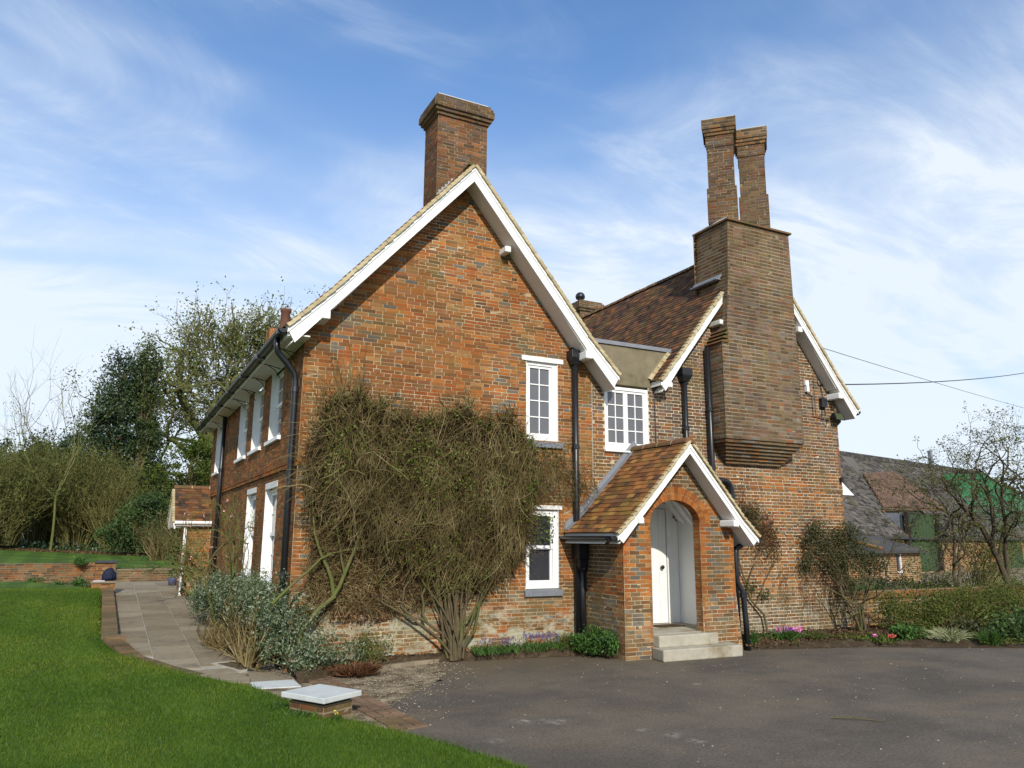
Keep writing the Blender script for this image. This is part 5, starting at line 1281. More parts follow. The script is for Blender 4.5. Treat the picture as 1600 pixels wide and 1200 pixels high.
def _climber2():
    rng = np.random.default_rng(22)
    root = empty('wall_creeper', 'brown mat of dead creeper with one gnarled branch low on the gable corner', 'climbing plant', loc=(.25, -.15, .10)); b = np.array(root.location)
    n = 8000; x = .25+1.75*rng.random(n); lo = np.interp(x, [.2, .7, 1.2, 2.0], [1.0, .62, .60, .8]); hi = np.interp(x, [.2, .6, 1.4, 2.0], [1.9, 2.3, 1.9, 1.4]); z = lo+(hi-lo)*rng.random(n)**.9
    p = np.stack([x, -.02-.09*rng.random(n), z], -1)+.02*rng.standard_normal((n, 3)); p[:, 1] = np.minimum(p[:, 1], -.012)
    leaves('dead_leaf', p-b, .025+.03*rng.random(n), M['leaf_dead'], rng, root, .55, -.3)
    N = 1200; a = rng.random(N)*6.28; x = .2+1.9*rng.random(N); z = .75+1.2*rng.random(N); t = np.linspace(-.5, .5, 5)[None, :, None]
    P = np.stack([x, -.04-.08*rng.random(N), z], -1)[:, None]+np.stack([np.cos(a), .2*rng.standard_normal(N), np.sin(a)], -1)[:, None]*t*.35+.015*rng.standard_normal((N, 5, 3)); P[:, :, 1] = np.minimum(P[:, :, 1], -.012)
    strands('twig', P-b, np.full((N, 5), .0035), M['twig'], root)
    def pl(pts, r0, r1):
        pts = np.array(pts, float); s = np.linspace(0, len(pts)-1, 9); q = np.stack([np.interp(s, np.arange(len(pts)), pts[:, i]) for i in range(3)], -1); q += .008*rng.standard_normal(q.shape); return q, np.linspace(r0, r1, 9)
    S = [pl([(.10, -.35, .55), (.32, -.25, .80), (.58, -.2, 1.0), (.72, -.2, 1.3), (.85, -.2, 1.7), (1.0, -.2, 2.2)], .045, .018), pl([(.58, -.2, 1.0), (.52, -.2, 1.25), (.38, -.2, 1.55), (.25, -.2, 1.9), (.2, -.18, 2.5)], .034, .012), pl([(.1, -.35, .55), (.12, -.3, .2), (.14, -.3, .06)], .05, .05),
         pl([(-.35, -.55, .95), (.0, -.4, 1.25), (.3, -.28, 1.5), (.5, -.25, 1.62)], .024, .012), pl([(.45, -.2, 1.6), (1.0, -.2, 1.7), (1.5, -.25, 1.85)], .012, .006), pl([(.5, -.2, 1.9), (.9, -.2, 1.75), (1.3, -.25, 1.9)], .012, .006), pl([(.7, -.2, 1.3), (.62, -.2, 1.7), (.5, -.2, 2.3)], .018, .008)]
    strands('stem', np.stack([s[0] for s in S])-b, np.stack([s[1] for s in S]), M['bark_green'], root, 6, None)
_climber2()

# ------------------------------------------------------------------ shrubs and flowers by the house
def _front_plants():
    rng = np.random.default_rng(31)
    bush('silver_shrub', 'sprawling silver leaved shrub at the corner of the house beside the path', 'shrub', (-.45, .25, .05),
         [((-.05, 4.9, .50), (.40, .6, .42)), ((.0, 3.8, .78), (.40, .6, .46)), ((.05, 2.7, .80), (.38, .55, .48)), ((.12, 1.5, .88), (.34, .45, .42)), ((.18, .6, .92), (.34, .40, .42)), ((.30, -.15, .84), (.36, .32, .40)), ((.42, -.60, .70), (.38, .26, .40)),
          ((.78, -.80, .36), (.36, .24, .26)), ((1.20, -.76, .24), (.26, .16, .18)), ((.30, -.30, .34), (.34, .30, .28)), ((.55, -.85, .22), (.3, .2, .2))],
         M['leaf_silver'], 520, 44, .046, .075, rng, 70, M['twig'], .38, up=.5, stem_r=.012)
    # straw-coloured dead growth under it
    root = empty('dead_stems', 'straw coloured dead stems hanging under the silver shrub', 'dead plant', loc=(-.5, .6, .05)); N = 360; b = np.array(root.location)
    q_ = rng.random(N); x = -.62+.60*q_+.08*rng.standard_normal(N); y = 2.5-1.7*q_+.15*rng.standard_normal(N); t = np.linspace(0, 1, 6)[None, :, None]; hgt = .18+.30*rng.random(N)
    P = np.stack([x, y, .05+0*x], -1)[:, None]+np.stack([-.12+.16*rng.standard_normal(N), -.10+.12*rng.standard_normal(N), hgt], -1)[:, None]*t; P[:, :, 0] -= .10*np.sin(t[..., 0]*3); P += .012*rng.standard_normal(P.shape)
    strands('stem', P-b, np.full((N, 6), .0045)*np.linspace(1.2, .6, 6), M['twig'], root)
    q_ = rng.random(500); p = np.stack([-.55+.6*q_+.1*rng.standard_normal(500), 2.5-1.8*q_+.15*rng.standard_normal(500), .08+.3*rng.random(500)], -1); leaves('dead_leaf', p-b, .05+.06*rng.random(500), M['leaf_dead'], rng, root, .3, -.5)
    # bare flowering tree trained in front of the side windows
    tr = empty('bare_flowering_tree', 'spreading bare tree with a few pink blossoms against the left side wall', 'tree', loc=(-.42, 3.3, .12)); out, tips = [], []
    for k in range(5):
        d = np.array([-.15+.15*rng.standard_normal(), -.6+.38*k-.15, 1.0]); d /= np.linalg.norm(d); grow(rng, (-.42, 3.3+.04*k, .12), d, .95, .036, 4, out, tips, .55, (2, 3), .74, .04, .20, .68)
    out = [(np.stack([np.clip(P[:, 0], -1.15, -.06), P[:, 1], P[:, 2]], -1), r) for P, r in out]; add_wood(tr, out, M['bark_green'], .014)
    tp = np.array(tips); tp[:, 0] = np.clip(tp[:, 0], -1.15, -.06); b = np.array(tr.location)
    leaves('bud', (tp+.01*rng.standard_normal(tp.shape))-b, np.full(len(tp), .028), M['leaf_spring'], rng, tr, .6, .5)
    f = tp[rng.choice(len(tp), min(26, len(tp)), replace=False)]; f = np.repeat(f, 4, 0)+.016*rng.standard_normal((len(f)*4, 3)); leaves('blossom', f-b, np.full(len(f), .036), M['f_blush'], rng, tr, .6, .8)
    # mossy stems against the little lobby
    tr = empty('mossy_climber', 'mossy bare climber in front of the little tiled lobby', 'climbing plant', loc=(-.45, 8.6, .32)); out, tips = [], []
    for k in range(4): grow(rng, (-.45+.05*k, 8.6, .3), (-.2+.1*k, .15*rng.standard_normal()+.1, 1), .8, .045, 3, out, tips, .5, (2, 3), .75, .02, .25, .7)
    add_wood(tr, out, M['bark_green'], .014); tp = np.array(tips); leaves('leaf', np.repeat(tp, 6, 0)+.08*rng.standard_normal((len(tp)*6, 3))-np.array(tr.location), np.full(len(tp)*6, .05), M['leaf_olive'], rng, tr, .5)
    # low russet heather
    root = empty('heather', 'low rust brown heather clump on the gravel edge', 'shrub', loc=(.78, -.74, .0)); N = 800; a = rng.random(N)*6.28; rr_ = .21*rng.random(N)**.6; t = np.linspace(0, 1, 4)[None, :, None]
    P = np.stack([rr_*np.cos(a)*1.1, rr_*np.sin(a)*.75, .02+0*a], -1)[:, None]+np.stack([.10*np.cos(a)+.05*rng.standard_normal(N), .08*np.sin(a)+.05*rng.standard_normal(N), (.15-.35*rr_)*(.4+.9*rng.random(N))], -1)[:, None]*t
    strands('stem', P, np.full((N, 4), .0042), M['heather'], root)
    bush('twiggy_shrub', 'sparse twiggy shrub at the foot of the gable wall', 'shrub', (1.15, -.28, .08), [((0, 0, .22), (.36, .18, .22))], M['leaf_olive'], 70, 14, .035, .05, rng, 60, M['twig'], .5, stem_r=.006)
    # spikes of blue flowers at the foot of the wall
    root = empty('blue_flower_clump', 'clump of small blue flower spikes at the foot of the gable wall', 'flowers', loc=(3.55, -.22, .10)); N = 620; b = np.array(root.location)
    x = np.concatenate([2.75+.75*rng.random(N//2), 3.55+.75*rng.random(N//2)]); y = -.26+.10*rng.standard_normal(N); a = rng.random(N)*6.28; t = np.linspace(0, 1, 4)[None, :, None]
    P = np.stack([x, np.minimum(y, -.08), .10+0*x], -1)[:, None]+np.stack([.10*np.cos(a), .10*np.sin(a), .13+.07*rng.random(N)], -1)[:, None]*t; P[:, :, 2] -= .07*(t[..., 0]**3)
    strands('leaf', P-b, np.full((N, 4), .0045)*np.array([1, 1, .8, .2]), M['leaf_green'], root)
    q = np.concatenate([np.stack([2.8+.7*rng.random(30), -.26+.09*rng.standard_normal(30), .24+.06*rng.random(30)], -1), np.stack([3.6+.65*rng.random(55), -.26+.09*rng.standard_normal(55), .28+.06*rng.random(55)], -1)]); q[:, 1] = np.minimum(q[:, 1], -.1)
    p = np.repeat(q, 9, 0)+np.array([.007, .007, .022])*rng.standard_normal((len(q)*9, 3)); leaves('flower', p-b, np.full(len(p), .02), M['f_blue'], rng, root, .9)
    bush('green_shrub', 'bright leafy green shrub against the side of the porch', 'shrub', (4.62, -.72, .05), [((.03, 0, .22), (.22, .24, .20)), ((.12, -.28, .20), (.16, .18, .18)), ((-.12, .22, .18), (.16, .16, .16))], M['leaf_green'], 110, 30, .055, .05, rng, 30, M['leaf_green'], .38, up=.9, stem_r=.005)
    def tuft(name, label, cat, x, y, z, n, hgt, spr, m, w=.005, group=None):
        root = empty(name, label, cat, group, loc=(x, y, z)); a = rng.random(n)*6.28; t = np.linspace(0, 1, 5)[None, :, None]; q = spr*(.3+.9*rng.random(n))
        P = np.stack([.25*spr*rng.standard_normal(n), .25*spr*rng.standard_normal(n), 0*a], -1)[:, None]+np.stack([q*np.cos(a), q*np.sin(a), hgt*(.6+.6*rng.random(n))], -1)[:, None]*t; P[:, :, 2] -= .45*hgt*(t[..., 0]**3)*(q/spr/1.2)[:, None]
        strands('leaf', P, np.full((n, 5), w)*np.array([1, 1.1, .9, .6, .15]), m, root); return root
    tuft('grass_tuft', 'pale grassy tuft under the lower window by the drainpipe', 'grass tuft', 4.42, -.28, .08, 240, .30, .24, M['leaf_olive'])
    tuft('strap_leaf_plant', 'small green plant at the foot of the drainpipe', 'plant', 4.70, -.35, .08, 110, .20, .12, M['leaf_green'])
    tuft('strap_leaf_plant', 'green strap leaved clump just right of the porch steps', 'plant', 7.62, -1.02, .05, 150, .30, .16, M['leaf_green'], .007)
    tuft('strap_leaf_plant', 'dark green clump below the pink primroses', 'plant', 8.55, -.95, .05, 190, .26, .20, M['leaf_green'], .007)
    tuft('strap_leaf_plant', 'low pale green clump in front of the right gable wall', 'plant', 9.15, -1.1, .05, 150, .20, .22, M['leaf_olive'])
    root = empty('pink_primroses', 'bunch of pink and purple primroses at the foot of the right gable', 'flowers', loc=(8.95, -.65, .06)); b = np.zeros(3)
    for (x, y, mm, s) in ((-.22, .02, 'f_pink', .06), (-.02, 0, 'f_purple', .10), (.18, -.05, 'f_pink', .09)):
        n = 80; p = np.array([x, y, .15])+np.array([s, s*.7, .04])*rng.standard_normal((n, 3))*.7; p[:, 2] = np.maximum(p[:, 2], .06); leaves('flower', p, np.full(n, .042), M[mm], rng, root, .9, .3)
    n = 420; p = np.array([-.1, -.03, .06])+np.array([.35, .12, .03])*rng.standard_normal((n, 3)); leaves('leaf', p, np.full(n, .07), M['leaf_green'], rng, root, .45)
    for (x, y, mm, lab) in ((10.12, -1.55, 'f_pink', 'single pink primrose in the bed near the low wall'), (10.35, -1.72, 'f_red', 'single red primrose in the bed near the low wall')):
        root = empty('primrose', lab, 'flower', loc=(x, y, .06)); n = 36; leaves('flower', np.array([0, 0, .08])+np.array([.03, .03, .02])*rng.standard_normal((n, 3)), np.full(n, .036), M[mm], rng, root, .9, .3)
        leaves('leaf', np.array([0, 0, .03])+np.array([.08, .08, .02])*rng.standard_normal((50, 3)), np.full(50, .07), M['leaf_green'], rng, root, .45)
    # small ground plants along the right bed
    g = 'low plants along the right bed'
    bush('hellebore', 'dark green rounded hellebore at the left end of the hedge', 'plant', (10.75, -1.75, .05), [((0, 0, .13), (.35, .22, .13))], M['leaf_green'], 70, 22, .08, .05, rng, 20, M['leaf_green'], .35, group=g)
    tuft('pale_tussock', 'pale cream grassy tussock in the right bed', 'plant', 11.35, -2.1, .05, 420, .26, .34, M['leaf_pale'], .006, g)
    tuft('strap_leaf_plant', 'daffodil leaves between the pale tussock and the big leaved plant', 'plant', 11.75, -2.65, .03, 200, .30, .22, M['leaf_green'], .007, g)
    bush('big_leaf_plant', 'dark big leaved plant at the far right of the bed', 'plant', (12.75, -2.55, .03), [((0, 0, .22), (.6, .35, .22)), ((.5, .1, .3), (.5, .35, .25))], M['leaf_mid'], 150, 22, .075, .08, rng, 20, M['leaf_green'], .5, group=g)
    bush('big_leaf_plant', 'low dark leafy plant in front of the hedge', 'plant', (12.05, -2.0, .03), [((0, 0, .16), (.45, .25, .16))], M['leaf_dark'], 80, 18, .09, .06, rng, 16, M['leaf_green'], .5, group=g)
    root = empty('ground_cover', None, None); n = 5200; x = 8.3+8*rng.random(n); yf = np.interp(x, [8.3, 9.6, 10.6, 12, 18], [-1.40, -1.75, -2.3, -3.0, -4.5]); y = yf+.05+(.5+.12*(x-8))*rng.random(n)**1.3
    w = np.sin(x*3.3)+np.sin(y*5+x*2); k = (w > -.1); p = np.stack([x, y, .07+.06*rng.random(n)*(1+w*.4)], -1)[k]
    root.name = 'ground_cover'; tag(root, kind='stuff'); leaves('leaf', p, .04+.05*rng.random(len(p)), M['leaf_hedge'], rng, root, .45, .4)
    n = 2200; p = np.concatenate([np.stack([.1+4.7*rng.random(n), -.05-.6*rng.random(n), .112+.02*rng.random(n)], -1), np.stack([7.3+5*rng.random(n), -.05-1.3*rng.random(n), .085+.02*rng.random(n)], -1)])
    p = p[~((p[:, 0] < 4.9) & (p[:, 1] < np.interp(p[:, 0], [0, .6, 1.03, 1.79, 2.1, 4.86], [-1, -.6, -.38, -.13, -.1, -.5])))]
    tag(leaves('fallen_leaves', p, .03+.03*rng.random(len(p)), M['leaf_dead'], rng, None, .6, -.2), kind='stuff')
    # climbers on the right gable
    root = empty('rose', 'thin bare climbing rose with a dark clump beside the porch roof', 'climbing plant', loc=(8.95, -.12, .06)); b = np.array(root.location)
    def pl(pts, r0, r1):
        pts = np.array(pts, float); s = np.linspace(0, len(pts)-1, 12); q = np.stack([np.interp(s, np.arange(len(pts)), pts[:, i]) for i in range(3)], -1); q[1:] += .010*rng.standard_normal((11, 3)); return q, np.linspace(r0, r1, 12)
    S = [pl([(8.95, -.12, .06), (8.93, -.1, .42), (8.60, -.08, .72), (8.55, -.08, 1.0), (8.40, -.07, 1.3), (8.38, -.07, 1.8), (8.5, -.07, 2.2)], .026, .008), pl([(8.55, -.08, 1.0), (8.75, -.08, 1.4), (9.0, -.07, 1.8), (9.1, -.07, 2.1)], .012, .006), pl([(8.7, -.1, .6), (9.0, -.08, 1.0), (9.3, -.07, 1.5), (9.2, -.07, 2.0)], .010, .005), pl([(8.4, -.07, 1.3), (8.2, -.07, 1.7), (8.3, -.07, 2.2)], .010, .005)]
    strands('stem', np.stack([s[0] for s in S])-b, np.stack([s[1] for s in S]), M['bark'], root, 5, None)
    N = 190; a = rng.random(N)*6.28; q = np.stack([8.4+1.0*rng.random(N), -.05-.10*rng.random(N), 0*a], -1); q[:, 2] = 2.30-.55*(q[:, 0]-8.4)+.22*rng.standard_normal(N); t = np.linspace(-.5, .5, 5)[None, :, None]
    P = q[:, None]+np.stack([np.cos(a), .25*rng.standard_normal(N), np.sin(a)], -1)[:, None]*t*.4+.015*rng.standard_normal((N, 5, 3)); P[:, :, 1] = np.minimum(P[:, :, 1], -.012); strands('twig', P-b, np.full((N, 5), .004), M['heather'], root)
    pts = np.concatenate([np.array([8.60, -.12, 2.20])+np.array([.22, .05, .16])*rng.standard_normal((1100, 3)), np.array([9.15, -.10, 1.80])+np.array([.20, .04, .2])*rng.standard_normal((420, 3)), np.array([8.65, -.10, .95])+np.array([.07, .03, .07])*rng.standard_normal((120, 3)), np.array([9.0, -.08, .8])+np.array([.08, .03, .06])*rng.standard_normal((120, 3))]); pts[:, 1] = np.minimum(pts[:, 1], -.02)
    leaves('leaf', pts-b, .03+.03*rng.random(len(pts)), M['leaf_dark'], rng, root, .5)
    root = bush('wall_shrub', 'dark twiggy shrub spreading over the right corner of the gable', 'shrub', (11.0, -.55, .05), [((-.60, .32, 1.80), (.52, .14, .38)), ((.10, .26, 1.72), (.62, .20, .42)), ((.50, .10, 1.30), (.40, .24, .30)), ((-.20, .28, 1.35), (.45, .14, .30)), ((.0, .2, .85), (.22, .14, .28)), ((-.9, .36, 1.35), (.22, .1, .30))], M['leaf_dark'], 340, 30, .042, .085, rng, 26, M['bark'], .5, stem_r=.007)
    out, tips = [], []
    for k in range(4): d = np.array([-.35+.22*k, .22, 1.0]); grow(rng, (10.95+.05*k, -.6, .03), d/np.linalg.norm(d), .6, .028, 3, out, tips, .45, (2, 3), .75, .02, .18, .7)
    add_wood(root, out, M['bark'], .014, ('trunk', 'twig'))
    N = 170; t = np.linspace(0, 1, 5)[None, :, None]; q = np.stack([9.4+1.9*rng.random(N), -.04-.05*rng.random(N), .5+.9*rng.random(N)], -1); P = q[:, None]+np.stack([.12*rng.standard_normal(N), 0*q[:, 0], -.45*rng.random(N)], -1)[:, None]*t+.01*rng.standard_normal((N, 5, 3)); P[:, :, 1] = np.minimum(P[:, :, 1], -.012)
    strands('shoot', P-np.array(root.location), np.full((N, 5), .003), M['heather'], root)
    # low wall running on from the house corner, and the hedge before it
    lw = link('garden_wall', bpy.data.meshes.new('wall_face'), None); tag(lw, 'low old brick and flint garden wall behind the hedge', 'wall')
    bb = Bricks(lw, M['brick_old']); LWF = Frame((11.5, .30, -.25), (1, 0, 0), (0, 0, 1), (0, -1, 0))
    bb.lay(LWF, lambda z: [(0.0, 12.0)], 0, .85, lambda a, z, r, hd: r.choice((9, 8, 5, 3, 10, 7)), 400); bb.lay(Frame((11.5, .27, -.25), (1, 0, 0), (0, 0, 1), (0, -1, 0)), lambda z: [(0.0, 12.0)], .86, 1.0, lambda a, z, r, hd: r.choice((2, 3, 10)), 401); bb.finish(set())
    mb = MB(); mb.box(11.5, 23.5, .31, .62, -.3, .60); mb.box(11.5, 23.5, .27, .64, .601, .745); mb.obj('wall_core', M['ridge'], lw)
    bush('hedge', 'rounded mossy green hedge along the right bed', 'hedge', (13.3, -.75, 0), [((-1.35, .1, .48), (.55, .5, .40)), ((-.5, 0, .52), (.7, .6, .42)), ((.5, 0, .50), (.8, .6, .42)), ((1.5, 0, .55), (.9, .7, .42)), ((2.8, .1, .55), (1.1, .7, .45)), ((4.2, .1, .5), (1.0, .7, .42)), ((5.6, .2, .5), (1.2, .7, .42)), ((-1.0, -.2, .2), (.6, .3, .2)), ((1.0, -.3, .22), (1.0, .4, .2))], M['leaf_hedge'], 900, 34, .045, .09, rng, 260, M['twig'], .5, stem_r=.010)
_front_plants()

mb = MB(); mb.tube([(4.55, -5.35, .012), (4.72, -5.50, .03), (4.86, -5.60, .012), (4.93, -5.72, .012)], [.008, .007, .006, .003], 5); mb.tube([(4.72, -5.50, .03), (4.66, -5.60, .012)], [.005, .002], 4); tag(mb.obj('fallen_twig', M['bark']), 'small brown twig lying on the open tarmac', 'twig')

# ------------------------------------------------------------------ pier with the pale cap, terrace walls, bag, pot
def _garden_walls():
    rr = random.Random(5)
    pier = link('brick_pier', bpy.data.meshes.new('wall_face')); tag(pier, 'low brick pier with a pale square cap at the edge of the lawn', 'pier')
    bb = Bricks(pier, M['brick_old'], 'mortar_old'); a = math.atan2(-.60, .34); u = np.array([math.cos(a), math.sin(a), 0]); v = np.array([-u[1], u[0], 0]); o = np.array([-.55, -2.74, 0.0]); L, W = .50, .40
    o = np.array([-.50, -2.76, 0]); pal = lambda a_, z, r, hd: r.choice((3, 8, 4, 9, 4, 13))
    for fr, w in ((Frame(o, u, (0, 0, 1), -v), L), (Frame(o+u*L, v, (0, 0, 1), u), W), (Frame(o+u*L+v*W, -u, (0, 0, 1), v), L), (Frame(o+v*W, -v, (0, 0, 1), -u), W)): bb.lay(fr, lambda z, w=w: [(0.0, w)], -.06, .155, pal, 500+int(w*100), course=.072)
    bb.finish(set()); mb = MB(); e = .07
    q = [o-u*e-v*e, o+u*(L+e)-v*e, o+u*(L+e)+v*(W+e), o-u*e+v*(W+e)]; mb.prism([(p[0], p[1], .245) for p in q], (0, 0, -.055)); mb.obj('cap_stone', M['capstone'], pier, bevel=.008)
    mb = MB(); q = [o+u*.01+v*.01, o+u*(L-.01)+v*.01, o+u*(L-.01)+v*(W-.01), o+u*.01+v*(W-.01)]; mb.prism([(p[0], p[1], .189) for p in q], (0, 0, -.03)); mb.obj('mortar_bed', M['soil'], pier)
    rng = np.random.default_rng(41)
    n = 130; t = np.linspace(0, 1, 4)[None, :, None]; ang = rng.random(n)*6.28; x = np.concatenate([-.62+.05*rng.standard_normal(40), -.42+.1*rng.standard_normal(90)]); y = np.concatenate([-2.62+.05*rng.standard_normal(40), -3.08+.06*rng.standard_normal(90)])
    for (lab, sl) in (('small green weed at the back of the pale capped pier', slice(0, 40)), ('low green weed in the grass against the pier', slice(40, 130))):
        root = empty('weed', lab, 'weed', loc=(float(x[sl].mean()), float(y[sl].mean()), .05)); P = np.stack([x[sl], y[sl], .03+0*x[sl]], -1)[:, None]+np.stack([.06*np.cos(ang[sl]), .06*np.sin(ang[sl]), .05+.05*rng.random(len(x[sl]))], -1)[:, None]*t; strands('leaf', P-np.array(root.location), np.full((len(P), 4), .006)*np.array([.8, 1.2, 1, .2]), M['leaf_green'], root)
    root = empty('primrose', 'tiny yellow flower by the corner of the pier', 'flower', loc=(-.17, -3.36, .03)); leaves('flower', np.array([0, 0, .10])+.010*rng.standard_normal((12, 3)), np.full(12, .022), M['f_yellow'], rng, root, .9)
    leaves('leaf', np.array([0, 0, .04])+np.array([.03, .03, .015])*rng.standard_normal((30, 3)), np.full(30, .05), M['leaf_green'], rng, root, .4)
    # brick kerb between lawn and path
    kp = empty('lawn_kerb', 'low brick kerb wall between the striped lawn and the paved path', 'wall'); cols = [(.17, .125, .07), (.15, .12, .07), (.20, .13, .075), (.13, .11, .065)]; ms = []
    for cc in cols:
        m2 = MB(); m2.box(0, .24, 0, .105, -.20, 0); me = m2.mesh('brick', M['brick_old']); at = me.attributes.new('tint', 'FLOAT_COLOR', 'POINT')
        for w in at.data: w.color = (*cc, 1)
        ms.append(me)
    y = 2.75
    while y < 10.9:
        ob = link('brick', rr.choice(ms), kp); ob.location = (edge_x(y)-.01+rr.uniform(-.006, .006), y, float(h(-2.3, y))+.165+rr.uniform(-.006, .006)); ob.rotation_euler = (0, rr.uniform(-.02, .02), rr.uniform(-.03, .03)); y += .116
    y = .1
    while y < 2.7:
        ob = link('brick', rr.choice(ms), kp); x = float(edge_x(y)); x2 = float(edge_x(y+.1)); ob.location = (x-.10, y, float(h(x, y))+.02+.12*float(sst(y, 1.5, 2.7))); ob.rotation_euler = (0, 0, math.atan2(.1, x2-x)-math.pi/2+rr.uniform(-.04, .04)); y += .113*abs(math.sin(math.atan2(.1, x2-x)))
    # pier at the end of the kerb, low front wall, terrace walls with their pier
    def bwall(name, label, cat, x0, x1, y0, y1, z0, z1, pal, seed, cap=None, mm='brick_old'):
        w = link(name, bpy.data.meshes.new('wall_face')); tag(w, label, cat); b = Bricks(w, M[mm], 'mortar_old'); b.box4(x0, x1, y0, y1, z0, z1, pal, seed); b.finish(set())
        if cap: mb = MB(); mb.box(x0-cap[0], x1+cap[0], y0-cap[0], y1+cap[0], z1+.002, z1+.002+cap[1]); mb.obj('cap_stone', cap[2], w, bevel=.008)
        return w
    po = lambda a, z, r, hd: r.choice((0, 2, 10, 7, 3)); pd = lambda a, z, r, hd: r.choice((3, 8, 9, 4, 2, 11, 10))
    slate = simple('dark_slate_cap', (.035, .036, .045), .5, .2, 8, .4)
    bwall('end_pier', 'brick pier with a stone slab carrying the backpack at the end of the path kerb', 'pier', -2.62, -2.10, 11.0, 11.5, .36, .65, po, 600, (.03, .05, M['slab']))
    bwall('front_terrace_wall', 'broken low brick wall along the far edge of the lawn', 'wall', -9.0, -4.15, 13.3, 13.55, .40, .62, pd, 610)
    bwall('front_terrace_wall', 'last stub of low brick wall beside the backpack pier', 'wall', -3.9, -2.66, 12.6, 12.8, .35, .53, pd, 615)
    bwall('terrace_wall', 'weathered brick retaining wall below the upper lawn', 'wall', -16, -2.62, 15.3, 15.6, .45, 1.02, pd, 620)
    bwall('terrace_pier', 'brick pier with a dark slate cap in the retaining wall', 'pier', -2.60, -2.08, 15.22, 15.66, .45, 1.02, po, 630, (.05, .06, slate))
    bwall('terrace_wall', 'short mossy brick retaining wall closing the end of the paved path', 'wall', -2.06, 1.2, 15.3, 15.6, .45, .80, pd, 640, (.0, .035, M['slab']))
    bag = link('backpack', None); tag(bag, 'dark blue backpack slumped on the brick pier at the end of the path', 'backpack'); bag.location = (-2.25, 11.3, .702)
    mb = MB(); prof = [(.10, 0.0), (.165, .02), (.17, .12), (.15, .22), (.10, .29), (.04, .315), (0, .32)]; mb.lathe(0, 0, prof, 14)
    for i, vtx in enumerate(mb.v): mb.v[i] = (vtx[0]*1.05+.05*vtx[2], vtx[1]*.62, vtx[2]*(1-.12*(vtx[0] > .05)))
    navy = simple('navy_nylon', (.012, .015, .035), .7, .25, 10, .2, .005); mb.obj('bag_body', navy, bag, smooth=True)
    mb = MB(); mb.lathe(0, 0, [(.0, .03), (.09, .03), (.10, .08), (.08, .15), (0, .16)], 12); mb.v = [(x*1.0, y*.35-.105, z) for x, y, z in mb.v]; mb.obj('front_pocket', navy, bag, smooth=True)
    mb = MB(); mb.tube([(-.03, .0, .30), (-.02, .0, .35), (.03, 0, .35), (.04, 0, .30)], .009, 6); mb.obj('handle', navy, bag); mb = MB(); mb.tube([(.10, -.06, .26), (.17, -.08, .2), (.18, -.07, .08)], .012, 6); mb.obj('strap', simple('grey_webbing', (.12, .12, .13), .8, .1, 10), bag)
    mb = MB(); mb.box(-2.60, -2.34, 11.04, 11.30, .7025, .712); tag(mb.obj('papers', simple('white_paper', (.72, .70, .78), .7, .04, 4)), 'loose white papers lying beside the backpack', 'papers')
    pot = empty('flower_pot', 'small blue pot with a green plant by the lobby wall', 'plant pot', loc=(-.62, 13.0, .46)); mb = MB(); mb.lathe(0, 0, [(.0, .0), (.10, 0), (.13, .18), (.14, .2), (.12, .2), (.11, .16), (0, .16)], 14); mb.obj('pot', simple('blue_glaze', (.10, .11, .2), .4, .15, 6, .4), pot, smooth=True)
    n = 160; leaves('leaf', np.array([0, 0, .30])+np.array([.10, .10, .08])*rng.standard_normal((n, 3)), np.full(n, .06), M['leaf_green'], rng, pot, .45)
    # weeds in the low wall gap
    for i, (x, y, s, lab) in enumerate(((-4.0, 13.3, .22, 'leafy green weed at the broken end of the low lawn wall'), (-3.4, 12.5, .14, 'sprawling green weed along the far lawn edge'), (-2.95, 12.4, .18, 'green weed beside the stub of low wall'), (-3.05, 15.1, .16, 'grass tuft on top of the retaining wall'))):
        z = .48 if i < 3 else 1.0; bush('weed', lab, 'weed', (x, y, z-.04), [((0, 0, s*.7), (s, s*.7, s*.7))], M['leaf_green'], 30, 20, .06, .05, rng, 8, M['leaf_green'], .4)
_garden_walls()

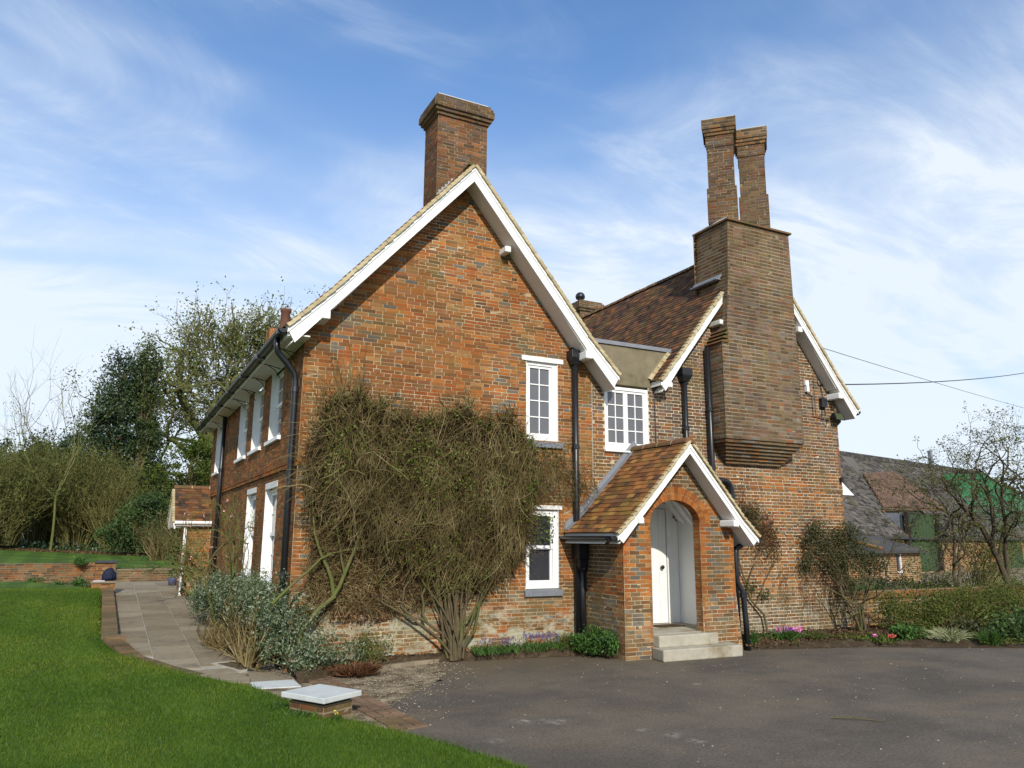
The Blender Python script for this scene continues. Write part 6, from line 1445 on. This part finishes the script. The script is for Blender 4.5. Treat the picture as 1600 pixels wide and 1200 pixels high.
# ------------------------------------------------------------------ trees and shrubs behind the upper lawn
def _background():
    rng = np.random.default_rng(51)
    def crown_tree(name, label, base, blobs_, m, ncl, nper, size, spread, trunk_h, trunk_r, seed, bark='bark', asp=.5, group='trees and shrubs behind the upper lawn'):
        r2 = np.random.default_rng(seed); root = empty(name, label, 'tree', group, loc=base)
        vol = np.array([np.prod(r) for _, r in blobs_])**.6; vol /= vol.sum(); allp = []; cen = []
        for (c, r), v in zip(blobs_, vol):
            cc, p = clumps(r2, np.array(c, float), np.array(r, float), max(6, int(ncl*v)), nper, spread); allp.append(p); cen.append(cc)
        p = np.concatenate(allp); cen = np.concatenate(cen); p = p[p[:, 2] > .15]
        leaves('crown', p, size*(.6+.8*r2.random(len(p))), m, r2, root, asp, .1)
        P = [np.linspace([0, 0, -.1], [.15*r2.standard_normal(), .1*r2.standard_normal(), trunk_h], 7)]; Rr = [np.linspace(trunk_r, trunk_r*.4, 7)]
        for c in cen[r2.choice(len(cen), min(60, len(cen)), replace=False)]:
            s = np.array([0, 0, min(trunk_h*.9, max(.3, c[2]*.55))]); t = np.linspace(0, 1, 7)[:, None]; q = s*(1-t)+c*t; q[:, 2] += .12*np.linalg.norm(c[:2])*np.sin(t[:, 0]*math.pi)*-.5; q[1:-1] += .06*r2.standard_normal((5, 3)); P.append(q); Rr.append(np.linspace(trunk_r*.35, .015, 7))
        strands('trunk', np.stack(P), np.stack(Rr), M[bark], root, 6, None); return root
    crown_tree('evergreen_tree', 'tall dark holly clad evergreen beside the larger spring tree', (-2.3, 35, 1.35),
               [((0, 0, 8.6), (1.3, 1.4, 2.6)), ((-.2, -.3, 6.0), (2.0, 1.8, 2.4)), ((-1.6, 0, 4.6), (1.6, 1.6, 2.0)), ((1.0, .2, 4.4), (1.5, 1.6, 2.6)), ((-3.0, .2, 3.9), (1.7, 1.5, 2.2)), ((.6, .5, 8.0), (1.0, 1.0, 1.7)), ((0, 0, 2.3), (2.4, 1.8, 2.0)), ((-.9, .2, 7.2), (.9, 1, 1.3)), ((1.9, .3, 3.2), (1.3, 1.3, 1.9))], M['leaf_holly'], 800, 60, .145, .24, 9.5, .30, 61)
    crown_tree('ivy_column', 'yellow green ivy clad trunk at the top of the dark evergreen', (-1.35, 34.2, 1.35), [((.1, 0, 9.3), (.75, .8, 1.6)), ((.25, 0, 7.4), (.8, .8, 1.6)), ((.35, 0, 5.6), (.7, .8, 1.5))], M['leaf_ivy'], 190, 46, .14, .18, 9.8, .2, 62)
    crown_tree('yew_tree', 'low spreading yellow green yew next to the house eaves', (.9, 29, 1.05), [((.2, 0, 4.3), (1.5, 1.4, 1.5)), ((-1.3, 0, 2.8), (1.3, 1.3, 1.5)), ((.9, 0, 3.0), (1.4, 1.3, 1.7)), ((0, 0, 1.4), (1.9, 1.4, 1.4)), ((.3, .2, 5.0), (.9, .9, .8))], M['leaf_yew'], 360, 40, .13, .18, 4.2, .2, 63)
    crown_tree('round_shrub', 'rounded mid green shrub at the corner of the upper lawn', (-1.2, 24.5, 1.0), [((0, 0, 1.3), (1.35, 1.1, 1.2)), ((-.8, 0, .8), (.95, .9, .8)), ((.9, -.1, 1.0), (1.0, .8, .95)), ((.2, 0, 2.1), (.9, .8, .6))], M['leaf_mid'], 300, 46, .10, .15, 1.8, .08, 64)
    crown_tree('evergreen_tree', 'dark evergreen mass behind the brown shrubs on the left edge', (-6.6, 37, 1.6), [((0, 0, 3.2), (2.2, 1.5, 2.2)), ((1.8, 0, 2.6), (1.6, 1.4, 1.9)), ((-2, 0, 3.2), (1.6, 1.4, 2.0)), ((3.2, .5, 2.0), (1.6, 1.4, 1.6))], M['leaf_holly'], 380, 40, .18, .24, 4.0, .22, 65)
    crown_tree('evergreen_tree', 'dark evergreen hidden low between the lobby roof and the round shrub', (.6, 33.5, 1.1), [((0, 0, 1.6), (2.4, 1.2, 1.8)), ((1.8, .5, 2.8), (1.6, 1.2, 2.2)), ((-2.2, .4, 1.4), (1.6, 1.2, 1.5))], M['leaf_holly'], 260, 38, .18, .22, 2.4, .2, 66)
    # big spring tree, leafing out, with a ball of mistletoe
    r3 = np.random.default_rng(72); tr = empty('spring_tree', 'large grey limbed tree just coming into leaf behind the house', 'tree', 'trees and shrubs behind the upper lawn', loc=(3.3, 43, 1.2)); out, tips = [], []
    tp0 = np.array([3.3, 43, 1.2]); P = [tp0+np.array([.0, 0, -.3])]
    for k in range(5): P.append(P[-1]+np.array([.12*r3.standard_normal()-.05, .08*r3.standard_normal(), 1.35]))
    out.append((np.array(P), np.linspace(.55, .42, 6)))
    top = P[-1]
    for (d, L, r, at) in (((-.55, .1, 1.0), 4.0, .30, 5), ((.25, -.1, 1.1), 4.2, .30, 5), ((.95, .1, .85), 4.2, .28, 5), ((-1.0, -.2, .50), 3.4, .18, 4), ((1.2, .3, .5), 3.2, .17, 4), ((-.2, .5, 1.1), 3.3, .18, 5), ((-.9, .1, .12), 3.2, .13, 3), ((-1.1, .1, .75), 3.1, .16, 5), ((.6, .2, 1.3), 3.6, .2, 5), ((-.8, -.3, -.05), 2.8, .10, 3)):
        d = np.array(d); d /= np.linalg.norm(d); grow(r3, P[at], d, L, r, 5, out, tips, .60, (2, 3), .74, .015, .20, .68)
    add_wood(tr, out, M['bark_green'], .03); tp = np.array(tips); b = np.array(tr.location)
    print('spring tips', len(tp))
    fc = np.concatenate([blob_points(r3, c, r, k, .5) for c, r, k in (((-.7, 0, 13.0), (3.1, 2.4, 4.5), 210), ((-2.7, 0, 9.4), (2.0, 1.8, 2.8), 90), ((4.0, 0, 13.2), (3.0, 2.2, 4.3), 180), ((1.2, 0, 8.6), (3.4, 2, 2.0), 80), ((2.0, 0, 14.8), (2.4, 2, 2.6), 80))])+b
    inn = fc+(np.array([3.6, 43, 9.5])-fc)*(.16+.16*r3.random((len(fc), 1)))+.4*r3.standard_normal(fc.shape); t_ = np.linspace(0, 1, 6)[None, :, None]
    Pm = inn[:, None]*(1-t_)+fc[:, None]*t_; Pm[:, 1:-1] += .12*r3.standard_normal((len(fc), 4, 3)); strands('twig', Pm-b, np.full((len(fc), 6), .040)*np.linspace(1.2, .5, 6), M['bark_green'], tr)
    for rep_ in range(2):
        e2 = Pm[:, 3+rep_ % 2]; d2 = r3.standard_normal(e2.shape); d2[:, 2] += .4; d2 /= np.linalg.norm(d2, axis=1, keepdims=True); P2 = e2[:, None]+d2[:, None]*t_*(.7+.7*r3.random((len(e2), 1, 1)))+.06*r3.standard_normal((len(e2), 6, 3))*t_; strands('twig', P2-b, np.full((len(e2), 6), .018)*np.linspace(1.2, .5, 6), M['bark'], tr); tp = np.concatenate([tp, P2[:, -1], P2[:, 3]])
    tp = tp[r3.random(len(tp)) < .75]; n = 5; q = np.repeat(tp, n, 0)+.24*r3.standard_normal((len(tp)*n, 3)); 
    leaves('crown', q-b, .10+.12*r3.random(len(q)), M['leaf_spring'], r3, tr, .7, .2)
    bush('mistletoe', 'round olive ball of mistletoe high in the spring tree', 'mistletoe', (6.45, 42.3, 14.3), [((0, 0, 0), (.55, .5, .5))], M['leaf_ivy'], 70, 24, .11, .12, r3, low=-1)
    # brown many stemmed shrubs
    def stemmy(name, label, base, n, hgt, spr, m, seed, leafm='leaf_olive', nl=6, lsize=.09, r0=.022):
        r4 = np.random.default_rng(seed); root = empty(name, label, 'shrub', 'trees and shrubs behind the upper lawn', loc=base); K = 7; t = np.linspace(0, 1, K)[None, :, None]; a = r4.random(n)*6.28; q = spr*r4.random(n)**.6
        P = np.stack([.25*q*np.cos(a), .25*q*np.sin(a)*.7, -.05+0*a], -1)[:, None]+np.stack([q*np.cos(a), q*np.sin(a)*.7, hgt*(.5+.5*r4.random(n))*(1-.25*(q/spr)**2)], -1)[:, None]*t**np.array([1.4, 1.4, .9])+.13*r4.standard_normal((n, K, 3))*t
        strands('stem', P, (r0*(.5+r4.random((n, 1))))*np.linspace(1, .25, K)[None], m, root, 4)
        m2 = n*5; i = r4.integers(0, n, m2); k = r4.integers(3, K, m2); s = P[i, k]; d = r4.standard_normal((m2, 3)); d[:, 2] = abs(d[:, 2])+.5; d /= np.linalg.norm(d, axis=1, keepdims=True); tt = np.linspace(0, 1, 4)[None, :, None]
        Q = s[:, None]+d[:, None]*tt*(.5+.5*r4.random((m2, 1, 1)))*hgt*.16+.03*r4.standard_normal((m2, 4, 3))*tt; strands('twig', Q, np.full((m2, 4), r0*.32)*np.linspace(1, .4, 4), m, root)
        if nl: p = np.repeat(Q[:, -1], nl, 0)+.11*r4.standard_normal((m2*nl, 3)); leaves('leaf', p, lsize*(.6+.8*r4.random(len(p))), M[leafm], r4, root, .5, .2)
        return root
    crown_tree('olive_shrub', 'broad olive green shrub top behind the brown canes', (-5.0, 32.5, 1.5), [((0, 0, 3.6), (2.6, 1.2, 1.5)), ((-2.4, 0, 3.2), (1.8, 1.2, 1.5)), ((2.0, 0, 3.2), (1.5, 1.2, 1.3))], M['leaf_olive'], 260, 34, .13, .26, 3.5, .12, 67)
    M['cane'] = ramp_mat('brown_canes', [(.055, .048, .018), (.10, .088, .03), (.155, .14, .048), (.19, .18, .065)], .9, .1)
    stemmy('cane_shrub', 'tall brown many stemmed shrub with arching canes at the edge of the upper lawn', (-3.6, 29, 1.25), 420, 4.6, 2.3, M['cane'], 81, nl=6, lsize=.08)
    stemmy('cane_shrub', 'olive many stemmed shrub at the far left edge of the picture', (-6.3, 27.5, 1.45), 320, 4.3, 2.1, M['cane'], 82, nl=10)
    stemmy('cane_shrub', 'greener arching shrub behind the slim trunk', (-5.2, 31, 1.5), 160, 4.6, 2.4, M['cane'], 83, nl=10, lsize=.10)
    stemmy('cane_shrub', 'low cane shrub between the tall brown one and the round shrub', (-2.3, 27.5, 1.15), 150, 3.4, 1.4, M['cane'], 84, nl=3, lsize=.06)
    stemmy('cane_shrub', 'bare grey brushwood at the corner of the lobby', (-.6, 20.5, .85), 90, 2.0, 1.0, M['twig'], 85, nl=0, r0=.012)
    stemmy('cane_shrub', 'short olive bush low on the left edge', (-7.2, 25.5, 1.4), 90, 2.2, 1.6, M['cane'], 86, nl=6)
    # slim single trunk, and two thin bare saplings against the sky
    for (lab, x, y, hh, sd, r0, dep) in (('slim pale trunked tree in front of the brown shrubs', -4.45, 26.2, 2.3, 91, .06, 4), ('thin bare tree standing above the shrubs against the sky', -4.9, 35, 3.2, 92, .05, 5), ('thin bare sapling at the upper left skyline', -6.6, 35, 2.9, 93, .04, 5)):
        r5 = np.random.default_rng(sd); tr = empty('bare_tree', lab, 'tree', 'trees and shrubs behind the upper lawn', loc=(x, y, float(h_up(x, y)))); out, tips = [], []
        grow(r5, (x, y, float(h_up(x, y))-.05), (.02, 0, 1), hh, r0, dep, out, tips, .38, (2, 3), .72, .07, .07, .72); add_wood(tr, out, M['bark_green'] if dep == 4 else M['bark'], .02)
        if dep == 4: tp = np.array(tips); q = np.repeat(tp, 3, 0)+.12*r5.standard_normal((len(tp)*3, 3)); leaves('crown', q-np.array(tr.location), np.full(len(q), .08), M['leaf_olive'], r5, tr)
    # dark undergrowth strip and dead leaves below the shrubs
    n = 5000; x = -12+14*rng.random(n); y = 26.5+6*rng.random(n)-.35*(x+3); p = np.stack([x, y, h_up(x, y)+.05+.3*rng.random(n)**2], -1); tag(leaves('undergrowth', p, .10+.10*rng.random(n), M['leaf_holly'], rng, None, .5, .2), kind='stuff')
    n = 2600; x = -11+13*rng.random(n); y = 24.2+2.5*rng.random(n)-.30*(x+2); p = np.stack([x, y, h_up(x, y)+.03+.03*rng.random(n)], -1); tag(leaves('fallen_leaves', p, .06+.06*rng.random(n), M['leaf_dead'], rng, None, .6), kind='stuff')
_background()

# ------------------------------------------------------------------ farm buildings beyond the right corner
def _barn():
    O = np.array([35.89, 15.86, 0.0]); U = np.array([.978, .208, 0]); U /= np.linalg.norm(U); N = np.array([U[1], -U[0], 0]); rng = random.Random(77)
    F = Frame(O, U, (0, 0, 1), N)                       # a along, b up, c towards the viewer (off = -c)
    barn = empty('barn', 'long old barn with a patched grey tiled roof and tall green doors beyond the garden', 'barn', loc=tuple(O))
    barn.matrix_world = Matrix.Translation(O); 
    def put(mb, name, m, **k):
        mb.v = [tuple(np.array(p)-O) for p in mb.v]; return mb.obj(name, m, barn, **k)
    def b_roof(t):
        r = rnd(t); c = t.mix(r, (.022, .020, .018), (.12, .105, .092))
        c = t.mix(t.ramp(t.noise(t.pos, 3.2, 7, .8), .52, .62), c, (.20, .18, .155)); c = t.mix(t.ramp(t.noise(t.pos, .5, 5, .7), .5, .7, 0, .6), c, (.10, .085, .04))
        t.set(t.b.inputs['Base Color'], c); t.b.inputs['Roughness'].default_value = .95; bump(t, t.noise(t.pos, 20, 4, .7), .02, .6)
    MR = mat('lichened_barn_tile', b_roof); MRg = simple('barn_roof_patch', (.12, .11, .092), .95, .12, 6, .1, .01); MBt = simple('brown_barn_tile', (.13, .070, .035), .9, .25, 5, .1, .01, (.10, .085, .03), 1.2, .45, .7)
    MG = simple('dark_green_boards', (.045, .075, .035), .8, .12, 8, .15, .003); MT = simple('green_tarpaulin', (.02, .13, .035), .6, .2, 2.5, .3, .02); MWd = simple('tarred_timber', (.03, .026, .022), .8, .2, 10, .2)
    mb = MB(); P = F.p
    u0, u1, ez, rz, dp = -26, 24.5, 2.0, 7.0, 5.0
    put_p = lambda pts: mb.poly(pts)
    # roof planes: front, back, right hip
    mb = MB()
    def slab(pts, th=.12):
        mb.prism(pts, (0, 0, -th))
    slab([P(u0, ez, .25), P(-1.25, ez, .25), P(-.55, 3.4, -1.4), P(4.6, 3.4, -1.4), P(3.9, ez, .25), P(u1+4.2, ez, .25), P(u1, rz, -dp), P(u0, rz, -dp)]); slab([P(u0, rz, -dp), P(u1, rz, -dp), P(u1+4.2, ez, -2*dp-.25), P(u0, ez, -2*dp-.25)]); slab([P(u1+4.2, ez, .25), P(u1+4.2, ez, -2*dp-.25), P(u1, rz, -dp)])
    put(mb, 'roof', MRg)
    # courses of slipped old tiles on the front slope
    V = []; n = 0; mbt = MB()
    for k in range(44):
        t = k/44; zc = ez+(rz-ez)*t; c = .25-(dp+.25)*t; a = u0+9; 
        end = u1+4.2*(1-t)
        while a < end:
            w = rng.uniform(.30, .48); e = rng.uniform(-.012, .02)
            if not (-1.3+.3*t*3.5 < a+w*.5 < 3.9+.4*t*3.5 and t < .28): mbt.hexa([P(a, zc+.015+e, c+.01), P(a+w-.015, zc+.015+e, c+.01), P(a+w-.015, zc+.135, c-.13), P(a, zc+.135, c-.13), P(a, zc+.05+e, c+.01), P(a+w-.015, zc+.05+e, c+.01), P(a+w-.015, zc+.15, c-.13), P(a, zc+.15, c-.13)], 0, skip=(0,))
            a += w
    tag(put(mbt, 'tile', MR), kind='stuff')
    def on_roof(a, off, lift): return P(a, ez+off+lift, -off)
    mb = MB(); mb.prism([on_roof(2.0, 4.85, .10), on_roof(3.4, 4.85, .10), on_roof(1.6, 2.6, .10), on_roof(.3, 2.6, .10)], (0, 0, -.05)); put(mb, 'roof_patch', MRg)
    mb = MB(); mb.prism([on_roof(u0, 4.98, .22), on_roof(u1, 4.98, .22), on_roof(u1, 4.75, .12), on_roof(u0, 4.75, .12)], (0, 0, -.12)); put(mb, 'ridge_tile', MR)
    # brick walls
    wall = link('wall', bpy.data.meshes.new('wall_face'), barn); bb = Bricks(wall, M['brick_old']); WF = Frame(O, U, (0, 0, 1), N)
    bb.lay(WF, lambda z: [(-9.0, -1.1), (2.5, 12.0), (15.5, 28)], .10, 1.9, lambda a, z, r, hd: r.choice((0, 1, 2, 7, 10)) if a > 4 else r.choice((2, 3, 10)), 700, course=.078); bb.finish(set())
    mb = MB(); mb.fbox(F, -26, 28, 0, 1.9, -.5, -.06); put(mb, 'wall_core', M['mortar'])
    # porch over the cart doors: hipped brown roof on braces
    mb = MB(); mb.prism([on_roof(-.50, 1.32, .24), on_roof(7.9, 1.38, .30), on_roof(7.0, 3.85, .22), on_roof(1.8, 3.40, .22)], (0, 0, -.16)); put(mb, 'porch_roof', MBt)
    mq = MB(); A_, B_, C_, D_ = (np.array(v_, float) for v_ in (on_roof(-.50, 1.32, .255), on_roof(7.9, 1.38, .315), on_roof(7.0, 3.85, .235), on_roof(1.8, 3.40, .235)))
    for k in range(18):
        l0, r0, l1, r1 = A_+(D_-A_)*k/18, B_+(C_-B_)*k/18, A_+(D_-A_)*(k+1.3)/18, B_+(C_-B_)*(k+1.3)/18; n_ = 26
        for j in range(n_):
            f0, f1 = (j+.5*(k % 2))/n_, min(1, (j+.5*(k % 2)+.95)/n_); e = rng.uniform(.01, .05); up_ = np.array([0, 0, 1.0]); q0, q1, q2, q3 = l0+(r0-l0)*f0, l0+(r0-l0)*f1, l1+(r1-l1)*f1, l1+(r1-l1)*f0
            mq.hexa([q0+up_*e, q1+up_*e, q2, q3, q0+up_*(e+.04), q1+up_*(e+.04), q2+up_*.03, q3+up_*.03])
    tag(put(mq, 'tile', mat('brown_barn_tiles', lambda t: (t.set(t.b.inputs['Base Color'], t.mix(rnd(t), (.075, .040, .022), (.175, .095, .045)))))), kind='stuff')
    mb = MB(); mb.fbox(F, -1.0, 4.6, 3.20, 3.36, -1.36, -1.24); mb.fbox(F, -1.3, -1.08, .2, 3.3, .1, .3); mb.fbox(F, 2.42, 2.62, .2, 3.3, .1, .3); put(mb, 'door_post', MWd)
    for (a, b) in (((-1.2, 2.3), (-.3, 3.2)), ((2.5, 2.2), (4.3, 3.25))):
        mb = MB(); mb.tube([P(a[0], a[1], .3), P(b[0], b[1], .45)], .07, 6); put(mb, 'brace', MWd)
    mb = MB(); n = 20
    for k in range(n): 
        a = -3.0+k*.092; mb.fbox(F, -1.14, -1.10-.02*(k % 2), 1.95, min(3.25, 2.0+.0*k+1.25), -.06-(k+1)*.065, -.065-k*.065)
    put(mb, 'corrugated_cheek', M['lead']); mb = MB(); mb.prism([P(-1.40, 2.08, .27), P(-1.16, 2.08, .27), P(-.42, 3.5, -1.4), P(-.66, 3.5, -1.4)], (0, 0, -.08)); mb.prism([P(3.85, 2.08, .27), P(4.05, 2.08, .27), P(4.75, 3.5, -1.4), P(4.55, 3.5, -1.4)], (0, 0, -.08)); mb.fbox(F, 2.63, 4.5, .3, 3.3, -1.5, -1.44); put(mb, 'verge', M['ridge'])
    for dn, (a0, a1, z0, z1) in enumerate(((-1.06, .66, .25, 3.2), (.68, 2.40, .25, 3.2), (12.2, 13.8, 0, 1.9), (13.82, 15.4, 0, 1.9))):
        d = link('door', None, barn)
        for k in range(8):
            w = (a1-a0)/8; mb = MB(); mb.fbox(F, a0+k*w, a0+(k+1)*w-.015, z0, z1, .02, .06+.008*(k % 2)); put(mb, 'plank', MG).parent = d
    mb = MB(); mb.fbox(F, -9, 28, 1.88, 1.98, .22, .30); put(mb, 'gutter', M['black'])
    g_ = np.linspace(0, 1, 46); SS, TT = np.meshgrid(g_, g_); ca, cb, cc_, cd_ = (np.array(v_) for v_ in ((11.9, .75), (27.2, .55), (24.6, 4.92), (14.6, 4.15)))
    UO = ca*((1-SS)*(1-TT))[..., None]+cb*(SS*(1-TT))[..., None]+cc_*(SS*TT)[..., None]+cd_*((1-SS)*TT)[..., None]; r8 = np.random.default_rng(8)
    UO += (.18*np.sin(TT*9+1)*(SS < .02)+.1*np.sin(SS*23)*(TT < .02))[..., None]; fold = .20+.05*np.sin(SS*46+2.2*np.sin(TT*5))+.04*np.sin(TT*31+3*np.sin(SS*7))+.02*r8.standard_normal(SS.shape)
    X_ = O[None, None]+UO[..., :1]*U-UO[..., 1:]*N; tg = link('tarpaulin', grid_mesh('tarpaulin', X_[..., 0], X_[..., 1], ez+UO[..., 1]+fold, MT)); tag(tg, 'bright green tarpaulin spread over the end of the barn roof', 'tarpaulin')
    sm_ = tg.modifiers.new('thickness', 'SOLIDIFY'); sm_.thickness = .02
    # low stable in front
    st = empty('shed', 'low brick and flint outbuilding with a dark slate roof in front of the barn', 'shed', loc=tuple(O)); st.matrix_world = Matrix.Translation(O)
    def puts(mb, name, m, **k): mb.v = [tuple(np.array(p)-O) for p in mb.v]; return mb.obj(name, m, st, **k)
    S = Frame(O+N*4.0, U, (0, 0, 1), N); w = link('wall', bpy.data.meshes.new('wall_face'), st); bs = Bricks(w, M['brick_old'])
    bs.lay(S, lambda z: [(-15.5, -11.05), (-10.6, -8.85)], .12, 1.42, lambda a, z, r, hd: r.choice((1, 2, 3)) if (a < -12.4 or -11.3 < a < -10.35 or z > 1.25) else r.choice((7, 8, 10, 10)), 720, course=.075); bs.finish(set())
    for wob in (w, wall): wob.matrix_parent_inverse = Matrix.Translation(-O)
    for par in (w, wall):
        for c in par.children: pass
    mb = MB(); mb.fbox(S, -15.5, -8.87, 0, 1.40, -2.4, -.06); puts(mb, 'wall_core', M['mortar'])
    mb = MB(); Q = S.p; mb.prism([Q(-16.0, 1.42, .22), Q(-8.55, 1.42, .22), Q(-9.9, 2.02, -1.4), Q(-14.4, 2.05, -1.4), Q(-16, 2.05, -1.4)], (0, 0, -.10)); mb.prism([Q(-8.55, 1.42, .22), Q(-8.55, 1.42, -3.0), Q(-9.9, 2.02, -1.4)], (0, 0, -.10)); puts(mb, 'roof', simple('dark_slate', (.055, .052, .05), .8, .2, 8, .25, .01, (.10, .08, .04), 1.5, .5, .7))
    mb = MB(); mb.tube([Q(-14.1, 2.08, -1.3), Q(-12.6, 1.50, .2)], .09, 6); puts(mb, 'hip_tile', M['ridge'])
    wn = link('window', None, st); mb = MB(); mb.fbox(S, -11.03, -10.72, .62, 1.40, -.05, -.03); puts(mb, 'pane', M['glass_dark']).parent = wn
    mb = MB(); mb.fbox(S, -10.72, -10.66, .58, 1.40, -.05, .02); mb.fbox(S, -11.03, -10.66, .54, .60, -.05, .03); puts(mb, 'window_frame', M['white']).parent = wn
    mb = MB(); mb.box(53.9, 54.15, 26.7, 26.95, 0, 8.7); tag(mb.obj('utility_pole', M['lead']), 'grey pole rising behind the barn ridge', 'pole')
    cable('service_wire', 'thin wire dropping from the pole behind the barn ridge', (54.0, 26.8, 8.2), (46.0, 25.0, 7.3), .1, .025, M['lead'])
    mb = MB(); mb.poly([P(-20, .22, 8), P(30, .22, 8), P(30, .12, -.0), P(-20, .12, -.0)]); tag(mb.obj('farm_yard', M['gravel']), kind='structure')
_barn()

def _right_trees():
    def tr(label, base, stems, seed, m='bark_dark', dep=4, leafn=3, lm='leaf_olive', group='bare trees beyond the low wall', sp=.5):
        r = np.random.default_rng(seed); root = empty('bare_tree', label, 'tree', group, loc=base); out, tips = [], []; b = np.array(base, float)
        for (pts, r0, L) in stems:
            pts = np.array(pts, float); s = np.linspace(0, len(pts)-1, 6); q = np.stack([np.interp(s, np.arange(len(pts)), pts[:, i]) for i in range(3)], -1); q[1:-1] += .03*r.standard_normal((4, 3)); out.append((q, np.linspace(r0*.75, r0*.42, 6)))
            d = q[-1]-q[-2]; d /= np.linalg.norm(d)
            for at, k in ((5, 3), (4, 2), (3, 1), (2, 1)):
                for _ in range(k):
                    nd = d+sp*1.3*r.standard_normal(3); nd /= np.linalg.norm(nd); grow(r, q[at], nd, L, r0*.32, dep, out, tips, sp+.1, (2, 3), .70, .01, .24, .66)
        add_wood(root, out, M[m], .02); tp = np.array(tips); q = np.repeat(tp, leafn, 0)+.06*r.standard_normal((len(tp)*leafn, 3)); leaves('crown', q-b, .035+.045*r.random(len(q)), M[lm], r, root, .5, .2); print(label, len(tips))
    tr('leaning dark trunked tree at the right edge with a bare crown', (19.75, 1.6, -.05), [([(19.75, 1.6, -.05), (19.45, 1.62, 1.1), (19.0, 1.65, 1.95), (18.55, 1.8, 2.6)], .13, 1.15), ([(19.2, 1.63, 1.6), (19.05, 1.5, 2.3), (18.9, 1.4, 3.2)], .09, 1.0), ([(19.6, 1.6, .7), (19.5, 1.45, 2.0), (19.2, 1.2, 3.3)], .09, 1.05)], 101)
    tr('thin bare tree half cut off by the right edge', (20.6, .9, -.05), [([(20.6, .9, -.05), (20.5, .9, 1.5), (20.1, .8, 3.0), (19.9, .8, 3.9)], .09, .95)], 102)
    tr('small dark bare tree between the green barn door and the leaning trunk', (18.25, 2.2, -.05), [([(18.25, 2.2, -.05), (18.25, 2.15, 1.2), (18.05, 2.0, 2.5)], .075, .9), ([(18.25, 2.15, .6), (18.6, 2.1, 1.6), (18.7, 2.0, 2.6)], .055, .8)], 103, leafn=4)
    tr('spindly tree with thin upright shoots behind the hedge', (16.2, 2.8, -.05), [([(16.2, 2.8, -.05), (16.15, 2.8, .7), (16.3, 2.7, 1.3)], .045, .6)], 104, dep=3, leafn=3)
    rng = np.random.default_rng(105)
    g = 'bushes beyond the low wall'
    bush('lavender_bush', 'grey green bush behind the low wall in front of the shed', 'shrub', (17.5, 4.2, 0), [((0, 0, .40), (1.1, .7, .40)), ((1.6, .2, .38), (1.0, .7, .36)), ((3.0, .3, .35), (1.1, .8, .35))], M['leaf_holly'], 220, 26, .07, .10, rng, 60, M['twig'], group=g)
    bush('green_bush', 'bright green bush top behind the low wall', 'shrub', (14.9, 3.0, 0), [((0, 0, .42), (.9, .6, .40)), ((1.0, .2, .40), (.7, .6, .34))], M['leaf_green'], 150, 26, .06, .09, rng, 40, M['twig'], group=g)
    bush('thicket', 'olive thicket round the foot of the leaning tree', 'shrub', (19.6, 2.6, 0), [((0, 0, 1.2), (1.5, .9, 1.0)), ((1.3, 0, 1.9), (1.2, .9, 1.2)), ((-.9, .2, .6), (1.0, .8, .6)), ((2.4, .2, 1.3), (1.5, 1, 1.3))], M['leaf_olive'], 260, 22, .06, .16, rng, 150, M['cane'], group=g)
_right_trees()

# ------------------------------------------------------------------ far wood that closes the horizon on both sides
def _far_wood():
    rng = np.random.default_rng(131); C0 = []
    for (x0, x1, y0, y1, zt) in ((-75, -9, 48, 70, 7.0), (62, 150, 30, 75, 8.0), (-9, 30, 75, 95, 9.0)):
        n = 70; x = x0+(x1-x0)*rng.random(n); y = y0+(y1-y0)*rng.random(n); r = 2.2+2.2*rng.random(n)
        for i in range(n): C0.append(blob_points(rng, (x[i], y[i], 1.2+zt*.45*(.7+.6*rng.random())), (r[i], r[i], zt*.5*(.6+.6*rng.random())), 150, .6))
    p = np.concatenate(C0); p = p[p[:, 2] > 1.0]; tag(leaves('far_wood', p, .45+.35*rng.random(len(p)), M['leaf_olive'], rng, None, .7), kind='stuff')
_far_wood()
